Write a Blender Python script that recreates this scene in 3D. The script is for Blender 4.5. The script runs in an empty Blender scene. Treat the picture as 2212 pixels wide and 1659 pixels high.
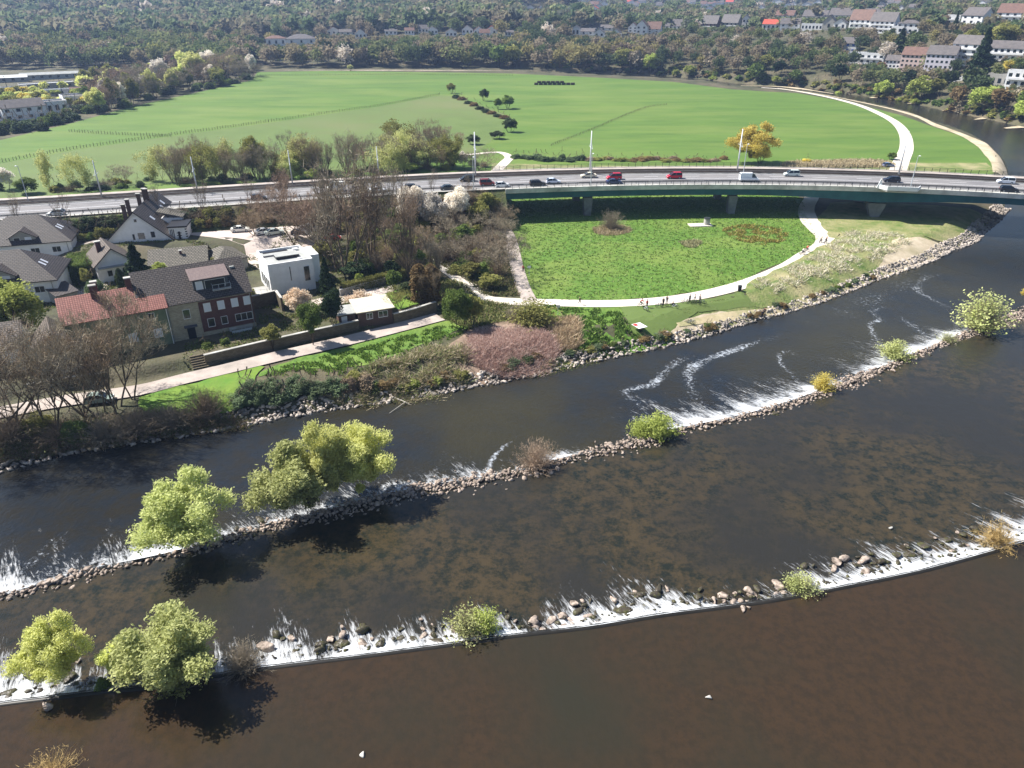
import bpy, bmesh, math, random
import numpy as np
from mathutils import Vector, Matrix, noise as mnoise
random.seed(7); rng = np.random.default_rng(7)
SC = bpy.context.scene
COL = SC.collection
R = math.radians
# ------------------------------------------------------------------ camera, sky, sun, exposure
CZ, PITCH, FPX, CU, CV = 57.0, R(28.0), 1588.0, 1106.0, 829.5      # photo measured at 2212 x 1659
cam = bpy.data.cameras.new('camera'); cam.sensor_width = 36; cam.lens = 36*FPX/2212
cam.clip_start = 1; cam.clip_end = 20000
camo = bpy.data.objects.new('camera', cam); COL.objects.link(camo)
camo.location = (0, 0, CZ); camo.rotation_euler = (R(90)-PITCH, 0, 0); SC.camera = camo
SUN_DIR = Vector((-0.80, 0.30, 1.0)).normalized()                   # towards the sun
W = bpy.data.worlds.new('World'); SC.world = W; W.use_nodes = True
nt = W.node_tree; bg = nt.nodes['Background']
sky = nt.nodes.new('ShaderNodeTexSky'); sky.sky_type = 'NISHITA'; sky.sun_disc = False
sky.sun_elevation = math.asin(SUN_DIR.z); sky.sun_rotation = math.atan2(SUN_DIR.x, SUN_DIR.y)
sky.air_density = 1.0; sky.dust_density = 0.6; sky.ozone_density = 1.5; sky.altitude = 100
nt.links.new(sky.outputs[0], bg.inputs[0]); bg.inputs[1].default_value = 0.055
sl = bpy.data.lights.new('sun', 'SUN'); sl.energy = 5.0; sl.angle = R(0.5); sl.color = (1.0, 0.955, 0.89)
so = bpy.data.objects.new('sun', sl); COL.objects.link(so); so.rotation_euler = SUN_DIR.to_track_quat('Z', 'Y').to_euler()
SC.view_settings.view_transform = 'Standard'; SC.view_settings.look = 'None'
SC.view_settings.exposure = 1.0; SC.view_settings.gamma = 1.0
SC.render.resolution_x = 1024; SC.render.resolution_y = 768
# ------------------------------------------------------------------ helpers
CP, SP = math.cos(PITCH), math.sin(PITCH)
def ray(u, v):
    dx = (u-CU)/FPX; up = (CV-v)/FPX
    return dx, CP+up*SP, -SP+up*CP
def P(u, v, z=0.0):
    dx, dy, dz = ray(u, v); t = (CZ-z)/(-dz); return (dx*t, dy*t, z)
def P2(u, v, z=0.0): return P(u, v, z)[:2]
def proj(x, y, z):
    d = y*CP + (CZ-z)*SP; up = -(CZ-z)*CP + y*SP
    return CU+FPX*x/d, CV-FPX*up/d, d
def S(r, g, b):
    f = lambda c: (c/255/12.92) if c/255 <= 0.04045 else ((c/255+0.055)/1.055)**2.4
    return (f(r), f(g), f(b), 1)
def tag(o, label=None, cat=None, group=None, kind=None):
    if label: o['label'] = label
    if cat: o['category'] = cat
    if group: o['group'] = group
    if kind: o['kind'] = kind
    return o
def empty(name, loc=(0,0,0), rz=0, label=None, cat=None, group=None, s=1):
    o = bpy.data.objects.new(name, None); COL.objects.link(o); o.location = loc; o.rotation_euler = (0,0,rz)
    o.scale = (s, s, s) if not isinstance(s, tuple) else s; o.empty_display_size = .1
    return tag(o, label, cat, group)
def link(name, me, parent=None, loc=None, rz=0, s=None):
    o = bpy.data.objects.new(name, me); COL.objects.link(o)
    if parent: o.parent = parent
    if loc: o.location = loc
    if rz: o.rotation_euler = (0,0,rz)
    if s is not None: o.scale = s if isinstance(s, tuple) else (s, s, s)
    return o
def copy_tree(o, parent=None):
    c = o.copy(); COL.objects.link(c); c.parent = parent
    for ch in o.children: copy_tree(ch, c)
    return c
class MB:
    def __init__(s): s.v = []; s.f = []; s.m = []
    def add(s, vs, fs, m=0):
        n = len(s.v); s.v += [tuple(p) for p in vs]; s.f += [tuple(i+n for i in f) for f in fs]; s.m += [m]*len(fs); return s
    def box(s, x0, y0, z0, x1, y1, z1, m=0):
        return s.add([(x0,y0,z0),(x1,y0,z0),(x1,y1,z0),(x0,y1,z0),(x0,y0,z1),(x1,y0,z1),(x1,y1,z1),(x0,y1,z1)],
                     [(0,3,2,1),(4,5,6,7),(0,1,5,4),(1,2,6,5),(2,3,7,6),(3,0,4,7)], m)
    def tube(s, p, q, r0, r1=None, n=6, m=0, caps=True):
        r1 = r0 if r1 is None else r1
        p = Vector(p); q = Vector(q); d = (q-p)
        if d.length < 1e-6: return s
        d.normalize(); a = d.orthogonal().normalized(); b = d.cross(a)
        vs = []
        for c, r in ((p, r0), (q, r1)):
            for i in range(n):
                t = 2*math.pi*i/n; vs.append(c+a*(r*math.cos(t))+b*(r*math.sin(t)))
        fs = [(i, (i+1)%n, n+(i+1)%n, n+i) for i in range(n)]
        if caps: fs += [tuple(range(n-1,-1,-1)), tuple(range(n,2*n))]
        return s.add(vs, fs, m)
    def poly(s, pts, m=0): return s.add(pts, [tuple(range(len(pts)))], m)
    def prism(s, pts, h0, h1, axis='z', m=0):      # extrude a 2-D outline
        n = len(pts)
        g = {'z': lambda p,h:(p[0],p[1],h), 'y': lambda p,h:(p[0],h,p[1]), 'x': lambda p,h:(h,p[0],p[1])}[axis]
        vs = [g(p,h0) for p in pts]+[g(p,h1) for p in pts]
        return s.add(vs, [(i,(i+1)%n,n+(i+1)%n,n+i) for i in range(n)]+[tuple(range(n-1,-1,-1)),tuple(range(n,2*n))], m)
    def mesh(s, name, mats, uv=True, smooth=False):
        me = bpy.data.meshes.new(name); me.from_pydata(s.v, [], s.f)
        for m in (mats if isinstance(mats, (list,tuple)) else [mats]): me.materials.append(m)
        me.polygons.foreach_set('material_index', s.m)
        bm = bmesh.new(); bm.from_mesh(me); bmesh.ops.recalc_face_normals(bm, faces=bm.faces); bm.to_mesh(me); bm.free()
        if uv:
            ul = me.uv_layers.new(name='UVMap')
            for p in me.polygons:
                n = p.normal
                if abs(n.z) > .98: a, b = Vector((1,0,0)), Vector((0,1,0))
                else:
                    a = Vector((-n.y, n.x, 0)).normalized(); b = n.cross(a)
                for li in p.loop_indices:
                    c = me.vertices[me.loops[li].vertex_index].co; ul.data[li].uv = (c.dot(a), c.dot(b))
        if smooth: me.polygons.foreach_set('use_smooth', [True]*len(me.polygons))
        me.update(); return me
    def build(s, name, mats, parent=None, loc=None, rz=0, smooth=False):
        return link(name, s.mesh(name, mats, smooth=smooth), parent, loc, rz)
def arr_mesh(name, V, F, mat, cols=None, smooth=False):       # V (n,3), F (m,k): fast numpy mesh
    me = bpy.data.meshes.new(name); V = np.asarray(V, dtype=np.float32); F = np.asarray(F, dtype=np.int32); k = F.shape[1]
    me.vertices.add(len(V)); me.vertices.foreach_set('co', V.ravel())
    me.loops.add(F.size); me.loops.foreach_set('vertex_index', F.ravel())
    me.polygons.add(len(F)); me.polygons.foreach_set('loop_start', np.arange(0, F.size, k, dtype=np.int32))
    me.update(calc_edges=True)
    if mat: 
        for m in (mat if isinstance(mat, (list, tuple)) else [mat]): me.materials.append(m)
    if cols is not None:
        ca = me.color_attributes.new('col', 'FLOAT_COLOR', 'POINT')
        C4 = np.ones((len(V), 4), dtype=np.float32); C4[:, :3] = cols; ca.data.foreach_set('color', C4.ravel())
    if smooth: me.polygons.foreach_set('use_smooth', np.ones(len(F), dtype=bool))
    return me
# ------------------------------------------------------------------ materials
def nd(t, ty, **kw):
    n = t.nodes.new(ty)
    for k, v in kw.items():
        if k.startswith('i_'): n.inputs[int(k[2:])].default_value = v
        else: setattr(n, k, v)
    return n
def M(name, c1, c2=None, sc=1.0, rough=.8, bump=0., bsc=None, metal=0., det=6, coords='Position', lo=.35, hi=.65, spec=.3, c3=None, sc3=.05, stretch=None, trans=0.):
    m = bpy.data.materials.new(name); m.use_nodes = True; t = m.node_tree; bs = t.nodes['Principled BSDF']
    bs.inputs['Roughness'].default_value = rough; bs.inputs['Metallic'].default_value = metal; bs.inputs['Specular IOR Level'].default_value = spec
    bs.inputs['Base Color'].default_value = c1
    src = nd(t, 'ShaderNodeNewGeometry').outputs['Position'] if coords == 'Position' else nd(t, 'ShaderNodeTexCoord').outputs[coords]
    if stretch:
        mp = nd(t, 'ShaderNodeMapping'); mp.inputs['Scale'].default_value = stretch; t.links.new(src, mp.inputs[0]); src = mp.outputs[0]
    col = None
    def mix(a, b, scale, lo, hi):
        n = nd(t, 'ShaderNodeTexNoise'); n.inputs['Scale'].default_value = scale; n.inputs['Detail'].default_value = det; n.inputs['Roughness'].default_value = .65
        t.links.new(src, n.inputs['Vector'])
        r = nd(t, 'ShaderNodeMapRange'); r.inputs[1].default_value = lo; r.inputs[2].default_value = hi; t.links.new(n.outputs[0], r.inputs[0])
        x = nd(t, 'ShaderNodeMix', data_type='RGBA'); t.links.new(r.outputs[0], x.inputs[0])
        for s, i in ((a, 6), (b, 7)):
            if isinstance(s, tuple): x.inputs[i].default_value = s
            else: t.links.new(s, x.inputs[i])
        return x.outputs[2]
    if c2: col = mix(c1, c2, sc, lo, hi)
    if c3: col = mix(col if col else c1, c3, sc3, .45, .7)
    if col: t.links.new(col, bs.inputs['Base Color'])
    if bump:
        n = nd(t, 'ShaderNodeTexNoise'); n.inputs['Scale'].default_value = bsc or sc*3; n.inputs['Detail'].default_value = 5; t.links.new(src, n.inputs['Vector'])
        b = nd(t, 'ShaderNodeBump'); b.inputs['Strength'].default_value = bump; b.inputs['Distance'].default_value = .3
        t.links.new(n.outputs[0], b.inputs['Height']); t.links.new(b.outputs[0], bs.inputs['Normal'])
    if trans:
        tr = nd(t, 'ShaderNodeBsdfTranslucent'); mx = nd(t, 'ShaderNodeMixShader'); mx.inputs[0].default_value = trans
        if col: t.links.new(col, tr.inputs[0])
        else: tr.inputs[0].default_value = c1
        t.links.new(bs.outputs[0], mx.inputs[1]); t.links.new(tr.outputs[0], mx.inputs[2])
        t.links.new(mx.outputs[0], t.nodes['Material Output'].inputs[0])
    return m
def M_leaf(name, a, b, sc=.35, trans=.35):      # foliage: two leaf tones in clumps, slightly different for each plant
    m = bpy.data.materials.new(name); m.use_nodes = True; t = m.node_tree; bs = t.nodes['Principled BSDF']
    bs.inputs['Roughness'].default_value = .75; bs.inputs['Specular IOR Level'].default_value = .15
    co = nd(t, 'ShaderNodeTexCoord'); n = nd(t, 'ShaderNodeTexNoise'); n.inputs['Scale'].default_value = sc; n.inputs['Detail'].default_value = 4
    t.links.new(co.outputs['Object'], n.inputs['Vector'])
    r = nd(t, 'ShaderNodeMapRange'); r.inputs[1].default_value = .38; r.inputs[2].default_value = .62; t.links.new(n.outputs[0], r.inputs[0])
    x = nd(t, 'ShaderNodeMix', data_type='RGBA'); x.inputs[6].default_value = a; x.inputs[7].default_value = b; t.links.new(r.outputs[0], x.inputs[0])
    oi = nd(t, 'ShaderNodeObjectInfo'); h = nd(t, 'ShaderNodeHueSaturation')
    r2 = nd(t, 'ShaderNodeMapRange'); r2.inputs[3].default_value = .78; r2.inputs[4].default_value = 1.22; t.links.new(oi.outputs['Random'], r2.inputs[0])
    r3 = nd(t, 'ShaderNodeMapRange'); r3.inputs[3].default_value = .495; r3.inputs[4].default_value = .505; t.links.new(oi.outputs['Random'], r3.inputs[0])
    t.links.new(r2.outputs[0], h.inputs['Value']); t.links.new(r3.outputs[0], h.inputs['Hue']); t.links.new(x.outputs[2], h.inputs['Color'])
    t.links.new(h.outputs[0], bs.inputs['Base Color'])
    tr = nd(t, 'ShaderNodeBsdfTranslucent'); mx = nd(t, 'ShaderNodeMixShader'); mx.inputs[0].default_value = trans
    t.links.new(h.outputs[0], tr.inputs[0]); t.links.new(bs.outputs[0], mx.inputs[1]); t.links.new(tr.outputs[0], mx.inputs[2])
    t.links.new(mx.outputs[0], t.nodes['Material Output'].inputs[0]); return m
def M_attr(name, rough=.85, trans=0.):
    m = bpy.data.materials.new(name); m.use_nodes = True; t = m.node_tree; bs = t.nodes['Principled BSDF']
    bs.inputs['Roughness'].default_value = rough; bs.inputs['Specular IOR Level'].default_value = .15
    a = nd(t, 'ShaderNodeVertexColor'); a.layer_name = 'col'; t.links.new(a.outputs[0], bs.inputs['Base Color'])
    if trans:
        tr = nd(t, 'ShaderNodeBsdfTranslucent'); mx = nd(t, 'ShaderNodeMixShader'); mx.inputs[0].default_value = trans
        t.links.new(a.outputs[0], tr.inputs[0]); t.links.new(bs.outputs[0], mx.inputs[1]); t.links.new(tr.outputs[0], mx.inputs[2])
        t.links.new(mx.outputs[0], t.nodes['Material Output'].inputs[0])
    return m
def M_brick(name, c1, c2, mortar, w, h, ms=.02, rough=.8, bump=.4, off=.5, wear=None):   # bricks or roof tiles, UVs are in metres
    m = bpy.data.materials.new(name); m.use_nodes = True; t = m.node_tree; bs = t.nodes['Principled BSDF']
    bs.inputs['Roughness'].default_value = rough; bs.inputs['Specular IOR Level'].default_value = .25
    co = nd(t, 'ShaderNodeTexCoord'); b = nd(t, 'ShaderNodeTexBrick'); t.links.new(co.outputs['UV'], b.inputs['Vector'])
    b.inputs['Color1'].default_value = c1; b.inputs['Color2'].default_value = c2; b.inputs['Mortar'].default_value = mortar
    b.inputs['Scale'].default_value = 1; b.inputs['Mortar Size'].default_value = ms; b.inputs['Brick Width'].default_value = w; b.inputs['Row Height'].default_value = h
    b.offset = off; out = b.outputs[0]
    n = nd(t, 'ShaderNodeTexNoise'); n.inputs['Scale'].default_value = .9; n.inputs['Detail'].default_value = 7; t.links.new(co.outputs['UV'], n.inputs['Vector'])
    r = nd(t, 'ShaderNodeMapRange'); r.inputs[1].default_value = .42; r.inputs[2].default_value = .75; r.inputs[4].default_value = .6; t.links.new(n.outputs[0], r.inputs[0])
    x = nd(t, 'ShaderNodeMix', data_type='RGBA'); t.links.new(r.outputs[0], x.inputs[0]); t.links.new(out, x.inputs[6]); x.inputs[7].default_value = wear or tuple(v*.55 for v in c1[:3])+(1,)
    t.links.new(x.outputs[2], bs.inputs['Base Color'])
    bp = nd(t, 'ShaderNodeBump'); bp.inputs['Strength'].default_value = bump; bp.inputs['Distance'].default_value = .05; bp.invert = True
    t.links.new(b.outputs[1], bp.inputs['Height']); t.links.new(bp.outputs[0], bs.inputs['Normal'])
    return m
# ------------------------------------------------------------------ terrain
ZW_NEAR, ZW_MID, ZW_CH = -1.6, -2.2, -2.8
NBpx = [(-300,1062),(-150,1040),(0,1012),(100,985),(200,965),(330,945),(430,930),(520,915),(640,893),(800,870),(950,845),(1100,818),(1200,795),(1330,767),(1480,735),(1600,700),(1700,672),(1800,640),(1900,600),(2000,565),(2050,540),(2098,522),(2118,500),(2145,478),(2172,450)]
LBpx = [(2178,372),(2171,350),(2146,322),(2109,300),(2071,285),(2021,270),(1971,250),(1934,240),(1884,230),(1834,220),(1779,208),(1721,198),(1659,196),(1581,191),(1531,181),(1456,175),(1331,169),(1266,165),(1150,162)]
RBpx = [(1150,160),(1281,157.5),(1371,161),(1431,163),(1531,172),(1581,179),(1659,186),(1734,188),(1809,200),(1884,210),(1959,220),(2034,237),(2109,252),(2171,265),(2212,275),(2350,310),(2500,345)]
NBw = [P2(u, v, ZW_CH) for u, v in NBpx]; LBw = [P2(u, v, ZW_CH) for u, v in LBpx]; RBw = [P2(u, v, ZW_CH) for u, v in RBpx]
WPOLY = np.array([(-250, -160), (-200, 30)] + NBw + LBw + RBw + [(420, 240), (560, 60), (560, -160)])
def sdist(poly, X, Y):       # signed distance, negative inside
    X = np.asarray(X, float); Y = np.asarray(Y, float)
    d2 = np.full(X.shape, 1e18); ins = np.zeros(X.shape, bool); n = len(poly)
    for i in range(n):
        x0, y0 = poly[i]; x1, y1 = poly[(i+1) % n]; ex, ey = x1-x0, y1-y0; L = ex*ex+ey*ey+1e-12
        t = np.clip(((X-x0)*ex+(Y-y0)*ey)/L, 0, 1); d2 = np.minimum(d2, (X-x0-t*ex)**2+(Y-y0-t*ey)**2)
        if abs(ey) > 1e-12:
            c = ((y0 > Y) != (y1 > Y)) & (X < ex*(Y-y0)/ey+x0); ins ^= c
    d = np.sqrt(d2); return np.where(ins, -d, d)
def sm(a, b, x):
    t = np.clip((x-a)/(b-a), 0, 1); return t*t*(3-2*t)
VILpx = [(-450,960),(-300,925),(0,868),(160,842),(300,822),(392,801),(455,788),(775,714),(850,698),(942,664),(960,610),(900,540),(800,505),(640,492),(400,476),(0,492),(-450,530)]
VPOLY = np.array([P2(u, v, 0 if v > 660 else 1.5) for u, v in VILpx])
_rp = np.array([P2(0,472,8.3), P2(262,458,8.5), P2(553,438,8.7), P2(850,420,8.8), P2(1106,408,8.8)]); _rc = np.polyfit(_rp[:, 0], _rp[:, 1], 2)     # road edge beside the village
FOOT = [P2(u, v, 0) for u, v in [(-500,140),(-200,142),(0,144),(300,145),(550,147),(850,147),(1100,149),(1350,154),(1531,170),(1659,184),(1809,197),(1959,217),(2109,248),(2212,271),(2350,305),(2500,340)]]
_az = np.array([math.atan2(p[0], p[1]) for p in FOOT]); _rr = np.array([math.hypot(*p) for p in FOOT])
def H(X, Y):
    X = np.asarray(X, float); Y = np.asarray(Y, float)
    r = np.hypot(X, Y); az = np.arctan2(X, Y)
    s = r-np.interp(az, _az, _rr)
    rt = sm(.25, .45, az)                       # right-hand slope climbs at once
    zl = np.interp(s, [0, 25, 90, 160, 400, 900, 1600, 3000, 6000], [0, 2, 9, 20, 28, 34, 42, 62, 150])
    zr = np.interp(s, [0, 18, 65, 100, 150, 260, 500, 1200, 3000, 6000], [0, .5, 8, 17, 28, 33, 38, 44, 66, 150])
    z = zl*(1-rt)+zr*rt
    lw = sm(-.02, -.34, az)
    z = z*(1-.55*lw*sm(900, 300, s))            # left edge: flat works yard before the hill
    z = z+(60*sm(330, 1300, s)+70*sm(900, 2600, s))*sm(.10, -.30, az)
    z = z+np.where(s > 60, (np.sin(X*.011+1.3)*np.cos(Y*.009)*5+np.sin(X*.004+Y*.006)*7)*sm(300, 900, s), 0)
    near = Y < 420
    dv = sdist(VPOLY, X, Y)
    z = np.where(near, z+1.5*sm(.2, -1.6, dv), z)
    dr = Y-np.polyval(_rc, X); z = z+2.8*sm(-24, -16, dr)*sm(20, 8, dr)*sm(-112, -100, X)*sm(-44, -54, X)      # raised car park below the road
    dw = sdist(WPOLY, X, Y)
    bank = np.where(Y < 260, 7.0, 4.0)
    z = np.where(dw > 0, np.where(dw < bank, np.minimum(z, -3.0+3.0*(np.maximum(dw, 0)/bank)**.75), z), np.where(dw > -6, -3.0+dw*.25, -4.5))
    return z
def h(x, y): return float(H(np.array([x]), np.array([y]))[0])
_ts = np.geomspace(60, 5200, 900)
def T(u, v):                 # where the sight line of a pixel meets the ground
    d = np.array(ray(u, v)); X = d[0]*_ts; Y = d[1]*_ts; Z = CZ+d[2]*_ts; G = H(X, Y)
    k = np.argmax(Z < G)
    if k == 0: k = len(_ts)-1
    a = (Z-G)[k-1]; b = (Z-G)[k]; f = a/(a-b+1e-9); t = _ts[k-1]+(_ts[k]-_ts[k-1])*f
    return (d[0]*t, d[1]*t, float(CZ+d[2]*t))
def spl(pts, step=2.0):      # Catmull-Rom through 2-D points, evenly resampled
    pts = [np.array(p, float) for p in pts]; q = [2*pts[0]-pts[1]]+pts+[2*pts[-1]-pts[-2]]; out = []
    for i in range(1, len(q)-2):
        n = max(2, int(np.linalg.norm(q[i+1]-q[i])/step)+1)
        for k in range(n):
            t = k/n; a, b, c, d = q[i-1], q[i], q[i+1], q[i+2]
            out.append(.5*((2*b)+(-a+c)*t+(2*a-5*b+4*c-d)*t*t+(-a+3*b-3*c+d)*t**3))
    out.append(q[-2]); return np.array(out)
def normals2(C):
    t = np.gradient(C, axis=0); t /= np.linalg.norm(t, axis=1)[:, None]+1e-9; return np.stack([-t[:, 1], t[:, 0]], 1)

m_ground = M('ground_scrub', S(82,84,56), S(64,62,46), sc=.35, c3=S(108,98,78), sc3=.06, bump=.5, bsc=2.5)
NA, NR = 620, 620
az = np.linspace(-.92, .92, NA); rr = np.concatenate([np.geomspace(24, 330, 400), np.geomspace(333, 7000, NR-400)])
A, RR = np.meshgrid(az, rr); X = (RR*np.sin(A)).ravel(); Y = (RR*np.cos(A)).ravel()
Z = H(X, Y); Z = Z+np.where(Z > -2.6, (np.sin(X*1.7+Y*.9)*np.cos(Y*1.3-X*.4))*.06*sm(400, 100, RR.ravel())*(sdist(WPOLY, X, Y) < 7), 0)
i = np.arange(NR-1)[:, None]*NA+np.arange(NA-1)[None, :]; i = i.ravel()
F = np.stack([i, i+1, i+NA+1, i+NA], 1)
tag(link('ground', arr_mesh('ground', np.stack([X, Y, Z], 1), F, m_ground, smooth=True)), kind='structure')

def sheet(name, poly, z=.02, mat=None, L=6.0, kind='structure', drape=True, label=None, jit=0.):
    pts = poly
    bm = bmesh.new(); vs = [bm.verts.new((p[0], p[1], 0)) for p in pts]; f = bm.faces.new(vs)
    if f.normal.z < 0: f.normal_flip()
    bmesh.ops.triangulate(bm, faces=[f])
    if drape:
        for _ in range(9):
            es = [e for e in bm.edges if e.calc_length() > L]
            if not es: break
            bmesh.ops.subdivide_edges(bm, edges=es, cuts=1); bmesh.ops.triangulate(bm, faces=bm.faces[:])
        X = np.array([v.co.x for v in bm.verts]); Y = np.array([v.co.y for v in bm.verts]); Z = H(X, Y)
        for v, zz in zip(bm.verts, Z): v.co.z = zz+z
    else:
        for v in bm.verts: v.co.z = z
    bmesh.ops.recalc_face_normals(bm, faces=bm.faces)
    me = bpy.data.meshes.new(name); bm.to_mesh(me); bm.free(); me.materials.append(mat)
    if len(me.polygons) and me.polygons[0].normal.z < 0: me.flip_normals()
    return tag(link(name, me), kind=kind, label=label)
def pxs(pts, z=0): return [P2(u, v, z) for u, v in pts]
def smooth_poly(pts, step=3.0):
    C = spl(pts+[pts[0]], step)[:-1]; k = np.arange(len(C)); a = .22*step     # natural ragged outline
    C = C+np.stack([np.sin(k*2.1+pts[0][0])+np.sin(k*.83), np.cos(k*1.7+pts[0][1])+np.sin(k*.61+1)], 1)*a*.5; return [tuple(p) for p in C]
def ribbon(name, pts, w, z=.05, mat=None, kind='structure', step=2.0, fixed=None, wob=0.0):
    C = spl(pts, step); N = normals2(C); n = len(C)
    wl = np.interp(np.linspace(0, 1, n), np.linspace(0, 1, len(w)), w) if isinstance(w, (list, tuple)) else np.full(n, float(w))
    if wob: wl = wl*(1+wob*np.interp(np.arange(n), np.arange(0, n+4, 4), rng.uniform(-1, 1, len(np.arange(0, n+4, 4)))))
    K = 5; V = []
    for k in range(K): 
        o = (k/(K-1)-.5); V.append(C+N*(wl*o)[:, None])
    V = np.stack(V, 1).reshape(-1, 2); Zz = (H(V[:, 0], V[:, 1])+z) if fixed is None else np.full(len(V), fixed)
    idx = np.arange(n-1)[:, None]*K+np.arange(K-1)[None, :]; idx = idx.ravel()
    F = np.stack([idx, idx+K, idx+K+1, idx+1], 1)
    me = arr_mesh(name, np.column_stack([V, Zz]), F, mat)
    if me.polygons[0].normal.z < 0: me.flip_normals()
    return tag(link(name, me), kind=kind)

# ---- water
def M_water(name, c1, c2, c3, sc, sc2, rough=.06, bump=.12, cells=0.):
    m = bpy.data.materials.new(name); m.use_nodes = True; t = m.node_tree; bs = t.nodes['Principled BSDF']
    bs.inputs['Roughness'].default_value = rough; bs.inputs['IOR'].default_value = 1.33; bs.inputs['Specular IOR Level'].default_value = .5
    g = nd(t, 'ShaderNodeNewGeometry')
    def noise(s, d=6, ro=.6):
        n = nd(t, 'ShaderNodeTexNoise'); n.inputs['Scale'].default_value = s; n.inputs['Detail'].default_value = d; n.inputs['Roughness'].default_value = ro
        t.links.new(g.outputs['Position'], n.inputs['Vector']); return n.outputs[0]
    def rng_(o, a, b):
        r = nd(t, 'ShaderNodeMapRange'); r.inputs[1].default_value = a; r.inputs[2].default_value = b; t.links.new(o, r.inputs[0]); return r.outputs[0]
    def mix(f, a, b):
        x = nd(t, 'ShaderNodeMix', data_type='RGBA'); t.links.new(f, x.inputs[0])
        for s, i in ((a, 6), (b, 7)):
            if isinstance(s, tuple): x.inputs[i].default_value = s
            else: t.links.new(s, x.inputs[i])
        return x.outputs[2]
    c = mix(rng_(noise(sc, 8, .75), .42, .60), c1, c2)
    c = mix(rng_(noise(sc2, 4), .42, .62), c, c3)
    if cells:
        v = nd(t, 'ShaderNodeTexVoronoi'); v.inputs['Scale'].default_value = cells; t.links.new(g.outputs['Position'], v.inputs['Vector'])
        f = rng_(v.outputs['Distance'], .0, .55)
        mu = nd(t, 'ShaderNodeMath', operation='MULTIPLY'); t.links.new(f, mu.inputs[0]); t.links.new(rng_(noise(.12, 3), .38, .55), mu.inputs[1])
        mu2 = nd(t, 'ShaderNodeMath', operation='MULTIPLY'); t.links.new(mu.outputs[0], mu2.inputs[0]); mu2.inputs[1].default_value = 1.0
        c = mix(mu2.outputs[0], c, tuple(x*.35 for x in c1[:3])+(1,))
    t.links.new(c, bs.inputs['Base Color'])
    mp = nd(t, 'ShaderNodeMapping'); mp.inputs['Scale'].default_value = (1, .6, 1); mp.inputs['Rotation'].default_value = (0, 0, .3); t.links.new(g.outputs['Position'], mp.inputs[0])
    n = nd(t, 'ShaderNodeTexNoise'); n.inputs['Scale'].default_value = 1.6; n.inputs['Detail'].default_value = 5; n.inputs['Roughness'].default_value = .65; t.links.new(mp.outputs[0], n.inputs['Vector'])
    b = nd(t, 'ShaderNodeBump'); b.inputs['Strength'].default_value = bump; b.inputs['Distance'].default_value = .35
    t.links.new(n.outputs[0], b.inputs['Height']); t.links.new(b.outputs[0], bs.inputs['Normal']); return m
W1px = [(-900,1640),(-400,1580),(-200,1550),(0,1521),(105,1508),(225,1493),(322,1484),(475,1458),(565,1444),(803,1415),(1053,1382),(1106,1374),(1281,1354),(1418,1331),(1556,1313),(1659,1299),(1779,1277),(1954,1242),(2054,1217),(2212,1172),(2400,1112),(2700,1010),(3100,900)]
W2px = [(-600,1420),(-300,1350),(0,1291),(75,1275),(175,1243),(275,1222),(350,1206),(420,1188),(500,1165),(620,1128),(700,1112),(770,1094),(850,1072),(950,1052),(1050,1036),(1150,1018),(1210,998),(1300,975),(1390,957),(1450,935),(1560,912),(1650,890),(1750,858),(1850,820),(1950,780),(2050,738),(2120,712),(2212,680),(2350,640),(2600,560),(3000,480)]
W1 = spl([P2(u, v, ZW_NEAR) for u, v in W1px], 1.0); W2 = spl([P2(u, v, ZW_MID) for u, v in W2px], 1.0)
m_wn = M_water('river_near', S(58,46,33), S(49,41,31), S(46,44,34), 1.1, .03, bump=.13)
m_wm = M_water('river_middle', S(66,57,41), S(33,37,31), S(44,43,39), .7, .045, bump=.2, rough=.08)
m_wc = M_water('river_channel', S(34,38,42), S(40,38,32), S(54,50,32), .25, .018, bump=.25, rough=.10)
m_wf = M_water('river_far', S(52,48,34), S(60,54,40), S(44,46,36), .2, .02, bump=.06, rough=.05)
near_poly = [tuple(p) for p in W1[::3]]+[(400, -160), (-200, -160)]
sheet('river_water', near_poly, ZW_NEAR, m_wn, drape=False)
sheet('river_water', [tuple(p) for p in W2[::3]]+[tuple(p) for p in W1[::3][::-1]], ZW_MID, m_wm, drape=False)
chan = [tuple(p) for p in W2[::3]]+[(420, 420), (300, 560), (260, 900), (-60, 980), (-60, 640), (40, 420), (40, 200), (-20, 160), (-230, 110)]
sheet('river_water', chan, ZW_CH, m_wc, drape=False)
# ---- fields, lawns, paths: thin sheets over the ground
m_field = M('field_grass', S(92,120,46), S(78,106,40), sc=.06, c3=S(108,126,58), sc3=.02, stretch=(.5,1.6,1), bump=.25, bsc=1.2)
m_field2 = M('field_crop', S(98,116,60), S(86,106,50), sc=.06, c3=S(110,116,72), sc3=.015, bump=.25, bsc=1.2)
m_mead = M('meadow_grass', S(98,130,46), S(70,104,36), sc=1.1, c3=S(118,134,62), sc3=.05, bump=.8, bsc=1.6)
m_lawn = M('lawn_grass', S(112,138,48), S(96,122,42), sc=.5, c3=S(80,124,40), sc3=.15, bump=.3, bsc=3)
m_dry = M('dry_grass', S(136,136,88), S(90,114,52), sc=.35, c3=S(164,154,116), sc3=.09, bump=.8, bsc=2)
m_sand = M('sand', S(206,192,168), S(186,170,142), sc=.4, c3=S(160,150,118), sc3=.12, bump=.3, bsc=3)
m_path = M('path_gravel', S(222,214,200), S(206,196,182), sc=.8, bump=.15, bsc=4)
m_pave = M('pavement_concrete', S(186,174,164), S(170,158,150), sc=.5, c3=S(150,140,132), sc3=.2, bump=.15, bsc=4)
m_dirt = M('dirt', S(200,184,148), S(182,168,132), sc=.4, c3=S(130,138,84), sc3=.12, bump=.3, bsc=3)
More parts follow.
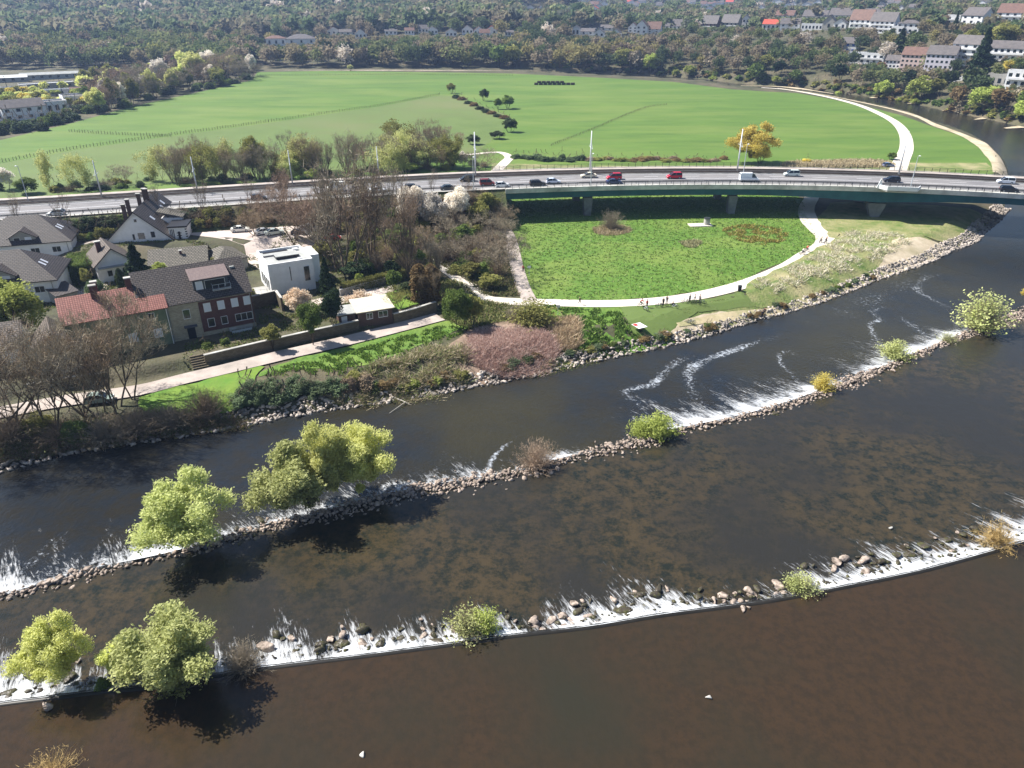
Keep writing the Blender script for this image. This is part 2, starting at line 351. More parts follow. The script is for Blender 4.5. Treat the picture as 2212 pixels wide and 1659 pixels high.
m_yard = M('yard_gravel', S(206,192,182), S(190,176,166), sc=.5, bump=.2, bsc=4)
m_grav = M('gravel', S(190,176,158), S(150,138,120), sc=.6, c3=S(120,116,96), sc3=.1, bump=.6, bsc=2.5)
big = pxs([(-500,470),(-300,385),(0,303),(160,265),(290,229),(430,199),(545,173),(556,156),(700,153),(850,155),(1000,157),(1106,159),(1280,167),(1456,177),(1581,193),(1659,198),(1721,201),(1779,211),(1850,226),(1900,237),(1950,250),(2010,272),(2071,292),(2100,306),(2130,322),(2148,345),(2150,372),(2100,400),(1500,440),(1000,470),(400,480),(0,500)])
sheet('field', big, .02, m_field, L=60)
sheet('field', pxs([(-300,430),(0,354),(160,325),(345,298),(480,280),(580,266),(700,248),(820,230),(950,206),(985,208),(1050,232),(1100,252),(1085,285),(1045,318),(1000,345),(700,375),(300,400),(-300,470)]), .045, m_field2, L=60)
sheet('verge', pxs([(1062,352),(1250,358),(1700,358),(1920,352),(1935,352),(2130,352),(2150,368),(2180,384),(1900,390),(1400,392),(1062,392)]), .06, m_dry, L=25)
mead = smooth_poly(pxs([(1090,430),(1088,490),(1118,560),(1146,642),(1255,649),(1400,643),(1500,632),(1600,606),(1690,566),(1750,534),(1768,510),(1748,480),(1735,450),(1700,420),(1400,420)]), 3)
sheet('meadow', mead, .05, m_mead, L=12)
sheet('grass_verge', smooth_poly(pxs([(1150,655),(1255,662),(1400,660),(1500,648),(1560,655),(1500,700),(1420,735),(1300,740),(1180,720),(1120,690)]), 3), .06, m_mead, L=8)
sheet('grass_verge', smooth_poly(pxs([(1420,664),(1520,644),(1600,628),(1680,640),(1560,672),(1500,702),(1440,715),(1400,690)]), 3), .09, m_field2, L=8)
sheet('grass_verge', smooth_poly(pxs([(1540,668),(1620,642),(1700,628),(1800,600),(1900,572),(1965,556),(1985,568),(1900,600),(1800,630),(1700,660),(1600,686),(1500,710)]), 3), .13, m_dry, L=3)
sheet('grass_verge', smooth_poly(pxs([(1795,440),(1850,436),(2000,444),(2110,452),(2145,462),(2100,498),(2060,512),(1950,506),(1840,498),(1805,516),(1785,505),(1770,470)]), 3), .16, m_dry, L=3)
sheet('dry_grass_bank', smooth_poly(pxs([(1610,615),(1700,573),(1795,522),(1830,496),(1950,505),(2030,518),(1960,560),(1850,590),(1720,635),(1630,648)]), 3), .20, m_dry, L=3)
sheet('sandy_bank', smooth_poly(pxs([(1930,520),(2000,512),(2060,520),(2085,528),(2030,552),(1960,572),(1900,580),(1905,560)]), 2), .25, m_sand, L=2.5)
sheet('dirt_patch', smooth_poly(pxs([(1452,702),(1470,688),(1500,677),(1545,667),(1600,661),(1660,650),(1640,662),(1590,672),(1540,684),(1490,701),(1468,707)]), 1.5), .26, m_sand, L=3)
sheet('grass_verge', smooth_poly(pxs([(1335,664),(1420,662),(1500,650),(1525,660),(1500,672),(1462,694),(1440,716),(1390,718),(1362,700)]), 2), .16, m_field2, L=3)
sheet('grass_verge', smooth_poly(pxs([(1500,654),(1600,630),(1690,596),(1720,606),(1740,622),(1650,645),(1560,662),(1510,668)]), 2), .17, m_field2, L=3)
sheet('grass_verge', smooth_poly(pxs([(560,805),(640,775),(740,752),(850,722),(965,694),(1010,700),(900,750),(780,790),(640,800),(560,812)]), 2), .07, m_mead, L=6)
sheet('lawn', smooth_poly(pxs([(300,862),(350,845),(430,826),(555,794),(562,805),(530,850),(505,868),(430,878),(350,888),(310,880)]), 2), .18, m_lawn, L=2.5)
sheet('lawn', smooth_poly(pxs([(795,642),(855,628),(905,622),(915,650),(880,664),(850,668),(812,658)],1.5), 2), .08, m_lawn, L=5)
sheet('lawn', smooth_poly(pxs([(735,620),(800,600),(835,600),(830,612),(750,632)],1.5), 2), .08, m_lawn, L=5)
sheet('yard', pxs([(120,556),(240,522),(400,508),(412,500),(500,505),(640,516),(700,526),(720,545),(690,556),(560,582),(540,575),(530,545),(400,530),(250,545)],1.5), .08, m_yard, L=5)
sheet('yard', pxs([(405,497),(520,488),(620,487),(700,500),(690,512),(600,520),(480,514),(405,508)],4.2), .1, m_yard, L=2)
sheet('yard', pxs([(130,640),(200,612),(240,606),(225,640),(160,655)],1.5), .09, m_yard, L=5)
sheet('yard', pxs([(640,655),(780,628),(850,615),(850,630),(700,668)],1.5), .10, m_yard, L=5)
sheet('mud_bank', smooth_poly(pxs([(1090,690),(1180,682),(1240,715),(1230,765),(1120,800),(1000,805),(960,770),(1000,720)]), 3), .06, M('mud_bank', S(150,128,112), S(112,98,80), sc=.5, bump=.6, bsc=2), L=6)
ribbon('path', pxs([(1775,392),(1752,430),(1742,452),(1748,475),(1768,498),(1782,514),(1775,532),(1738,553),(1690,582),(1600,617),(1500,641),(1400,653),(1300,657),(1200,655),(1100,652),(1042,644),(1005,612),(960,580),(925,563)]), [4.2,4.2,4.4,5.5,4.6,4,4,4,3.8,3.8,3.6,3.2], .14, m_path)
ribbon('path', pxs([(1072,372),(1078,420),(1085,478),(1103,520),(1117,580),(1130,622),(1145,652)]), 3.2, .17, m_pave)
ribbon('path', pxs([(1465,692),(1530,678),(1600,664),(1700,646),(1800,617),(1880,592),(1960,570)]), [1,2,2.2,2.2,2.0,1.6], .34, m_dirt, wob=.2)
ribbon('path', pxs([(1645,189.5),(1700,194),(1779,208),(1850,226),(1900,246),(1935,266),(1954,290),(1958,320),(1947,348),(1935,382)]), [2.5,3.5,4,4.5,5,5.5,6], .14, m_path, step=4)
ribbon('beach', pxs([(1680,190.5),(1779,205.5),(1900,230),(1975,250),(2021,271),(2071,289),(2112,308),(2138,328),(2158,352),(2165,374)]), [1.5,1.5,1.5,2,3,4,5,5.5,5,6], .16, m_sand, step=4, wob=.3)
ribbon('path', pxs([(1062,385),(1076,366),(1092,350),(1100,340),(1085,331),(1060,330),(1000,336)]), [4,4,4,3.5,2.5,2], .14, m_path)
ribbon('pavement', pxs([(-420,968),(-200,925),(0,893),(140,868),(300,845),(392,822),(480,801),(620,767),(740,740),(850,712),(950,686)]), [4,4,4,4,4.2,4.2,4.2], .24, m_pave)
for pts in ([(1600,185.5),(1700,189),(1800,203)], [(1834,201),(1870,205),(1885,206)], [(1880,212),(1900,211),(1925,213)], [(1960,224),(2010,224),(2060,231)], [(2036,240),(2080,236),(2110,241)], [(2105,259),(2150,254),(2185,258)], [(2170,278),(2220,275),(2260,285)],[(1250,157),(1350,159),(1420,162)],[(560,151.5),(700,152),(850,152),(1000,152.5),(1150,154)]):
    ribbon('gravel_bar', pxs(pts, ZW_CH if pts[0][0] > 1200 else 0), [1.5,7,1.5], 0, m_sand if pts[0][0] > 700 else m_grav, step=4, fixed=(ZW_CH+.25 if pts[0][0] > 1200 else .12), wob=.3)
# ------------------------------------------------------------------ road, tram tracks and bridge
def ZR(x): return float(np.interp(x, [-260, -120, -20, 400], [7.6, 8.2, 8.8, 8.8]))
_fr = [P2(-500,505,8.0), P2(-200,486,8.1), P2(0,472,8.3), P2(262,458,8.5), P2(553,438,8.7), P2(850,420,8.8), P2(1106,408,8.8), P2(1281,401,8.8), P2(1506,397.5,8.8), P2(1659,398,8.8), P2(1909,406,8.8), P2(2212,420,8.8), P2(2500,440,8.8), P2(2800,466,8.8)]
_raw = spl(_fr, 4)
_cx = np.polyfit(_raw[:, 0], _raw[:, 1], 4)
_xs = np.arange(-250, 235, 2.0); FR = np.stack([_xs, np.polyval(_cx, _xs)], 1); FN = normals2(FR)
def off(d, x0=-1e9, x1=1e9):
    k = (FR[:, 0] >= x0) & (FR[:, 0] <= x1); return (FR+FN*d)[k], FR[k][:, 0]
def sweep(name, prof, mat, x0=-1e9, x1=1e9, parent=None, kind=None, label=None, closed=True, cap=True):   # prof: (offset, dz from road level)
    K = len(prof); V = []
    for d, dz in prof:
        c, xs = off(d, x0, x1); V.append(np.column_stack([c, [ZR(x)+dz for x in xs]]))
    n = len(V[0]); V = np.stack(V, 1).reshape(-1, 3); mb = MB(); mb.v = [tuple(v) for v in V]
    KK = K if closed else K-1
    for i in range(n-1):
        for k in range(KK):
            a = i*K+k; b = i*K+(k+1) % K; mb.f.append((a, b, b+K, a+K))
    if closed and cap: mb.f += [tuple(range(K-1, -1, -1)), tuple((n-1)*K+k for k in range(K))]
    mb.m = [0]*len(mb.f); o = mb.build(name, mat, parent); 
    return tag(o, label, kind=kind)
m_asph = M('asphalt', S(128,126,126), S(112,110,112), sc=.25, c3=S(138,134,132), sc3=.04, stretch=(1,3,1))
m_conc = M('concrete', S(196,194,188), S(170,168,162), sc=.5, c3=S(140,138,132), sc3=.2)
m_beam = M('edge_beam_concrete', S(224,222,214), S(196,194,186), sc=.4, c3=S(150,150,142), sc3=.12)
m_concd = M('concrete_dark', S(132,134,132), S(104,106,104), sc=.5)
m_teal = M('teal_steel', S(44,98,106), S(32,80,90), sc=.3, rough=.5)
m_rail = M('rail_steel', S(60,52,48), rough=.5, metal=.3)
m_ball = M('track_ballast', S(98,86,78), S(66,58,54), sc=1.2, bump=.5, bsc=4)
m_dkst = M('dark_steel', S(52,58,60), rough=.5)
m_gal = M('galvanised_steel', S(190,196,200), rough=.45)
m_wht = M('white_paint', S(232,234,236), rough=.5)
m_bank = M('embankment_scrub', S(92,104,56), S(64,70,42), sc=.5, c3=S(112,102,76), sc3=.12, bump=.7, bsc=2)
# embankment: earth under the road west of the bridge
for side, (d0, sl_, run) in enumerate([(-.3, -1, 9.5), (23.6, 1, 14)]):
    c, xs = off(d0, -250, -2); V = []
    for f in (0, .2, .5, 1.0):
        cc, _ = off(d0+sl_*f*run, -250, -2); g = H(cc[:, 0], cc[:, 1])
        top = np.array([ZR(x) for x in xs]); V.append(np.column_stack([cc, top*(1-f)+(g-.1)*f-.1]))
    V = np.stack(V, 1).reshape(-1, 3); n = len(c); i = np.arange(n-1)[:, None]*4+np.arange(3)[None, :]; i = i.ravel(); Fq = np.stack([i, i+4, i+5, i+1], 1)
    me = arr_mesh('embankment', V, Fq, m_bank)
    if me.polygons[0].normal.z < 0: me.flip_normals()
    tag(link('embankment', me), kind='structure')
mb = MB(); c0, _ = off(-.3, -6, -1); c1, _ = off(23.6, -6, -1)
mb.v = [(*c0[0], 0), (*c0[-1], 0), (*c0[-1], 8.5), (*c0[0], 8.5), (*c1[0], 0), (*c1[-1], 0), (*c1[-1], 8.5), (*c1[0], 8.5)]
mb.f = [(0,1,2,3),(4,5,6,7),(1,5,6,2),(0,4,7,3),(3,2,6,7)]; mb.m = [0]*5
mb.v[2] = (mb.v[2][0], mb.v[2][1], 8.3)
tag(mb.build('bridge_abutment', m_concd), 'grey concrete abutment wall where the bridge meets the wooded embankment', 'abutment')
sweep('road', [(1.6,.0),(14.0,.0)], m_asph, kind='structure', closed=False)
sweep('track_bed', [(14.3,.06),(21.2,.06)], m_ball, kind='structure', closed=False)
sweep('walkway', [(21.5,.14),(23.5,.14)], m_pave, kind='structure', closed=False)
sweep('walkway', [(-.49,.12),(1.35,.12)], m_conc, kind='structure', closed=False)
sweep('kerb', [(1.36,-.1),(1.36,.12),(1.6,.12),(1.6,-.1)], m_conc, kind='structure')
sweep('kerb', [(14.0,-.1),(14.0,.16),(14.3,.16),(14.3,-.1)], m_conc, kind='structure')
sweep('kerb', [(21.2,-.1),(21.2,.15),(21.5,.15),(21.5,-.1)], m_conc, kind='structure')
br = empty('road_bridge', (*P2(1400,440,0), 0), 0, 'long curved road bridge with a teal steel girder carrying cars and tram tracks', 'bridge')
def child(o, p):
    o.parent = p; o.matrix_parent_inverse = Matrix.Translation(-Vector(p.location)); return o
BX0, BX1 = -3, 233
child(sweep('deck', [(-1.0,-.10),(-1.0,-.75),(1.2,-1.0),(22.6,-1.0),(24.2,-.75),(24.2,-.1)], m_concd, BX0, BX1), br)
child(sweep('edge_beam', [(-1.2,-1.05),(-1.2,.2),(-.5,.2),(-.5,-1.05)], m_beam, BX0, BX1), br)
child(sweep('edge_beam', [(23.8,-.5),(23.8,.18),(24.3,.18),(24.3,-.5)], m_conc, BX0, BX1), br)
PIERX = [P2(1275,468,0)[0], P2(1592,474,0)[0], P2(1938,503,0)[0], 205.0]
def girder(d, wd):      # deeper towards the river piers
    c, xs = off(d, BX0, BX1); N = normals2(c); dep = np.array([2.9+1.3*max(0, 1-abs(x-PIERX[2])/34)**1.6+1.3*max(0, 1-abs(x-PIERX[3])/40)**1.6 for x in xs])
    V = []
    for k, (o, b) in enumerate([(0,0),(0,1),(wd,1),(wd,0)]):
        cc = c+N*o; z = np.array([ZR(x) for x in xs])-(.76 if not b else 0)-(dep if b else 0); V.append(np.column_stack([cc, z]))
    V = np.stack(V, 1).reshape(-1, 3); mb = MB(); mb.v = [tuple(v) for v in V]; n = len(c)
    for i in range(n-1):
        for k in range(4):
            a = i*4+k; b = i*4+(k+1) % 4; mb.f.append((a, b, b+4, a+4))
    mb.m = [0]*len(mb.f); return child(mb.build('girder', m_teal), br)
girder(-.35, 5.5); girder(17.5, 5.5)
def normal_at(x):
    k = int(np.argmin(abs(FR[:, 0]-x))); return FR[k], FN[k]
for i, px in enumerate(PIERX):
    for d in (2.2, 19.2):
        p, n_ = normal_at(px); c = p+n_*d; tdir = np.array([n_[1], -n_[0]]); big_ = i >= 2
        w0, w1 = (2.2, 4.6) if big_ else (1.9, 2.5); t0 = 1.5 if big_ else 1.2; top = ZR(px)-3.5-(1.2 if big_ else 0)
        g = -3.4 if i == 3 else -.1
        prof = [(-w0/2, g), (w0/2, g), (w1/2, top-.9), (w1/2, top), (-w1/2, top), (-w1/2, top-.9)]
        mb = MB(); mb.prism(prof, -t0, t0, 'y'); ang = math.atan2(tdir[1], tdir[0])
        o = mb.build('pier', m_concd, br); o.location = (c[0]-br.location.x, c[1]-br.location.y, 0); o.rotation_euler = (0, 0, ang)
def railing(name, d, x0, x1, hgt, gap, mat, parent=None, label=None, rails=(1.0, .55), t=.05, z0=.12):
    e = parent or empty(name, (*normal_at(x0)[0], ZR(x0)), 0, label, 'railing')
    mb = MB(); c, xs = off(d, x0, x1)
    for f in rails:
        for i in range(len(c)-1): mb.tube((*c[i], ZR(xs[i])+z0+hgt*f), (*c[i+1], ZR(xs[i+1])+z0+hgt*f), t, n=4, caps=False)
    child(mb.build('rail_bar', mat), e)
    mp = MB(); mp.box(-.05, -.05, 0, .05, .05, hgt); pm = mp.mesh('post', mat); L = np.concatenate([[0], np.cumsum(np.linalg.norm(np.diff(c, axis=0), axis=1))]); k = max(gap, L[-1]/98)
    for s_ in np.arange(0, L[-1], k):
        x = np.interp(s_, L, c[:, 0]); y = np.interp(s_, L, c[:, 1])
        child(link('post', pm, None, (x, y, ZR(x)+z0-.05)), e)
    return e
railing('bridge_railing', -.85, -3, 170, 1.1, 2, m_dkst, None, 'dark metal railing along the near edge of the bridge deck', rails=(1, .66, .33))
railing('crash_barrier', 1.48, -150, 175, .75, 2.0, m_dkst, None, 'dark low crash barrier between the near lane and the ledge of the bridge', rails=(1, .8, .6), t=.07)
railing('bridge_railing', 23.95, -10, 180, 1.2, 2.0, m_dkst, None, 'grey green railing along the far walkway of the bridge', rails=(1, .66, .33))
# tram rails, one pair per track
for k, d in enumerate((15.4, 16.85, 18.5, 19.95)):
    pass
for k, d in enumerate((15.4, 18.5)):
    e = empty('tram_track', (*normal_at(0)[0], ZR(0)), 0, ['tram track with two rusty rails next to the car lanes', 'tram track with two rusty rails next to the far walkway'][k], 'track', 'tram tracks on the bridge')
    for q in (0, 1.45): child(sweep('rail', [(d+q-.06,.06),(d+q-.06,.24),(d+q+.06,.24),(d+q+.06,.06)], m_rail), e)
    child(sweep('guard_edge', [(d-.5,.06),(d-.5,.14),(d-.3,.14),(d-.3,.06)], m_concd), e)
# lane markings
mb = MB()
def mark(d, x0, x1, w=.14):
    c, xs = off(d-w/2, x0, x1); c2, _ = off(d+w/2, x0, x1)
    for i in range(len(c)-1): mb.poly([(*c[i], ZR(xs[i])+.012), (*c[i+1], ZR(xs[i+1])+.012), (*c2[i+1], ZR(xs[i+1])+.012), (*c2[i], ZR(xs[i])+.012)])
mark(2.1, -250, 230, .16); mark(13.6, -250, 230, .16); mark(7.7, -250, 230, .12); mark(8.0, -250, 230, .12)
for x in range(-248, 228, 12): mark(4.9, x, x+5, .16); mark(10.8, x, x+5, .16)
tag(mb.build('lane_marking', m_wht), kind='structure')
# viewing bay with pointed fin on the river pier
p, n_ = normal_at(PIERX[2]+4); ang = math.atan2(-n_[0], n_[1])
e = empty('viewing_bay', (p[0], p[1], ZR(p[0])), math.atan2(-n_[0], n_[1]), 'white angular viewing bay jutting out of the bridge above the river pier', 'balcony')
mb = MB(); mb.prism([(-5.5,-.9),(5.5,-.9),(4.2,-3.6),(-3.6,-3.6)], -.35, 0.0); mb.build('bay_floor', m_conc, e)
mb = MB()
for a, b in (((-5.5,-1.2),(-3.6,-3.6)), ((-3.6,-3.6),(4.2,-3.6)), ((4.2,-3.6),(5.5,-1.2))):
    a_ = Vector((*a, 0)); b_ = Vector((*b, 0)); dd = (b_-a_).normalized(); nn = Vector((-dd.y, dd.x, 0))*.09
    mb.add([a_-nn, b_-nn, b_+nn, a_+nn, a_-nn+Vector((0,0,1.1)), b_-nn+Vector((0,0,1.1)), b_+nn+Vector((0,0,1.1)), a_+nn+Vector((0,0,1.1))], [(0,3,2,1),(4,5,6,7),(0,1,5,4),(1,2,6,5),(2,3,7,6),(3,0,4,7)])
mb.build('parapet', m_wht, e)
mb = MB(); mb.prism([(-5.9,0.1),(-4.3,0.1),(-5.1,2.7)], -1.5, -1.2, 'y'); mb.build('fin', m_wht, e)
# masts and lamps
def mast_proto(hgt, r, mat, arm=2.6):
    e = empty('catenary_mast'); mb = MB(); mb.tube((0,0,0), (0,0,hgt), r, r*.6, 8); mb.build('pole', mat, e, smooth=True)
    if arm:
        mb = MB(); mb.tube((0,-arm,hgt*.62), (0,arm,hgt*.62), .06, n=5); mb.tube((0,-arm,hgt*.62), (0,0,hgt*.74), .04, n=4); mb.tube((0,arm,hgt*.62), (0,0,hgt*.74), .04, n=4); mb.build('arm', m_gal, e)
    return e
def lamp_proto(hgt):
    e = empty('street_lamp'); mb = MB(); mb.tube((0,0,0), (0,0,hgt), .13, .07, 6); mb.tube((0,0,hgt-.05), (0,-1.1,hgt+.15), .05, n=5); mb.build('pole', m_gal, e)
    mb = MB(); mb.prism([(-.15,-.2),(.15,-.2),(.12,.6),(-.12,.6)], 0, .14); o = mb.build('lamp_head', m_wht, e); o.location = (0, -1.5, hgt+.12); return e
mp_ = mast_proto(12.5, .26, m_wht); mg_ = mast_proto(9.5, .2, m_gal); lp_ = lamp_proto(9.0)
first = {}
def place(proto, u, v, z, label, cat, group, name):
    if id(proto) not in first: o = proto; first[id(proto)] = 1
    else: o = copy_tree(proto)
    x, y = P2(u, v, z); k, n_ = normal_at(x); o.location = (x, y, z); o.rotation_euler = (0, 0, math.atan2(n_[1], n_[0])-math.pi/2); o.name = name; tag(o, label, cat, group); return o
G1 = 'overhead line masts along the tram tracks'
for u, v, l in ((1027,379,'tall white mast beside the tracks behind the black car'), (1274,376,'tall white mast beside the tracks in the middle of the bridge'), (1592,371,'tall white mast in front of the yellow willow'), (1941,377,'tall white mast at the foot of the curved pale path')):
    place(mp_, u, v, 8.8, l, 'mast', G1, 'catenary_mast')
for u, v, l in ((220,424,'grey line mast left of the dark hedge beside the tracks'), (427,415,'grey line mast between the bare trees beside the tracks'), (632,398,'grey line mast near the bright green bush beside the tracks'), (819,388,'grey line mast left of the blossom trees beside the tracks')):
    place(mg_, u, v, 8.5, l, 'mast', G1, 'catenary_mast')
G2 = 'street lamps along the road'
for u, v, z, l in ((1023,411,8.8,'thin lamp pole by the dark red van'), (1276,402,8.8,'thin lamp pole in front of the middle white mast'), (1605,378,8.8,'thin lamp pole right of the yellow willow mast'), (1966,408,8.8,'thin lamp pole rising from the viewing bay'), (61,433,8.4,'thin lamp pole beside the round green bush'), (241,568,1.5,'short lamp pole by the hedge behind the dark roofed houses')):
    o = place(lp_, u, v, z, l, 'street lamp', G2, 'street_lamp')
o.scale = (.6,.6,.6)

def hemb(x, y):      # height of the road embankment at a point (0 away from it)
    if x > -2 or x < -249 or y > 320 or y < 140: return 0.0
    k = int(np.argmin((FR[:, 0]-x)**2+(FR[:, 1]-y)**2)); d = float((np.array([x, y])-FR[k])@FN[k]); z = ZR(x)
    if -9.8 < d < -.3: return z*(1-(-.3-d)/9.5)
    if 23.6 < d < 37.6: return z*(1-(d-23.6)/14)
    return z if -.3 <= d <= 23.6 else 0.0
def settle(u, v, x, y, z):      # move a plant's foot onto the embankment along its sight line
    if hemb(x, y) <= z+.1: return x, y, z
    zz = z
    for _ in range(30):
        x, y = P2(u, v, zz); zz += .35*(max(z, hemb(x, y))-zz)
    return x, y, zz
# ------------------------------------------------------------------ plants
def rot_quads(C, size, seed, flat=.0, elong=1.6, up=None):       # one leaf quad per centre
    g = np.random.default_rng(seed); n = len(C); a = g.normal(size=(n, 3)); 
    if up is not None: a = a*.6+up
    a /= np.linalg.norm(a, axis=1)[:, None]; b = g.normal(size=(n, 3)); b -= (b*a).sum(1)[:, None]*a; b /= np.linalg.norm(b, axis=1)[:, None]
    s = size*g.uniform(.6, 1.4, n)[:, None]
    A = a*s*elong*.5; B = b*s*.5
    return np.stack([C-A, C-B*.9, C+A, C+B*.9], 1).reshape(-1, 3)
def crown_pts(n, rx, ry, rz, nc, cr, seed, shell=.75, zc=None, bottom=.0):
    g = np.random.default_rng(seed); d = g.normal(size=(nc, 3)); d /= np.linalg.norm(d, axis=1)[:, None]
    d[:, 2] = np.where(d[:, 2] < -.75, -d[:, 2]*.5, d[:, 2]); rad = g.uniform(shell, 1.0, nc)**.8*(.82+.18*np.sin(d[:, 0]*5+seed)*np.cos(d[:, 1]*4)); cc = d*rad[:, None]*(1-cr)
    k = g.integers(0, nc, n); q = g.normal(size=(n, 3)); q /= np.linalg.norm(q, axis=1)[:, None]; q *= (g.uniform(0, 1, n)**.4*g.uniform(.6, 1.2, nc)[k])[:, None]*cr
    p = cc[k]+q; return p*np.array([rx, ry, rz])
def quadF(n): return np.arange(n*4).reshape(n, 4)
def crown_mesh(name, mat, n, rx, ry, rz, nc=40, cr=.28, leaf=.3, seed=1, z0=0, shell=.6):
    C = crown_pts(n, rx, ry, rz, nc, cr, seed, shell); C[:, 2] += z0; C = C[C[:, 2] > .15]
    V = rot_quads(C, leaf, seed+9); return arr_mesh(name, V, quadF(len(C)), mat)
def tubes_arr(segs, sides=4):       # segs: list of (p, q, r0, r1)
    P0 = np.array([s[0] for s in segs]); P1 = np.array([s[1] for s in segs]); r0 = np.array([s[2] for s in segs]); r1 = np.array([s[3] for s in segs])
    d = P1-P0; d /= np.linalg.norm(d, axis=1)[:, None]+1e-9; a = np.cross(d, np.where(abs(d[:, 2:3]) < .9, [[0,0,1.]], [[1.,0,0]])); a /= np.linalg.norm(a, axis=1)[:, None]+1e-9; b = np.cross(d, a)
    V = []
    for c, r in ((P0, r0), (P1, r1)):
        for i in range(sides):
            t = 2*math.pi*i/sides; V.append(c+(a*math.cos(t)+b*math.sin(t))*r[:, None])
    V = np.stack(V, 1); n = len(segs); V = V.reshape(-1, 3); base = (np.arange(n)*2*sides)[:, None]
    F = np.concatenate([base+np.array([[i, (i+1) % sides, sides+(i+1) % sides, sides+i]]) for i in range(sides)], 0)
    return V, F
def grow(seed, hgt, spread=.5, levels=5, r=.35, trunk=.35, up=.15, nb=(2, 4), decay=.68, lean=(0, 0)):
    g = random.Random(seed); segs = []; tips = []
    def rec(p, d, L, r, lv):
        n = 3 if lv < 3 else 2; q = p
        for i in range(n):
            d = (d+Vector((g.gauss(0,.12), g.gauss(0,.12), up*.35))).normalized(); q2 = q+d*(L/n); r2 = r*(.86 if lv < levels else .6)
            segs.append((tuple(q), tuple(q2), r, r2)); r = r2; q = q2
            if lv >= 2 and lv < levels and g.random() < .5:
                s = Vector((g.gauss(0,1), g.gauss(0,1), g.uniform(-.1,.6))).normalized(); rec(q, (d*.6+s*spread*1.3).normalized(), L*decay*.8, r*.55, lv+1)
        if lv >= levels: tips.append((tuple(q), tuple(d))); return
        k = g.randint(*nb); a0 = g.uniform(0, 6.28)
        for i in range(k):
            a = a0+6.28*i/k+g.uniform(-.4,.4); s = Vector((math.cos(a), math.sin(a), g.uniform(0,.5))); rec(q, (d*(1-spread*.4)+s*spread*g.uniform(.7,1.3)).normalized(), L*decay*g.uniform(.8,1.15), r*.68, lv+1)
    rec(Vector((0,0,-.3)), Vector((lean[0], lean[1], 1)).normalized(), hgt*trunk, r, 1)
    zs = max(s[1][2] for s in segs); k = hgt*.95/zs
    segs = [(tuple(c*k for c in a), tuple(c*k for c in b), r0, r1) for a, b, r0, r1 in segs]; tips = [(tuple(c*k for c in a), d) for a, d in tips]
    return segs, tips
def twigs(tips, n, L, w, seed, droop=.2):
    g = np.random.default_rng(seed); T_ = np.array([t[0] for t in tips]); D = np.array([t[1] for t in tips]); k = g.integers(0, len(T_), n); p = T_[k]+g.normal(0, L*.25, (n, 3))
    d = D[k]*.8+g.normal(0, .75, (n, 3)); d[:, 2] += droop; d /= np.linalg.norm(d, axis=1)[:, None]; Ls = L*g.uniform(.4, 1.2, n)[:, None]
    s = np.cross(d, g.normal(size=(n, 3))); s /= np.linalg.norm(s, axis=1)[:, None]+1e-9; s *= w/2
    return np.stack([p-s, p+s, p+d*Ls+s*.3, p+d*Ls-s*.3], 1).reshape(-1, 3), quadF(n)
m_bark = M('bark', S(122,108,90), S(92,80,66), sc=1.5, coords='Object', bump=.3)
m_barkd = M('dark_bark', S(72,60,48), S(52,44,36), sc=1.5, coords='Object')
m_twig = M_leaf('twigs_brown', S(158,140,116), S(126,110,90), trans=.1)
m_twigr = M_leaf('twigs_reddish', S(166,144,124), S(132,114,98), trans=.1)
m_twigg = M_leaf('twigs_grey', S(158,146,126), S(124,116,98), trans=.1)
m_pink = M_leaf('stems_pinkish', S(206,164,150), S(164,118,104), trans=.1)
m_wil = M_leaf('leaf_willow', S(208,212,150), S(184,192,118), trans=.42)
m_wily = M_leaf('leaf_willow_yellow', S(226,226,154), S(202,208,128), trans=.5)
m_pale = M_leaf('leaf_pale', S(204,204,140), S(172,176,112), trans=.4)
m_lime = M_leaf('leaf_lime', S(182,192,106), S(154,166,82))
m_yel = M_leaf('leaf_yellow', S(230,214,118), S(208,194,98))
m_olive = M_leaf('leaf_olive', S(158,156,92), S(124,126,66))
m_mid = M_leaf('leaf_green', S(122,140,72), S(86,106,52))
m_dk = M_leaf('leaf_dark', S(78,90,54), S(52,64,42), trans=.2)
m_con = M_leaf('needles_dark', S(60,78,48), S(38,54,36), trans=.1)
m_ivy = M_leaf('leaf_bramble', S(112,128,92), S(72,88,60), trans=.2, sc=.6)
m_bl = M_leaf('blossom_white', S(242,236,228), S(214,206,186), trans=.3)
m_blp = M_leaf('blossom_cream', S(238,222,200), S(206,180,150), trans=.3)
m_brown = M_leaf('leaf_brown', S(148,126,88), S(122,106,72))
m_redl = M_leaf('leaf_red', S(122,58,44), S(92,42,34))
_mc = {}
def cached(key, f):
    if key not in _mc: _mc[key] = f()
    return _mc[key]
MATS = dict(pale=m_pale, wil=m_wil, wily=m_wily, lime=m_lime, yel=m_yel, olive=m_olive, mid=m_mid, dk=m_dk, con=m_con, ivy=m_ivy, bl=m_bl, blp=m_blp, brown=m_brown, redl=m_redl, twig=m_twig, twigr=m_twigr, twigg=m_twigg, pink=m_pink)
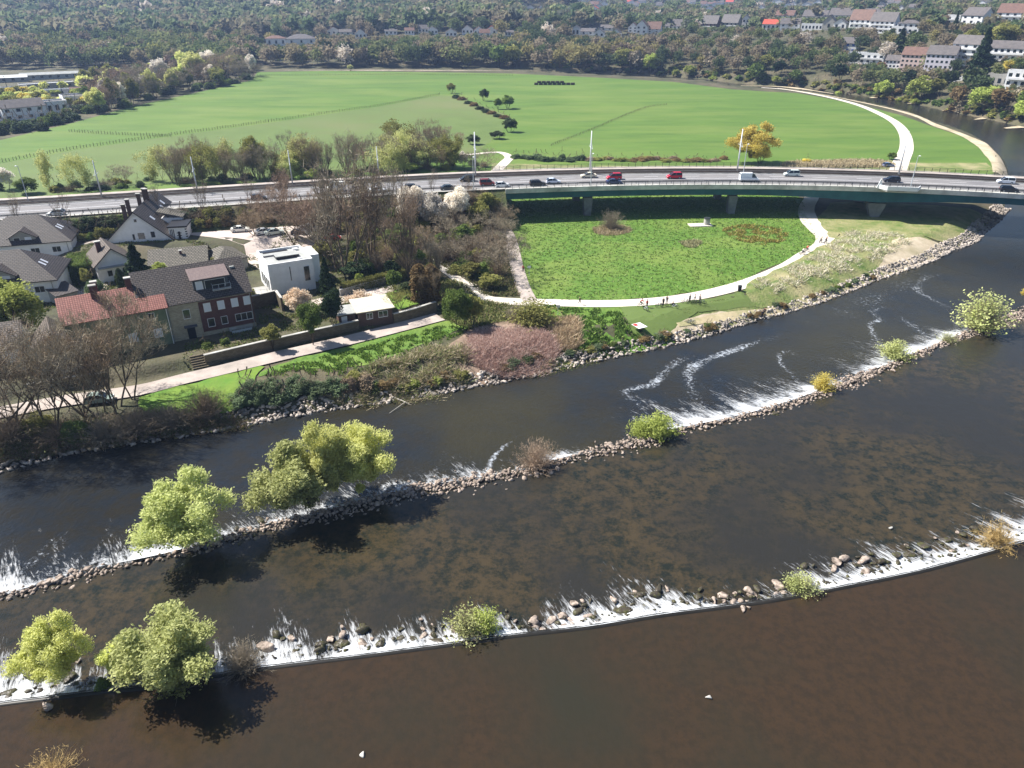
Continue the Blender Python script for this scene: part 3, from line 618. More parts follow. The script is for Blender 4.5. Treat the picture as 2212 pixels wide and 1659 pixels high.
# -- unit-height plants, scaled where they stand
def fit(sg, r, z1):
    m = max(math.hypot(*p[1][:2]) for p in sg); k = min(1, r/m); zz = z1/max(p[1][2] for p in sg)
    f = lambda p: (p[0]*k, p[1]*k, p[2]*min(1, zz)); return [(f(a), f(b), c, d) for a, b, c, d in sg]
def willow_parts(mat, var, n=26000, leaf=.0155):       # dense crown of fine upright shoots reaching almost to the ground
    def f():
        g = np.random.default_rng(1000+var); sg, tp = grow(340+var*3, 1.0, .7, 4, .022, .10, up=.35, nb=(4,6)); sg = [(a, b, c*.62, d_*.62) for a, b, c, d_ in fit(sg, .30, .58)]; V, F = tubes_arr(sg, 4)
        nc = 52; d = g.normal(size=(nc, 3)); d /= np.linalg.norm(d, axis=1)[:, None]; cc = d*g.uniform(.25, .85, nc)[:, None]*(1+.16*np.sin(d[:, 0:1]*4+var)+.12*np.cos(d[:, 2:3]*6+var*2)); rr_ = g.uniform(.12, .28, nc)
        k = g.integers(0, nc, n); q = g.normal(size=(n, 3)); q /= np.linalg.norm(q, axis=1)[:, None]; C = cc[k]+q*(rr_[k]*(g.uniform(.3, 1.1, n)+(g.random(n) < .06)*.3))[:, None]; C *= np.array([.43, .43, .44]); C[:, 2] += .52
        w_ = .38+.62*np.clip(C[:, 2]/.42, 0, 1); C[:, 0] *= w_; C[:, 1] *= w_; C = C[C[:, 2] > .02]
        ax = C-np.array([0, 0, -.1]); ax /= np.linalg.norm(ax, axis=1)[:, None]; Q = rot_quads(C, leaf, var, elong=2.2, up=ax*.7); return arr_mesh('trunk', V, F, m_barkd), arr_mesh('crown', Q, quadF(len(C)), MATS[mat])
    return cached(('willow', mat, var, n), f)
def leafy_parts(mat, var, lod=1, wide=.42):
    def f():
        sg, tp = grow(40+var, 1.0, .55, 4 if lod else 3, .026, .24, up=.25); sg = fit(sg, wide*.78, .86); V, F = tubes_arr(sg, 4); tr = arr_mesh('trunk', V, F, m_barkd)
        n = {2: 15000, 1: 5200, 0: 1100}[lod]; lf = {2: .021, 1: .034, 0: .075}[lod]
        C = crown_pts(n, wide*1.05, wide*1.05, .46, 46 if lod else 18, .26 if lod else .42, 100+var, .35); C[:, 2] += .52; C = C[C[:, 2] > .08]
        cr = arr_mesh('crown', rot_quads(C, lf, var), quadF(len(C)), MATS[mat]); return tr, cr
    return cached(('leafy', mat, var, lod, wide), f)
def bare_parts(mat, var, shape='round', dens=1):
    def f():
        kw = dict(high=dict(spread=.36, trunk=.24, up=.35), round=dict(spread=.62, trunk=.30), tall=dict(spread=.34, trunk=.28, up=.4), fan=dict(spread=.75, trunk=.12, up=.3, nb=(3,5)))[shape]
        sg, tp = grow(70+var*7, 1.0, levels=5, r={'fan':.015,'high':.036,'tall':.034}.get(shape,.028), decay=.70, **kw); V, F = tubes_arr(sg, 4); tr = arr_mesh('trunk', V, F, m_bark)
        V2, F2 = twigs(tp, int(4200*dens*(.42 if shape in ('tall','high') else .7)), .085, .0052, var); return tr, arr_mesh('crown', V2, F2, MATS[mat])
    return cached(('bare', mat, var, shape, dens), f)
def thin_parts(mat, var):          # young leaf over visible branches
    def f():
        sg, tp = grow(170+var*5, 1.0, .42, 5, .02, .2, up=.4, decay=.74); V, F = tubes_arr(sg, 4); tr = arr_mesh('trunk', V, F, m_bark)
        g = np.random.default_rng(var); Tp = np.array([t[0] for t in tp]); C = Tp[g.integers(0, len(Tp), 5600)]+g.normal(0, .045, (5600, 3))
        return tr, arr_mesh('crown', rot_quads(C, .026, var), quadF(len(C)), MATS[mat])
    return cached(('thin', mat, var), f)
def cone_parts(mat, var):
    def f():
        g = np.random.default_rng(var); n = 5000; z = g.uniform(.05, 1, n)**1.2; a = g.uniform(0, 6.28, n); tier = .8+.25*np.sin(z*40+a*2); r = (1-z)*.30*tier*g.uniform(.55, 1.05, n)+.01
        C = np.stack([np.cos(a)*r, np.sin(a)*r, z-.1*r], 1); cr = arr_mesh('crown', rot_quads(C, .04, var), quadF(n), MATS[mat])
        mb = MB(); mb.tube((0,0,-.05), (0,0,.9), .03, .006, 6); return mb.mesh('trunk', m_barkd, uv=False), cr
    return cached(('cone', mat, var), f)
def col_parts(mat, var):           # narrow upright hedge-like crown
    def f():
        g = np.random.default_rng(var); n = 3500; z = g.uniform(.03, 1, n); a = g.uniform(0, 6.28, n); r = .17*np.minimum(1, (1-z)*4)**.5*g.uniform(.7, 1.05, n)*(.9+.15*np.sin(z*17+a*3))
        C = np.stack([np.cos(a)*r, np.sin(a)*r, z], 1); cr = arr_mesh('crown', rot_quads(C, .035, var), quadF(n), MATS[mat])
        mb = MB(); mb.tube((0,0,-.05), (0,0,.85), .02, .006, 6); return mb.mesh('trunk', m_barkd, uv=False), cr
    return cached(('col', mat, var), f)
def bush_parts(mat, var, lod=1):          # leafy to the ground
    def f():
        n = 9000 if lod == 2 else (3600 if lod else 600); C = crown_pts(n, .5, .5, .8, 34 if lod else 12, .3, 300+var, .35); C[:, 2] += .18; C = C[(C[:, 2] > 0.0)]
        sg, tp = grow(500+var, .8, .7, 3, .02, .1, nb=(3,4)); V, F = tubes_arr(sg, 4)
        return arr_mesh('stem', V, F, m_bark), arr_mesh('crown', rot_quads(C, .032 if lod == 2 else (.052 if lod else .12), var), quadF(len(C)), MATS[mat])
    return cached(('bush', mat, var, lod), f)
def spray_parts(mat, var, leafmat=None, n=260, lf=3000, back=0.0):        # fan of thin wands from one stool, young leaf on them
    def f():
        g = np.random.default_rng(700+var); a = g.uniform(0, 6.28, n); el = g.uniform(.25, 1.5, n); L = g.uniform(.6, 1.05, n); d0 = np.stack([np.cos(a)*np.cos(el), np.sin(a)*np.cos(el), np.sin(el)], 1); d0[:, 2] += back
        segs = []; pts = []
        for i in range(n):
            p = np.array([g.normal(0,.05), g.normal(0,.05), 0]); d = d0[i].copy()
            for k in range(4):
                q = p+d*L[i]/4*np.array([.62,.62,1]); segs.append((p, q, .006*(1-k*.2), .006*(.8-k*.2))); pts.append((q, d.copy())); p = q; d = d+g.normal(0, .13, 3)+np.array([0,0,.08]); d /= np.linalg.norm(d)
        V, F = tubes_arr(segs, 3); st = arr_mesh('stem', V, F, MATS[mat])
        if not leafmat:
            V2, F2 = twigs([(tuple(p), tuple(d)) for p, d in pts], lf, .1, .006, var); return st, arr_mesh('crown', V2, F2, MATS[mat])
        Q = np.array([p for p, d in pts]); C = Q[g.integers(0, len(Q), lf)]+g.normal(0, .04, (lf, 3)); C = C[C[:, 2] > .1]
        return st, arr_mesh('crown', rot_quads(C, .034, var), quadF(len(C)), MATS[leafmat])
    return cached(('spray', mat, var, leafmat, n, lf), f)
KIND = dict(willow=willow_parts, leafy=leafy_parts, bare=bare_parts, thin=thin_parts, cone=cone_parts, col=col_parts, bush=bush_parts, spray=spray_parts)
BUCK = {}
def flush(key, name, label):        # uncountable undergrowth: all of one kind in one mesh
    Vs, Fs, Ms, mats, n0 = [], [], [], [], 0
    for me, mx in BUCK[key]:
        V = np.empty(len(me.vertices)*3, np.float32); me.vertices.foreach_get('co', V); V = V.reshape(-1, 3)@np.array(mx.to_3x3()).T.astype(np.float32)+np.array(mx.translation, np.float32)
        F = np.empty(len(me.loops), np.int32); me.loops.foreach_get('vertex_index', F); F = F.reshape(-1, 4)+n0; n0 += len(V); m = me.materials[0]
        if m not in mats: mats.append(m)
        Vs.append(V); Fs.append(F); Ms.append(np.full(len(F), mats.index(m), np.int32))
    me = arr_mesh(name, np.concatenate(Vs), np.concatenate(Fs), mats); me.polygons.foreach_set('material_index', np.concatenate(Ms)); return tag(link(name, me), label, kind='stuff')
def plant(kind, mat, u, v, hgt, wid=None, label=None, cat='tree', group=None, var=None, name=None, rz=None, xyz=None, zoff=0, bucket=None, **kw):
    x, y, z = xyz if xyz else T(u, v)
    if u > 0 and 140 < y < 320 and x < 0 and kind: x, y, z = settle(u, v, x, y, z)
    var = random.randint(0, 2) if var is None else var
    a, b = KIND[kind](mat, var, **kw)
    w = (wid/(.86 if kind in ('leafy','bare','thin','spray','willow') else (1.0 if kind == 'bush' else (.6 if kind == 'cone' else .34)))) if wid else hgt
    if bucket:
        mx = Matrix.Translation((x, y, z+zoff))@Matrix.Rotation(random.uniform(0, 6.28), 4, 'Z')@Matrix.Diagonal((w, w, hgt, 1)); BUCK.setdefault(bucket, []).extend([(a, mx), (b, mx)]); return None
    e = empty(name or ('tree' if cat == 'tree' else cat.replace(' ', '_')), (x, y, z+zoff), random.uniform(0, 6.28) if rz is None else rz, label, cat, group, (w, w, hgt))
    link(a.name.split('.')[0], a, e); link(b.name.split('.')[0], b, e); return e
# ------------------------------------------------------------------ houses
m_wwall = M('render_white', S(240,240,240), S(224,224,224), sc=.6, rough=.85, coords='Object')
m_wall = m_wwall
m_cream = M('render_cream', S(222,212,188), S(204,192,168), sc=.6, coords='Object')
m_grey = M('render_grey', S(168,166,160), S(148,146,140), sc=.6, coords='Object')
m_green = M('render_green', S(112,124,100), S(94,108,84), sc=.5, coords='Object')
m_brickr = M_brick('brick_red', S(108,70,64), S(88,54,52), S(104,88,82), .25, .085, .01)
m_brickp = M_brick('brick_pale', S(176,168,146), S(150,142,124), S(184,178,160), .4, .16, .012)
m_brickd = M_brick('brick_dark', S(104,78,66), S(84,62,54), S(110,98,88), .25, .085, .01)
m_stone = M_brick('stone_wall', S(122,112,92), S(98,88,72), S(78,70,58), .5, .22, .02, bump=.6)
m_rdark = M_brick('roof_tiles_dark', S(100,92,88), S(84,78,76), S(34,32,32), .7, .42, .06, rough=.55, bump=.9)
m_rbrn = M_brick('roof_tiles_brown', S(128,116,106), S(106,96,88), S(52,48,44), .7, .42, .06, rough=.6, bump=.9)
m_rgrey = M_brick('roof_tiles_grey', S(132,126,114), S(110,106,96), S(50,46,42), .6, .5, .07, rough=.7, bump=.8)
m_rred = M_brick('roof_tiles_red', S(178,124,112), S(158,106,96), S(112,70,62), .36, .42, .05, rough=.6, bump=.9, off=0)
m_rfar = M('roof_far_grey', S(112,106,104), S(90,86,86), sc=.6, rough=.6)
m_rfarb = M('roof_far_brown', S(126,98,86), S(104,80,72), sc=.6, rough=.6)
m_rfarr = M('roof_far_red', S(196,92,70), S(170,76,60), sc=.6, rough=.6)
m_felt = M('roof_felt', S(176,178,174), S(150,152,150), sc=.5)
m_slate = M('dormer_cladding', S(84,88,94), S(70,74,80), sc=1)
m_glass = M('window_glass', S(30,36,44), rough=.12, spec=.6)
m_shut = M('roller_shutter', S(214,218,226), rough=.5)
m_frame = M('window_frame', S(226,226,226), rough=.5)
m_pipe = M('downpipe_zinc', S(150,152,150), rough=.4, metal=.4)
m_black = M('black_trim', S(34,34,38), rough=.5)
m_blue = M('blue_frame', S(60,100,190), rough=.5)
def wall_frame(side, w, d):       # origin, direction along, outward
    return {'f': (Vector((0,0,0)), Vector((1,0,0)), Vector((0,-1,0))), 'b': (Vector((w,d,0)), Vector((-1,0,0)), Vector((0,1,0))),
            'r': (Vector((w,0,0)), Vector((0,1,0)), Vector((1,0,0))), 'l': (Vector((0,d,0)), Vector((0,-1,0)), Vector((-1,0,0)))}[side]
def window(e, side, w, d, a, z, ww, hh, kind='glass', far=False):
    o, t, n = wall_frame(side, w, d); c = o+t*a+Vector((0,0,z))
    def bx(mb, a0, a1, z0, z1, d0, d1):
        p = [c+t*a_+Vector((0,0,z_))+n*d_ for d_ in (d0, d1) for (a_, z_) in ((a0,z0),(a1,z0),(a1,z1),(a0,z1))]
        mb.add(p, [(0,1,2,3),(7,6,5,4),(0,4,5,1),(1,5,6,2),(2,6,7,3),(3,7,4,0)])
    if far:
        mb = MB(); bx(mb, -ww/2, ww/2, -hh/2, hh/2, -.02, .04); return mb.build('window', m_glass if kind != 'blue' else m_blue, e)
    f = .07; mb = MB()
    for q in ((-ww/2-f, ww/2+f, hh/2, hh/2+f), (-ww/2-f, ww/2+f, -hh/2-f-.04, -hh/2), (-ww/2-f, -ww/2, -hh/2, hh/2), (ww/2, ww/2+f, -hh/2, hh/2)): bx(mb, *q, -.02, .07)
    if kind == 'glass' and ww > .9: bx(mb, -.03, .03, -hh/2, hh/2, -.01, .055)
    fr = mb.build('window', m_frame if kind != 'door' else m_black, e)
    mb = MB(); bx(mb, -ww/2, ww/2, -hh/2, hh/2, -.015, .03 if kind != 'shutter' else .05); p = mb.build('pane' if kind != 'shutter' else 'shutter', m_shut if kind == 'shutter' else m_glass, fr); return fr
def chimney(e, roof, x, y, z0, z1, s=.55, mat=None, cap=True):
    mb = MB(); mb.box(x-s, y-s*.7, z0, x+s, y+s*.7, z1); mb.build('chimney', mat or m_brickr, roof or e)
    if cap: mb = MB(); mb.box(x-s-.12, y-s*.7-.12, z1, x+s+.12, y+s*.7+.12, z1+.18); mb.build('chimney_cap', m_conc, roof or e)
def slab_roof(mb, quad, th=.22):       # quad of 3-D points -> thick slab
    q = [Vector(p) for p in quad]; n = (q[1]-q[0]).cross(q[2]-q[0]).normalized()
    if n.z < 0: n = -n
    lo = [p-n*th for p in q]; k = len(q)
    mb.add([*q, *lo], [tuple(range(k)), tuple(range(2*k-1, k-1, -1))]+[(i, (i+1)%k, k+(i+1)%k, k+i) for i in range(k)])
def body(e, w, d, hw, roof='gx', rise=3, over=.45, wm=None, rm=None, sink=.6, offset=None):
    """walls and roof in local space; gx ridge along x, gy ridge along y, hip, flat, shed"""
    wm = wm or m_wwall; rm = rm or m_rdark; mb = MB(); z0 = -sink
    c = [(0,0),(w,0),(w,d),(0,d)]
    if roof == 'gx':
        mb.add([(0,0,z0),(w,0,z0),(w,d,z0),(0,d,z0),(0,0,hw),(w,0,hw),(w,d,hw),(0,d,hw),(0,d/2,hw+rise),(w,d/2,hw+rise)], [(0,1,5,4),(2,3,7,6),(1,2,6,9,5),(3,0,4,8,7),(0,3,2,1)])
        W_ = mb.build('wall', wm, e); r = MB(); k = rise/(d/2); o = over
        slab_roof(r, [(-o,-o,hw-o*k+.12),(w+o,-o,hw-o*k+.12),(w+o,d/2,hw+rise+.12),(-o,d/2,hw+rise+.12)]); slab_roof(r, [(-o,d+o,hw-o*k+.12),(w+o,d+o,hw-o*k+.12),(w+o,d/2,hw+rise+.121),(-o,d/2,hw+rise+.121)])
    elif roof == 'gy':
        mb.add([(0,0,z0),(w,0,z0),(w,d,z0),(0,d,z0),(0,0,hw),(w,0,hw),(w,d,hw),(0,d,hw),(w/2,0,hw+rise),(w/2,d,hw+rise)], [(0,1,5,8,4),(2,3,7,9,6),(1,2,6,5),(3,0,4,7),(0,3,2,1)])
        W_ = mb.build('wall', wm, e); r = MB(); k = rise/(w/2); o = over
        slab_roof(r, [(-o,-o,hw-o*k+.12),(-o,d+o,hw-o*k+.12),(w/2,d+o,hw+rise+.12),(w/2,-o,hw+rise+.12)]); slab_roof(r, [(w+o,-o,hw-o*k+.12),(w+o,d+o,hw-o*k+.12),(w/2,d+o,hw+rise+.121),(w/2,-o,hw+rise+.121)])
    elif roof == 'hip':
        mb.box(0,0,z0,w,d,hw); W_ = mb.build('wall', wm, e); r = MB(); o = over; k = min(w, d)/2; a, b = ((k, d/2), (w-k, d/2)) if w >= d else ((w/2, k), (w/2, d-k))
        lo = [(-o,-o,hw-.1),(w+o,-o,hw-.1),(w+o,d+o,hw-.1),(-o,d+o,hw-.1)]; lo2 = [(x,y,hw+.1) for x,y,_ in lo]; top = [(*a,hw+rise),(*b,hw+rise)]
        fs = [(0,3,2,1)]+[(i,(i+1)%4,4+(i+1)%4,4+i) for i in range(4)]
        fs += [(4,5,9,8),(5,6,9),(6,7,8,9),(7,4,8)] if w >= d else [(4,5,8),(5,6,9,8),(6,7,9),(7,4,8,9)]
        r.add(lo+lo2+top, fs)
    elif roof == 'shed':
        mb.add([(0,0,z0),(w,0,z0),(w,d,z0),(0,d,z0),(0,0,hw),(w,0,hw),(w,d,hw+rise),(0,d,hw+rise)], [(0,1,5,4),(2,3,7,6),(1,2,6,5),(3,0,4,7),(0,3,2,1)]); W_ = mb.build('wall', wm, e); r = MB(); o = over; k = rise/d
        slab_roof(r, [(-o,-o,hw-o*k+.2),(w+o,-o,hw-o*k+.2),(w+o,d+o,hw+rise+o*k+.2),(-o,d+o,hw+rise+o*k+.2)], .18)
    else:      # flat with parapet
        mb.box(0,0,z0,w,d,hw); W_ = mb.build('wall', wm, e); r = MB(); r.box(-over,-over,hw+.003,w+over,d+over,hw+.2)
        if rise: 
            r = MB(); r.box(.3,.3,hw+.003,w-.3,d-.3,hw+.1); p = MB()
            for q in ((0,0,w,.3),(0,d-.3,w,d),(0,.3,.3,d-.3),(w-.3,.3,w,d-.3)): p.box(q[0],q[1],hw+.004,q[2],q[3],hw+rise)
            p.build('parapet', wm, e)
    R_ = r.build('roof', rm, e); return W_, R_
def house(name, label, A, B, d, z0, hw, roof, rise, cat='house', group=None, **kw):     # A, B: ground corners of the front, left to right
    A = Vector(A[:2]); B = Vector(B[:2]); w = (B-A).length; rz = math.atan2((B-A).y, (B-A).x)
    e = empty(name, (A.x, A.y, z0), rz, label, cat, group); W_, R_ = body(e, w, d, hw, roof, rise, **kw); return e, w, R_
def lbox(e, name, mat, *b):
    mb = MB(); mb.box(*b); return mb.build(name, mat, e)
# 1 brick and pale-stone row house with dark roof
A = Vector(P2(359,662,8.5)); B = Vector(P2(542,630,8.5)); u_ = (B-A).normalized(); n_ = Vector((-u_.y, u_.x)); A1 = A-u_*4.0+n_*.4; B1 = B+n_*.4
e, w, rf = house('row_house', 'large row house with dark tiled roof, red brick front and a wide dormer with balcony', A1, B1, 13, 1.0, 7.6, 'gx', 4.6, over=.35, wm=m_brickp, rm=m_rdark)
lbox(e, 'brick_facade', m_brickr, 9.2, -.06, 1.3, w+.001, -.003, 7.1)
for x in (10.6, 13.0, 15.4, 17.6):
    if x < w-.6: window(e, 'f', w, 13, x, 5.9, 1.1, 1.5, 'shutter').location.y -= .06
for x, z, ww, hh in ((10.8,2.9,1.1,1.5),(13.1,2.9,1.0,1.4),(15.6,2.9,.95,1.3),(16.6,2.9,.95,1.3),(17.6,2.9,.95,1.3)):
    if x < w-.5: window(e, 'f', w, 13, x, z, ww, hh, 'dark').location.y -= .06
window(e, 'f', w, 13, 7.0, 5.3, 1.1, 1.6, 'dark'); window(e, 'f', w, 13, 7.2, 1.5, 1.2, 2.5, 'door').name = 'door'
lbox(e, 'door_canopy', m_slate, 6.1,-1.0,2.95,8.3,-.004,3.1); lbox(e, 'doorstep', m_conc, 5.6,-1.6,-.5,8.8,-.004,.2); lbox(e, 'doorstep', m_conc, 5.2,-2.6,-.5,9.2,-1.604,-.1)
lbox(e, 'basement_window_well', m_conc, 13.6,-.35,.1,17.8,-.063,1.2); lbox(e, 'railing', m_gal, 13.8,-1.5,.2,17.4,-1.42,1.0)
mb = MB(); mb.tube((4.1,-.12,-.2),(4.1,-.12,7.3),.07); mb.tube((w-.3,-.15,.1),(w-.3,-.15,7.3),.06); mb.build('downpipe', m_pipe, e)
k = 4.6/6.5   # dormer
dm = MB(); dm.prism([(1.6,8.4),(1.6,10.7),(5.4,11.35),(5.4,10.9)], 9.2, 15.2, 'x'); D_ = dm.build('dormer', m_slate, e)
mb = MB(); slab_roof(mb, [(8.8,1.1,10.85),(15.6,1.1,10.85),(15.6,6.0,11.75),(8.8,6.0,11.75)], .16); mb.build('dormer_roof', M('dormer_roof_gravel', S(128,112,108), S(96,84,84), sc=4), D_)
for x, ww, kd in ((10.2,1.1,'shutter'),(12.9,3.4,'dark')):
    o = window(e, 'f', w, 13, x, 9.5, ww, 1.6, kd); o.location.y = 1.6-.02; o.parent = e
lbox(D_, 'balcony_floor', m_conc, 12.2,.45,8.45,15.4,1.58,8.6)
mb = MB()
for x in (12.25,13.3,14.35,15.35): mb.tube((x,.5,8.6),(x,.5,9.6),.035,n=4)
for z in (8.75,9.6): mb.tube((12.25,.5,z),(15.35,.5,z),.035,n=4)
for x in (12.25,15.35): mb.tube((x,.5,9.6),(x,1.55,9.6),.035,n=4)
mb.build('balcony_railing', m_gal, D_)
lbox(rf, 'skylight', m_felt, 16.3,4.5,10.55,17.1,5.4,11.2)
# 2 red roofed house
A2 = A-u_*16.0-n_*.15; B2 = A-u_*.05-n_*.15
e, w, rf = house('row_house', 'green rendered house under a bright red tiled roof beside the brick row house', A2, B2, 9.8, 1.0, 7.5, 'gx', 2.9, over=.3, wm=m_green, rm=m_rred)
window(e, 'f', w, 10, w-2.6, 6.3, .9, 1.0, 'dark'); window(e, 'f', w, 10, w-2.2, 3.0, 1.3, 1.5, 'shutter'); window(e, 'f', w, 10, w-6.2, 3.0, 1.3, 1.5, 'shutter')
chimney(e, rf, w-4.8, 4.9, 9.3, 12.1, .45); chimney(e, rf, 5.6, 4.0, 9.3, 12.0, .5); chimney(e, rf, 5.9, 6.6, 9.0, 11.8, .45)
mb = MB(); mb.tube((w-.12,-.12,-.2),(w-.12,-.12,7.3),.07); mb.build('downpipe', m_frame, e)
# 3 white villa with steep gable and timbered wing
A = P(232,523,4.6); B = P(372,516,4.6)
e, w, rf = house('villa', 'white villa with a broad gable, dark steep roof and black and white corner wing', A, B, 21, 1.5, 3.4, 'gy', 6.6, over=.5, wm=m_wwall, rm=m_rdark)
for x, z, ww, hh in ((w*.42,4.0,.5,1.4),(w*.54,4.2,1.5,1.5),(w*.72,4.4,.9,1.4),(w*.5,7.9,.6,.7)): window(e, 'f', w, 21, x, z, ww, hh, 'dark')
for x, y, z1 in ((w/2-2.6,2.2,11.2),(w/2-2.2,4.6,11.8),(w/2-.9,9.5,12.0),(w/2+.2,12.5,12.4),(w/2-.7,14.0,12.2)): chimney(e, rf, x, y, 7.0, z1, .42, m_brickd)
wg = lbox(e, 'wing', m_wwall, w-.6, .8, -.5, w+3.4, 6.5, 5.6); lbox(wg, 'wing_roof', m_black, w-.8,.5,5.603,w+3.7,6.8,5.95)
mb = MB()
for i in range(9): mb.box(w+3.1,.73,.2+i*.6,w+3.46,.795,.45+i*.6); mb.box(w+3.403,.8,.2+i*.6,w+3.45,1.2,.45+i*.6)
for i in range(3): mb.box(w-.3+i*.35,.73,.2,w-.15+i*.35,.795,5.2)
mb.box(w+1.4,.72,1.6,w+1.9,.795,4.6)
for i in range(5): mb.box(w+1.1,.71,1.7+i*.62,w+2.2,.79,1.85+i*.62)
mb.build('timber_framing', m_black, wg)
r = MB(); slab_roof(r, [(w*.72,6.4,8.2),(w*.72,11.8,8.2),(w+1.8,11.8,6.7),(w+1.8,6.4,6.7)]); r.build('cross_gable_roof', m_rgrey, rf)
lbox(e, 'wing', m_wwall, w*.75, 6.6, 3.0, w+1.5, 11.5, 6.5)
lbox(e, 'lean_to', m_felt, -2.6, 6, -.5, -.003, 12, 3.4)
for x, y in ((w*.70,3.6),(w*.70,14.0),(w*.66,17.0)):
    zz = 3.4+.12+(w-x)/(w/2)*6.6; q = MB(); s_ = 6.6/(w/2); slab_roof(q, [(x-.5,y-.5,zz+.5*s_+.04),(x-.5,y+.5,zz+.5*s_+.04),(x+.5,y+.5,zz-.5*s_+.04),(x+.5,y-.5,zz-.5*s_+.04)], .1); q.build('skylight', m_shut, rf)
# 4 white middle house
A = P(206,574,5.6); B = P(284,560,5.6)
e, w, rf = house('house', 'small white house with brown gable roof behind the dark fir tree', A, B, 9, 1.5, 4.2, 'gy', 3.1, over=.6, wm=m_wwall, rm=m_rbrn)
for x in (2.4,5.4): window(e, 'f', w, 9, x, 1.9, .9, 1.2, 'dark')
lbox(e, 'porch_roof', m_felt, .3,-1.2,3.3,w-.3,-.003,3.5); chimney(e, rf, w*.28, 4.0, 5.6, 8.0, .5)
# 5, 6 long low grey-roofed outbuildings
A = P(322,578,4.2); B = P(446,567,4.2)
e, w, rf = house('outbuilding', 'long low outbuilding with mossy grey tiles between the villa and the brick row house', A, B, 10.5, 1.5, 2.7, 'gx', 2.3, over=.4, wm=m_cream, rm=m_rgrey, cat='outbuilding')
window(e, 'f', w, 11, w-3.5, 1.7, 1.6, .7, 'dark'); window(e, 'f', w, 11, w-8, 1.7, 1.6, .7, 'dark'); chimney(e, rf, w*.55, 3.2, 3.4, 4.9, .25)
A = P(468,570,4.0); B = P(533,556,4.0)
e, w, rf = house('outbuilding', 'short outbuilding with a hipped grey tiled roof next to the gravel drive', A, B, 9, 1.5, 2.6, 'hip', 2.0, over=.4, wm=m_grey, rm=m_rgrey, cat='outbuilding')
window(e, 'f', w, 9, w-2.5, 1.4, 1.0, 1.0, 'glass')
# 7, 8 hip roofed white houses at the left edge
for (uL,vL,uR,vR,zt,dd,lab) in ((-62,536,151,519,6.2,13.5,'white house with hipped dark roof nearest the road at the left edge'), (-88,622,119,603,6.2,13.0,'lower twin white house with hipped dark roof behind the broad yellow green tree')):
    A = P(uL,vL,zt); B = P(uR,vR,zt)
    e, w, rf = house('house', lab, A, B, dd, 1.5, 4.6, 'hip', 5.0, over=.5, wm=m_wwall, rm=m_rdark)
    for x, k in ((w-7.6,'glass'),(w-3.2,'glass')): window(e, 'f', w, dd, x, 2.9, 1.7, 1.2, k)
    cx = w-9.6; dz = 4.7
    dm = MB(); dm.add([(cx-2.6,.6,dz),(cx+2.6,.6,dz),(cx+2.6,.6,dz+1.5),(cx,.6,dz+3.0),(cx-2.6,.6,dz+1.5),(cx-2.6,5,dz+1),(cx+2.6,5,dz+1),(cx+2.6,5,dz+1.5),(cx,5.6,dz+3.0),(cx-2.6,5,dz+1.5)], [(0,1,2,3,4),(0,5,6,1),(1,6,7,2),(4,9,5,0),(5,9,8,7,6),(2,7,8,3),(3,8,9,4)])
    D_ = dm.build('dormer', m_grey, e); r = MB()
    slab_roof(r, [(cx-3.1,.1,dz+1.3),(cx,.1,dz+3.1),(cx,6,dz+3.1),(cx-3.1,6,dz+1.3)], .15); slab_roof(r, [(cx+3.1,.1,dz+1.3),(cx,.1,dz+3.101),(cx,6,dz+3.101),(cx+3.1,6,dz+1.3)], .15); r.build('dormer_roof', m_rdark, D_)
    for x, k in ((cx-1.2,'dark'),(cx+1.1,'shutter')): o = window(e, 'f', w, dd, x, dz+.75, 1.2, 1.1, k); o.location.y = .6
    sl_ = 5.0/(dd/2)
    for y in (4.3, 5.9):
        q = MB(); xx = w-2.6; s2 = 5.0/(dd/2)
        zz = lambda x: 4.72+(w+.5-x)*5.0/(dd/2+.5)
        slab_roof(q, [(xx-.6,y-.35,zz(xx-.6)),(xx-.6,y+.35,zz(xx-.6)),(xx+.6,y+.35,zz(xx+.6)),(xx+.6,y-.35,zz(xx+.6))], .1); q.build('skylight', m_shut, rf)
    mb = MB(); mb.tube((w-.8,-.12,-.2),(w-.8,-.12,4.6),.06); mb.build('downpipe', m_pipe, e)
    if vL < 560:
        A = P(152,546,3.0); B = P(232,541,3.0); e, w, rf = house('garage', 'flat grey brown garage between the hipped house and the white villa', A, B, 6.5, 1.5, 1.9, 'shed', .8, over=.3, wm=m_grey, rm=m_rbrn, cat='garage')
    else:
        A = P(126,652,2.6); B = P(170,640,2.6); e, w, rf = house('garage', 'small dark roofed garage left of the red tiled house', A, B, 5.5, 1.5, 2.2, 'shed', .6, over=.3, wm=m_grey, rm=m_rdark, cat='garage')
# 9 modern white cube house
A = Vector(P2(578,575,8.0)); B = Vector(P2(675,560,8.0))
e, w, rf = house('cube_house', 'modern white flat roofed cube house beside the gravel drive', A, B, 10.5, 1.5, 6.2, 'flat', .55, over=0, wm=m_wwall, rm=m_felt)
lbox(e, 'side_block', m_wwall, w+.003, 4.2, -.5, w+2.4, 10.4, 6.1)
lbox(e, 'roof_lantern', m_black, 2.6,3.6,6.31,w-2.0,6.2,6.9); lbox(e, 'roof_lantern', m_felt, 2.5,3.5,6.903,w-1.9,6.3,7.0)
lbox(e, 'roof_hatch', m_frame, w-2.6,1.2,6.31,w-1.8,2.0,6.75); lbox(e, 'roof_hatch', m_frame, w-2.0,8.2,6.31,w-.9,9.1,6.7); lbox(e, 'roof_shadow', m_black, .5,6.3,6.31,3.0,7.4,6.34); lbox(e, 'roof_shadow', m_black, 1.0,9.0,6.31,w-3,9.9,6.34)  # thin black slabs paint the shadow inside the parapet onto the roof
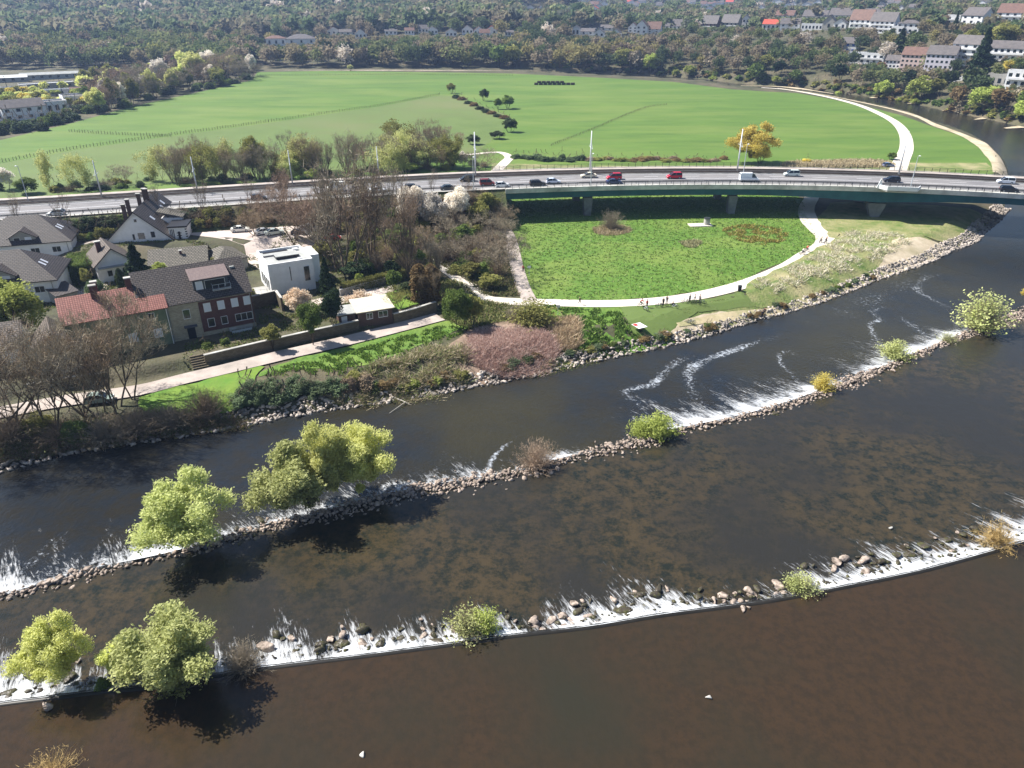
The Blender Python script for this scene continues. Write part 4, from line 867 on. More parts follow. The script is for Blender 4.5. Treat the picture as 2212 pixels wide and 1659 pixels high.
window(e, 'f', w, 10.5, w*.47, 4.2, .18, 3.0, 'dark'); window(e, 'f', w, 10.5, w-1.5, 3.7, 1.1, 3.1, 'dark')
for y in (1.6,3.4,5.4,7.6): window(e, 'l', w, 10.5, 10.5-y, 2.0, 1.3, 2.2, 'dark')
lbox(e, 'terrace', m_conc, -3.4,-.5,-.5,-.003,4.5,.9)
mb = MB(); [mb.box(x,-.55,.9,x+.06,-.5,2.0) for x in (-3.4,-2.2,-1.0)]; mb.box(-3.4,-.55,1.95,-.1,-.5,2.0); mb.build('railing', m_frame, e)
# 10 garden pavilion on the wall, 11 tool shed
A = Vector(P2(778,712,0)); B = Vector(P2(850,700,0)); u3 = (B-A).normalized(); n3 = Vector((-u3.y, u3.x))
e, w, rf = house('garden_house', 'brick garden pavilion with a pale mono pitch roof built on the garden wall', A+n3*.2, B+n3*.2, 5.2, .2, 3.2, 'shed', .5, over=.45, wm=m_brickd, rm=M('roof_sheet_pale', S(214,206,186), S(196,188,168), sc=.6), cat='garden house')
window(e, 'f', w, 5.2, w*.32, 2.2, 1.1, 1.1, 'glass'); window(e, 'f', w, 5.2, w*.72, 2.2, 1.7, 1.1, 'glass')
A2 = A-u3*3.6+n3*1.2; B2 = A-u3*.4+n3*1.2
e, w, rf = house('tool_shed', 'small brick shed with a white door left of the garden pavilion', A2, B2, 3.5, .6, 2.4, 'shed', .3, over=.25, wm=m_brickd, rm=m_felt, cat='shed')
lbox(e, 'door', m_frame, .5,-.07,.0,1.6,-.004,2.1)
# garden walls
def wall_run(label, pts, hgt, th=.45, mat=m_stone, cap=m_conc, z0=-.3, name='garden_wall'):
    C = [Vector(p) for p in pts]; e = empty(name, (C[0].x, C[0].y, 0), 0, label, 'wall'); mb = MB(); mc = MB()
    for a, b in zip(C[:-1], C[1:]):
        a = a-C[0]; b = b-C[0]; d = (b-a).normalized(); n = Vector((-d.y, d.x))
        for m_, w_, za, zb in ((mb, th/2, z0, hgt), (mc, th/2+.06, hgt+.002, hgt+.12)):
            q = [a-n*w_, b-n*w_, b+n*w_, a+n*w_]; m_.add([(*p, za) for p in q]+[(*p, zb) for p in q], [(0,3,2,1),(4,5,6,7),(0,1,5,4),(1,2,6,5),(2,3,7,6),(3,0,4,7)])
    mb.build('masonry', mat, e); mc.build('coping', cap, e); return e
wall_run('long stone garden wall along the riverside pavement', pxs([(445,790),(560,762),(700,730),(776,713)]), 2.0)
wall_run('stone garden wall right of the garden pavilion', pxs([(851,700),(890,690),(942,673)]), 2.1)
wall_run('low grey wall under the clipped hedge in the garden', pxs([(735,640),(800,622),(832,614)],1.5), 2.9, mat=m_grey, z0=1.2)
wall_run('low stone wall with piers beside the gravel car park', pxs([(545,530),(600,530),(650,524)],1.5), 2.5, th=.35, z0=1.2)
wall_run('brown garden wall right of the brick row house', pxs([(548,668),(600,655),(612,672)],1.5), 4.2, th=.4, mat=m_stone, z0=1.0)
wall_run('low wall beside the road at the left under the bare trees', pxs([(60,838),(150,822),(230,812)],1), 1.6, th=.35, z0=0)
e = empty('garden_steps', (*P2(418,800,0), 0), math.atan2(u_.y, u_.x), 'dark stone steps from the pavement up to the brick row house', 'steps')
for i in range(6): lbox(e, 'step', m_stone, 0, .4*i, -.2, 4.5, .4*i+.398, .28*(i+1))
# 12 white house with arched window, lower left
A = P(-60,832,.3); B = P(66,812,.3)
e, w, rf = house('house', 'white house with an arched window at the lower left behind bare trees', A, B, 8.5, .3, 5.6, 'gx', 2.8, over=.4, wm=m_wwall, rm=m_rbrn)
window(e, 'f', w, 8.5, w-3.6, 2.4, 1.6, 2.4, 'dark'); mb = MB(); mb.prism([(w-3.6+.8*math.cos(t), 3.6+.8*math.sin(t)) for t in np.linspace(0, math.pi, 9)], -.06, .01, 'y'); mb.build('window_arch', m_glass, e)
A = P(96,826,.6); B = P(185,806,.6)
e, w, rf = house('house', 'narrow cream house with a brown gable hidden behind the bare riverside trees', A, B, 7.5, .6, 5.2, 'gy', 3.0, over=.4, wm=m_cream, rm=m_rbrn)
for x in (1.8, w-1.8): window(e, 'f', w, 7.5, x, 2.6, 1.0, 1.5, 'dark')
# ------------------------------------------------------------------ houses further off
HB = []       # picture boxes kept clear of scattered trees
def far_house(u, v, wpx, hpx, roof, rpx, label, dpx=None, cols=4, rows=2, wm=None, rm=None, yaw=0, group=None, cat='house', name='house', balc=False, wk='glass', over=.5, z=None):
    x, y, z = T(u, v) if z is None else P(u, v, z); d = y*CP+(CZ-z)*SP; m = d/FPX; w = wpx*m; hw = hpx*m*1.08; rise = rpx*m*.95 if roof != 'flat' else rpx*m; dep = (dpx or wpx*.7)*m
    HB.append((u-wpx/2-2, v-hpx-rpx, u+wpx/2+2, v, math.hypot(x, y)))
    azd = math.degrees(math.atan2(x, y)); yaw = yaw-azd-(12 if u > 1200 else 0)
    e = empty(name, (x-w/2*math.cos(R(yaw)), y-w/2*math.sin(R(yaw)), z), R(yaw), label, cat, group); body(e, w, dep, hw, roof, rise, over=over, wm=wm or m_wwall, rm=rm or m_rfar, sink=6)
    for i in range(cols):
        for j in range(rows):
            window(e, 'f', w, dep, w*(i+.5)/cols, hw*(j+.55)/rows, min(w/cols*.5, 1.9), hw/rows*.45, wk, True)
    if balc:
        for j in range(rows): mb = MB(); mb.box(w*.08,-1.3,hw*j/rows-.05,w*.92,-.003,hw*j/rows+.15); mb.box(w*.08,-1.3,hw*j/rows+.153,w*.92,-1.2,hw*j/rows+1.0); mb.build('balcony', m_wwall, e)
    return e
# left: works yard and houses
FG = 'flat roofed warehouses in the works yard'
far_house(110,171,110,9,'gx',4,'long pale warehouse at the back of the works yard', dpx=22, cols=7, rows=1, wm=m_felt, rm=m_felt, group=FG, cat='warehouse', name='warehouse')
far_house(105,192,105,9,'flat',2,'wide white roofed warehouse in the middle of the works yard', dpx=30, cols=5, rows=1, wm=m_grey, rm=m_wht, group=FG, cat='warehouse', name='warehouse', yaw=6)
far_house(20,178,70,9,'gx',4,'white warehouse with low gable roof at the left edge', dpx=22, cols=4, rows=1, wm=m_grey, rm=m_wht, group=FG, cat='warehouse', name='warehouse', yaw=-6)
far_house(15,200,80,8,'flat',2,'white roofed shed nearest the yellow bushes at the left edge', dpx=24, cols=4, rows=1, wm=m_grey, rm=m_wht, group=FG, cat='warehouse', name='warehouse')
far_house(135,206,80,10,'flat',2,'white walled workshop with three dark doors in the works yard', dpx=20, cols=5, rows=1, wm=m_wwall, rm=m_felt, group=FG, cat='warehouse', name='warehouse', yaw=5)
far_house(250,162,100,5,'flat',1,'low pale hall right of the warehouses', dpx=18, cols=6, rows=1, wm=m_cream, rm=m_felt, group=FG, cat='warehouse', name='warehouse')
far_house(58,259,84,25,'gx',14,'white two storey house with dark roof and skylights by the field edge', dpx=46, cols=4, rows=2, yaw=14, rm=m_rfar)
far_house(3,262,40,28,'flat',3,'white flat roofed extension left of the dark roofed house', dpx=30, cols=3, rows=2, wm=m_wwall)
far_house(120,247,56,22,'flat',3,'low white annex right of the dark roofed field house', dpx=40, cols=4, rows=1, yaw=10)
far_house(182,228,72,17,'flat',3,'white bungalow with flat roof by the hedge', dpx=46, cols=4, rows=1, yaw=10)
far_house(232,224,40,14,'flat',2,'grey bungalow wing behind the bushes', dpx=30, cols=3, rows=1, wm=m_grey, yaw=10)
far_house(185,208,52,8,'gx',10,'bungalow with dark red roof between the trees and the white bungalow', dpx=30, cols=3, rows=1, wm=m_cream, rm=m_rfarb)
# centre: houses on the far bank
CG = None
for a in ((598,100,42,14,'hip',6,'white villa with dark hipped roof at the left end of the far bank'), (652,97,62,11,'hip',9,'long white house with grey roof and gable beside the far villa'), (722,76,30,8,'gy',8,'far house with a black steep roof and white gable'), (752,76,36,6,'gx',5,'low dark roofed far house with blue grey panels'),
          (780,84,24,10,'gy',9,'white far house with dark gable above the tree line'), (845,76,26,8,'gx',4,'cream far house half hidden by trees'), (885,76,20,9,'gx',5,'pale far house between two dark trees'), (915,72,22,9,'gx',7,'pale brown far house with a small gable'), (935,75,22,9,'gy',7,'white far house with grey gable left of the green tree'),
          (975,80,24,9,'gy',7,'white far house with steep gable left of the gap'), (1010,74,24,9,'gy',8,'far house with twin white gables'), (1035,76,22,9,'gy',8,'white far house with dark steep gable near the red roof'), (1047,86,22,13,'gx',7,'grey brown far house with a slate gable end'), (1100,78,18,7,'gx',4,'small cream far house right of the red roof')):
    far_house(*a[:7], cols=3, rows=1, rm=random.choice([m_rfar, m_rfarb]))
far_house(1062,76,24,10,'gy',8,'far house with a bright red roof above the trees', cols=2, rows=1, rm=m_rfarr)
for a in ((1243,80,16,16,'gy',6,'narrow white gable house at the left end of the ridge row'), (1268,76,30,7,'gx',6,'long low house with blue solar roof on the ridge'), (1294,81,22,9,'gy',8,'small white gable house with black roof on the ridge'), (1285,64,24,5,'gx',6,'grey roofed house behind the blue solar roof'), (1310,66,28,5,'gx',6,'pale stone house with long roof on the ridge'), (1330,81,20,9,'gy',8,'small white gabled house left of the bright green tree')):
    far_house(*a[:7], cols=2, rows=1)
for a in ((1366,76,20,15,'gy',9,'white steep gabled house left of the tall twin gables'), (1384,82,24,22,'gy',12,'tall white gabled house with balconies on the ridge'), (1410,76,30,12,'gx',14,'house with dark red steep roof beside the white gables')):
    far_house(*a[:7], cols=2, rows=3, rm=m_rfarb)
far_house(1453,65,34,8,'gx',13,'chalet like house with broad grey roof right of the dark red roof', cols=4, rows=1, balc=True)
far_house(1530,66,34,13,'gx',16,'brown chalet house with wide grey roof, left of a pair', cols=4, rows=2, wm=m_brickr, balc=True, yaw=-8)
far_house(1574,65,36,14,'gx',16,'grey chalet house with wide grey roof, right of a pair', cols=4, rows=2, wm=m_grey, balc=True, yaw=-8)
far_house(1609,62,16,18,'gy',8,'slim white gabled house behind the dark conifer', cols=2, rows=2)
far_house(1664,66,36,12,'gx',9,'white house with a red roof on the hillside', cols=4, rows=1, rm=m_rfarr)
far_house(1704,68,40,14,'gx',11,'white house with grey roof and pale blue gable on the hillside', cols=3, rows=2, yaw=8)
far_house(1752,66,44,11,'flat',2,'white flat roofed house with a glazed front on the hillside', cols=6, rows=1)
far_house(1788,66,26,16,'gy',14,'grey gabled house on the hillside behind the white terrace', cols=1, rows=1, wm=m_grey)
far_house(1812,66,26,14,'gy',9,'small bright white gabled house left of the big apartment block', cols=2, rows=1)
far_house(1758,42,50,6,'gx',12,'long grey roof with four skylights in the upper row', cols=5, rows=1)
far_house(1818,42,56,8,'gx',14,'wide slate roof with end gable in the upper row', cols=5, rows=1)
far_house(1690,40,44,6,'gx',10,'dark brown roof in the upper row left', cols=4, rows=1, rm=m_rfarb)
far_house(1853,71,44,24,'gx',20,'white apartment house with brown roof and balconies, left half of the big block', dpx=34, cols=4, rows=3, balc=True, rm=m_rfarb, yaw=-6, cat='apartment house', name='apartment_house')
far_house(1901,72,50,22,'gx',18,'white apartment house with grey roof and balconies, right half of the big block', dpx=34, cols=5, rows=3, balc=True, rm=m_rfar, yaw=-6, cat='apartment house', name='apartment_house')
far_house(1880,32,44,5,'gx',7,'grey roof with solar panels above the big block', cols=4, rows=1)
far_house(1958,72,44,18,'hip',7,'white hipped villa with a chimney right of the big block', dpx=30, cols=4, rows=2)
far_house(1936,73,24,12,'flat',2,'white flat roofed annex in front of the hipped villa', dpx=14, cols=2, rows=1)
far_house(1828,114,36,18,'gx',11,'small white villa with blue windows on the wooded slope', dpx=24, cols=3, rows=2, wk='blue')
far_house(1867,138,74,18,'flat',3,'broad white house with terraces below the blue windowed villa', dpx=26, cols=6, rows=2, balc=True)
far_house(1932,114,18,14,'hip',6,'little white house with dark roof beside the big cedar', cols=1, rows=1)
far_house(1924,156,30,22,'gx',10,'narrow white half timbered house left of the brown apartment row', dpx=26, cols=4, rows=3, wm=m_wwall)
far_house(1968,156,52,32,'gx',15,'pink and white apartment house with brown roof in the lower row', dpx=36, cols=6, rows=4, wm=M('render_pink', S(214,190,182)), rm=m_rfarb, cat='apartment house', name='apartment_house')
far_house(2022,162,56,38,'gx',17,'lilac white apartment house with slate roof and dark gable end in the lower row', dpx=40, cols=6, rows=4, wm=M('render_lilac', S(214,208,216)), cat='apartment house', name='apartment_house')
far_house(2076,142,54,40,'gx',17,'white stepped apartment house with deep balconies beside the dark cedar', dpx=36, cols=3, rows=4, balc=True, cat='apartment house', name='apartment_house', yaw=-10)
far_house(2172,132,82,24,'gx',14,'long white terrace house with slate roof right of the dark cedar', dpx=30, cols=7, rows=2, balc=True)
far_house(2094,62,44,24,'gx',16,'white apartment house with slate roof and dark gable on the upper right', dpx=46, cols=3, rows=3, yaw=-14, cat='apartment house', name='apartment_house')
far_house(2056,52,28,14,'flat',3,'white terraced flats left of the upper slate roofed block', dpx=20, cols=2, rows=2, balc=True)
far_house(2178,56,56,24,'gx',18,'white apartment house with dark red roof at the upper right edge', dpx=40, cols=4, rows=3, rm=m_rfarb, balc=True, cat='apartment house', name='apartment_house')
far_house(2148,187,52,20,'flat',4,'grey white flat roofed building behind the lime willow', dpx=26, cols=4, rows=1, wm=m_grey, yaw=-8)
far_house(2198,190,54,30,'flat',3,'white two storey flats with window bands at the right edge', dpx=24, cols=4, rows=2, balc=True)
far_house(2066,176,28,9,'flat',1,'small white garage below the stepped apartment house', dpx=10, cols=1, rows=1, cat='garage', name='garage')
for i in range(70):
    u = random.uniform(1130, 2140); v = random.uniform(6, 24) if u < 1650 else random.uniform(8, 24)
    if u > 1650 and random.random() < .4: continue
    far_house(u, v, random.uniform(10, 20), random.uniform(3, 6), random.choice(['gx','gy']), random.uniform(3, 6), 'small pale house of the distant town across the valley', cols=0, rows=0, rm=random.choice([m_rfar, m_rfarb, m_rfarr, m_rfar]), group='houses of the distant town')
# ------------------------------------------------------------------ vehicles
m_tyre = M('tyre_rubber', S(30,30,32)); m_lampw = M('headlight_glass', S(230,232,236), rough=.2); m_lampr = M('tail_light', S(150,20,20), rough=.3)
m_carglass = M('car_glass', S(24,30,38), rough=.08, spec=.7)
def paint(name, c): return M(name, c, rough=.28, spec=.5)
CP_ = {}
def car_paint(rgb):
    if rgb not in CP_: CP_[rgb] = paint('car_paint', S(*rgb))
    return CP_[rgb]
SH = {  # side outline: lower body and glasshouse, x forward
 'hatch': dict(L=4.1, W=1.76, low=[(-2.0,.28),(-2.05,.62),(-1.95,.95),(-.9,1.0),(.85,.98),(1.75,.80),(2.03,.62),(2.03,.28)], top=[(-1.95,.94),(-1.62,1.38),(-1.2,1.50),(.05,1.50),(.5,1.36),(1.15,.95)]),
 'sedan': dict(L=4.6, W=1.80, low=[(-2.28,.28),(-2.32,.7),(-2.2,.98),(-1.3,1.02),(.95,.97),(2.0,.80),(2.3,.62),(2.3,.28)], top=[(-1.75,.98),(-1.15,1.36),(-.75,1.44),(.2,1.44),(.6,1.32),(1.25,.94)]),
 'suv': dict(L=4.5, W=1.86, low=[(-2.2,.34),(-2.25,.7),(-2.18,1.06),(-1.0,1.1),(.95,1.08),(1.95,.98),(2.22,.75),(2.22,.34)], top=[(-2.16,1.05),(-1.95,1.55),(-1.6,1.68),(.15,1.68),(.55,1.55),(1.15,1.06)]),
 'mpv': dict(L=4.4, W=1.82, low=[(-2.15,.3),(-2.2,.7),(-2.15,1.05),(-1.0,1.08),(1.0,1.04),(1.85,.86),(2.18,.64),(2.18,.3)], top=[(-2.14,1.04),(-2.05,1.70),(-1.8,1.80),(.25,1.80),(.7,1.64),(1.4,1.0)]),
 'van': dict(L=5.5, W=2.0, low=[(-2.7,.35),(-2.75,.8),(-2.75,1.35),(0,1.38),(1.5,1.36),(2.35,1.12),(2.7,.85),(2.72,.35)], top=[(-2.74,1.34),(-2.72,2.35),(-2.55,2.5),(.7,2.5),(1.25,2.32),(2.0,1.28)])}
CM = {}
def car_mesh(kind):
    if kind in CM: return CM[kind]
    s = SH[kind]; hw = s['W']/2; mb = MB(); lo = s['low']; n = len(lo)
    ins = [(.0 if 0 < i < n-1 else .06) for i in range(n)]
    rows = []
    for y, k, dz in ((-hw*.92, .97, 0), (-hw, 1.0, 0), (hw, 1.0, 0), (hw*.92, .97, 0)):
        zc = .6
        rows.append([(x*k, y, zc+(z-zc)*(1.0 if abs(y) < hw-.01 else .9)) for x, z in lo])
    order = [rows[0], rows[1], rows[2], rows[3]]
    # side faces and wrap
    base = [p for r in (rows[1], rows[2]) for p in r]
    V = []; ring = []
    prof = [(-1, .0), (-.97, .0)]
    ys = [-hw, -hw*.86, 0, hw*.86, hw]; zk = [.86, 1.0, 1.03, 1.0, .86]; R_ = []
    for y, k in zip(ys, zk): R_.append([(x*(1 if abs(y) < hw*.9 else .985), y, .55+(z-.55)*k if z > .55 else z) for x, z in lo])
    V = [p for r in R_ for p in r]; F = []
    for a in range(4):
        for i in range(n): F.append((a*n+i, a*n+(i+1) % n, (a+1)*n+(i+1) % n, (a+1)*n+i))
    F += [tuple(range(n)), tuple(4*n+i for i in range(n-1, -1, -1))]; mb.add(V, F)
    tp = s['top']; m = len(tp)
    def cab(mb, w0, w1, sc=1.0, zmin=None, zmax=None):
        z0 = tp[0][1]; zt = max(z for x, z in tp); rr = []
        for sg in (-1, 1): rr.append([(x*sc, sg*(w0+(w1-w0)*((z-z0)/(zt-z0))), z) for x, z in tp])
        mb.add(rr[0]+rr[1], [(i, i+1, m+i+1, m+i) for i in range(m-1)]+[tuple(range(m-1, -1, -1)), tuple(range(m, 2*m)), (m-1, 0, m, 2*m-1)])
    gl = MB(); cab(gl, hw*.93, hw*.76)
    # roof skin and pillars in body colour
    zt = max(z for x, z in tp); xr = [x for x, z in tp if z > zt-.02]
    rf = MB(); w1 = hw*.78
    rf.add([(min(xr)-.12,-w1,zt-.06),(max(xr)+.10,-w1,zt-.06),(max(xr)+.10,w1,zt-.06),(min(xr)-.12,w1,zt-.06),(min(xr),-w1*.92,zt+.035),(max(xr),-w1*.92,zt+.035),(max(xr),w1*.92,zt+.035),(min(xr),w1*.92,zt+.035)], [(0,3,2,1),(4,5,6,7),(0,1,5,4),(1,2,6,5),(2,3,7,6),(3,0,4,7)])
    for sg in (-1, 1):
        for xa, za, xb, zb in ((*tp[0], *tp[1]), (*tp[-1], *tp[-2]), (*tp[1], *tp[2]), (*tp[-2], *tp[-3]), (-.35,tp[0][1],-.3,zt)):
            q = lambda x, z: (x, sg*(hw*.94+(hw*.77-hw*.94)*((z-tp[0][1])/(zt-tp[0][1]))), z); rf.tube(q(xa, za), q(xb, zb), .055, n=4)
        if kind == 'van': rf.add([(-2.7,sg*hw*.94,1.34),(.55,sg*hw*.94,1.34),(.55,sg*hw*.79,2.46),(-2.66,sg*hw*.79,2.46)], [(0,1,2,3)]); 
    if kind == 'van': rf.add([(-2.77,-hw*.9,1.3),(-2.77,hw*.9,1.3),(-2.7,hw*.78,2.46),(-2.7,-hw*.78,2.46)], [(0,1,2,3)])
    wh = MB(); wh.tube((0,-.11,0), (0,.11,0), .32, n=14); rm = MB(); rm.tube((0,-.125,0), (0,.125,0), .19, n=10)
    hl = MB(); hl.box(-.06,-.2,-.07,.06,.2,.07)
    CM[kind] = dict(body=mb, cabin=rf, glass=gl.mesh('windows', m_carglass, uv=False), wheel=wh.mesh('tyre', m_tyre, uv=False), rim=rm.mesh('rim', m_gal, uv=False), lamp=hl.mesh('headlight', m_lampw, uv=False), tail=hl.mesh('tail_light', m_lampr, uv=False), s=s, mm={}); return CM[kind]
def car(kind, rgb, u, v, z, facing, label, rz=None, cat='car', group='vehicles on the bridge road'):
    c = car_mesh(kind); s = c['s']; mt = car_paint(rgb)
    if rgb not in c['mm']: c['mm'][rgb] = (c['body'].mesh('body', mt, uv=False), c['cabin'].mesh('roof_and_pillars', mt, uv=False))
    x, y = P2(u, v, z); 
    if rz is None:
        p, n_ = normal_at(x); rz = math.atan2(n_[1], n_[0])-math.pi/2+(0 if facing > 0 else math.pi)
        z = ZR(x)+.01
    e = empty('van' if kind == 'van' else 'car', (x, y, z), rz, label, 'van' if kind == 'van' else cat, group)
    b, rf = c['mm'][rgb]; link('body', b, e); link('roof_panel', rf, e); link('windows', c['glass'], e)
    for wx in (-s['L']*.31, s['L']*.31):
        for sg in (-1, 1): w = link('wheel', c['wheel'], e, (wx, sg*(s['W']/2-.08), .32)); link('rim', c['rim'], w)
    zl = .68 if kind != 'van' else .9
    for sg in (-1, 1): link('headlight', c['lamp'], e, (s['L']/2-.1, sg*s['W']*.34, zl)); link('tail_light', c['tail'], e, (-s['L']/2+.07, sg*s['W']*.36, zl+.12))
    return e
G = 'vehicles on the bridge road'
for a in (('mpv',(34,36,42),1009,392,-1,'black people carrier in the far lane left of the dark red van'), ('mpv',(126,40,30),1053,401,1,'dark red people carrier in the near lane at the bridge end'), ('hatch',(232,234,236),1085,405,1,'white hatchback close behind the dark red people carrier'),
          ('suv',(26,28,32),892,411,1,'black off road car by the white blossom trees'), ('sedan',(52,60,64),969,411,1,'dark grey saloon near the white blossom trees'), ('sedan',(226,228,230),815,415,1,'white saloon behind the bare tree branches'), ('van',(228,226,218),726,412,-1,'white van mostly hidden by the tall bare trees'),
          ('hatch',(40,44,48),560,430,1,'dark hatchback left of the reddish bare trees'), ('suv',(52,44,34),1161,402,1,'dark brown off road car in the near lane'), ('hatch',(212,222,238),1195,397,1,'pale blue white hatchback right of the dark brown car'), ('sedan',(214,206,184),1271,384,-1,'cream saloon in the far lane beside the middle mast'),
          ('mpv',(196,24,52),1326,388,-1,'small red van in the far lane right above the blue car'), ('sedan',(44,58,96),1326,398,1,'dark blue estate in the near lane below the red van'), ('mpv',(200,22,50),1456,386,-1,'larger red van alone in the far lane'), ('van',(234,238,242),1617,393,1,'white delivery van below the yellow willow'),
          ('mpv',(206,216,212),1709,381,-1,'silver people carrier in the far lane right of the white van'), ('suv',(34,36,54),1925,394,-1,'dark navy off road car left of the viewing bay'), ('mpv',(226,232,240),2171,397,-1,'white high roof car at the right end of the bridge'), ('suv',(30,34,44),2178,415,1,'black car in the near lane at the right end of the bridge'),
          ('hatch',(224,226,224),122,461,-1,'white hatchback on the road at the far left')):
    car(a[0], a[1], a[2], a[3], 8.7, a[4], a[5])
GP = 'cars parked in the village'
for a in (('sedan',(222,222,214),520,500,4.4,.25,'white saloon parked on the gravel by the white villa'), ('sedan',(222,224,224),571,505,4.4,.5,'silver white saloon parked left of its pair under the trees'), ('sedan',(196,204,196),593,506,4.4,.5,'grey silver saloon parked right of its pair under the trees'), ('hatch',(28,30,34),648,508,4.4,0,'black car parked under the reddish bare trees'),
          ('van',(206,212,216),835,556,.1,1.4,'pale blue white van on the track among the bare trees'), ('hatch',(150,166,158),217,868,.1,.25,'grey green car parked under the riverside trees'), ('hatch',(172,36,30),720,518,1.6,.3,'small red car behind the tall bare tree'), ('van',(206,206,204),668,503,4.4,1.3,'pale box van behind the reddish bare trees')):
    car(a[0], a[1], a[2], a[3], a[4], 1, a[6], rz=a[5], group=GP)
e = car('hatch', (96,120,156), 1918, 360, .05, 1, 'blue grey car parked by the pale path behind the bridge railing', rz=.1, group='cars parked beyond the bridge')
# ------------------------------------------------------------------ people and bicycles
m_skin = M('skin', S(206,160,132), rough=.6); m_hair = M('hair', S(52,38,30)); m_shoe = M('shoes', S(36,32,30))
def skin_mesh(name, J, E, rad, mat, sub=1):       # joints, bones, radii -> one continuous surface
    me = bpy.data.meshes.new(name); ks = list(J); me.from_pydata([J[k] for k in ks], [(ks.index(a), ks.index(b)) for a, b in E], [])
    o = bpy.data.objects.new(name, me); COL.objects.link(o); sk = o.modifiers.new('s', 'SKIN'); ss = o.modifiers.new('d', 'SUBSURF'); ss.levels = sub; ss.render_levels = sub
    sv = me.skin_vertices[0].data
    for i, k in enumerate(ks): sv[i].radius = rad[k] if isinstance(rad[k], tuple) else (rad[k], rad[k]); sv[i].use_root = (i == 0)
    dg = bpy.context.evaluated_depsgraph_get(); dg.update(); m2 = bpy.data.meshes.new_from_object(o.evaluated_get(dg)); m2.name = name; m2.materials.clear(); m2.materials.append(mat)
    bpy.data.objects.remove(o); return m2
def pose(kind):
    J = dict(pel=(0,0,.92), bel=(0,.0,1.08), che=(0,.01,1.32), nec=(0,.01,1.48), hea=(0,-.02,1.58), top=(0,-.02,1.70), shl=(-.19,.01,1.40), ell=(-.25,.03,1.14), wrl=(-.25,-.06,.90), hal=(-.24,-.08,.82), shr=(.19,.01,1.40), elr=(.25,.03,1.14), wrr=(.25,-.06,.90), har=(.24,-.08,.82),
             hil=(-.1,0,.88), knl=(-.11,-.02,.50), anl=(-.12,.03,.09), tol=(-.13,-.14,.04), hir=(.1,0,.88), knr=(.11,-.02,.50), anr=(.12,.03,.09), tor=(.13,-.14,.04))
    if kind == 'walk': J.update(knl=(-.11,-.16,.52), anl=(-.12,-.28,.11), tol=(-.12,-.44,.07), knr=(.11,.04,.50), anr=(.12,.32,.15), tor=(.12,.22,.03), ell=(-.25,.12,1.16), wrl=(-.24,.16,.94), hal=(-.23,.15,.86), elr=(.25,-.06,1.14), wrr=(.22,-.24,.98), har=(.21,-.29,.93))
    if kind == 'ride': J.update(pel=(0,.1,.98), bel=(0,.04,1.12), che=(0,-.12,1.34), nec=(0,-.2,1.48), hea=(0,-.25,1.58), top=(0,-.25,1.70), shl=(-.19,-.14,1.40), ell=(-.24,-.36,1.20), wrl=(-.22,-.55,1.06), hal=(-.22,-.61,1.04), shr=(.19,-.14,1.40), elr=(.24,-.36,1.20), wrr=(.22,-.55,1.06), har=(.22,-.61,1.04), hil=(-.1,.08,.94), knl=(-.11,-.26,.80), anl=(-.11,-.1,.42), tol=(-.11,-.24,.38), hir=(.1,.08,.94), knr=(.11,-.16,.60), anr=(.11,-.02,.22), tor=(.11,-.16,.18))
    if kind == 'sit': J.update(pel=(0,0,.12), bel=(0,-.02,.28), che=(0,-.06,.52), nec=(0,-.08,.68), hea=(0,-.12,.78), top=(0,-.12,.90), shl=(-.19,-.06,.60), ell=(-.26,-.16,.38), wrl=(-.14,-.38,.36), hal=(-.08,-.42,.36), shr=(.19,-.06,.60), elr=(.26,-.16,.38), wrr=(.14,-.38,.36), har=(.08,-.42,.36), hil=(-.1,-.04,.12), knl=(-.16,-.42,.42), anl=(-.14,-.62,.09), tol=(-.14,-.78,.05), hir=(.1,-.04,.12), knr=(.16,-.42,.42), anr=(.14,-.62,.09), tor=(.14,-.78,.05))
    return J
BE = [('pel','bel'),('bel','che'),('che','nec'),('nec','hea'),('hea','top')]+[(a+s,b+s) for s in 'lr' for a, b in (('sh','el'),('el','wr'),('wr','ha'),('hi','kn'),('kn','an'),('an','to'))]+[('che','shl'),('che','shr'),('pel','hil'),('pel','hir')]
BR = dict(pel=(.14,.10), bel=(.125,.09), che=(.15,.10), nec=.055, hea=.085, top=.07)
for s in 'lr': BR.update({'sh'+s:.055,'el'+s:.042,'wr'+s:.03,'ha'+s:.035,'hi'+s:.085,'kn'+s:.058,'an'+s:.04,'to'+s:.035})
PM = {}
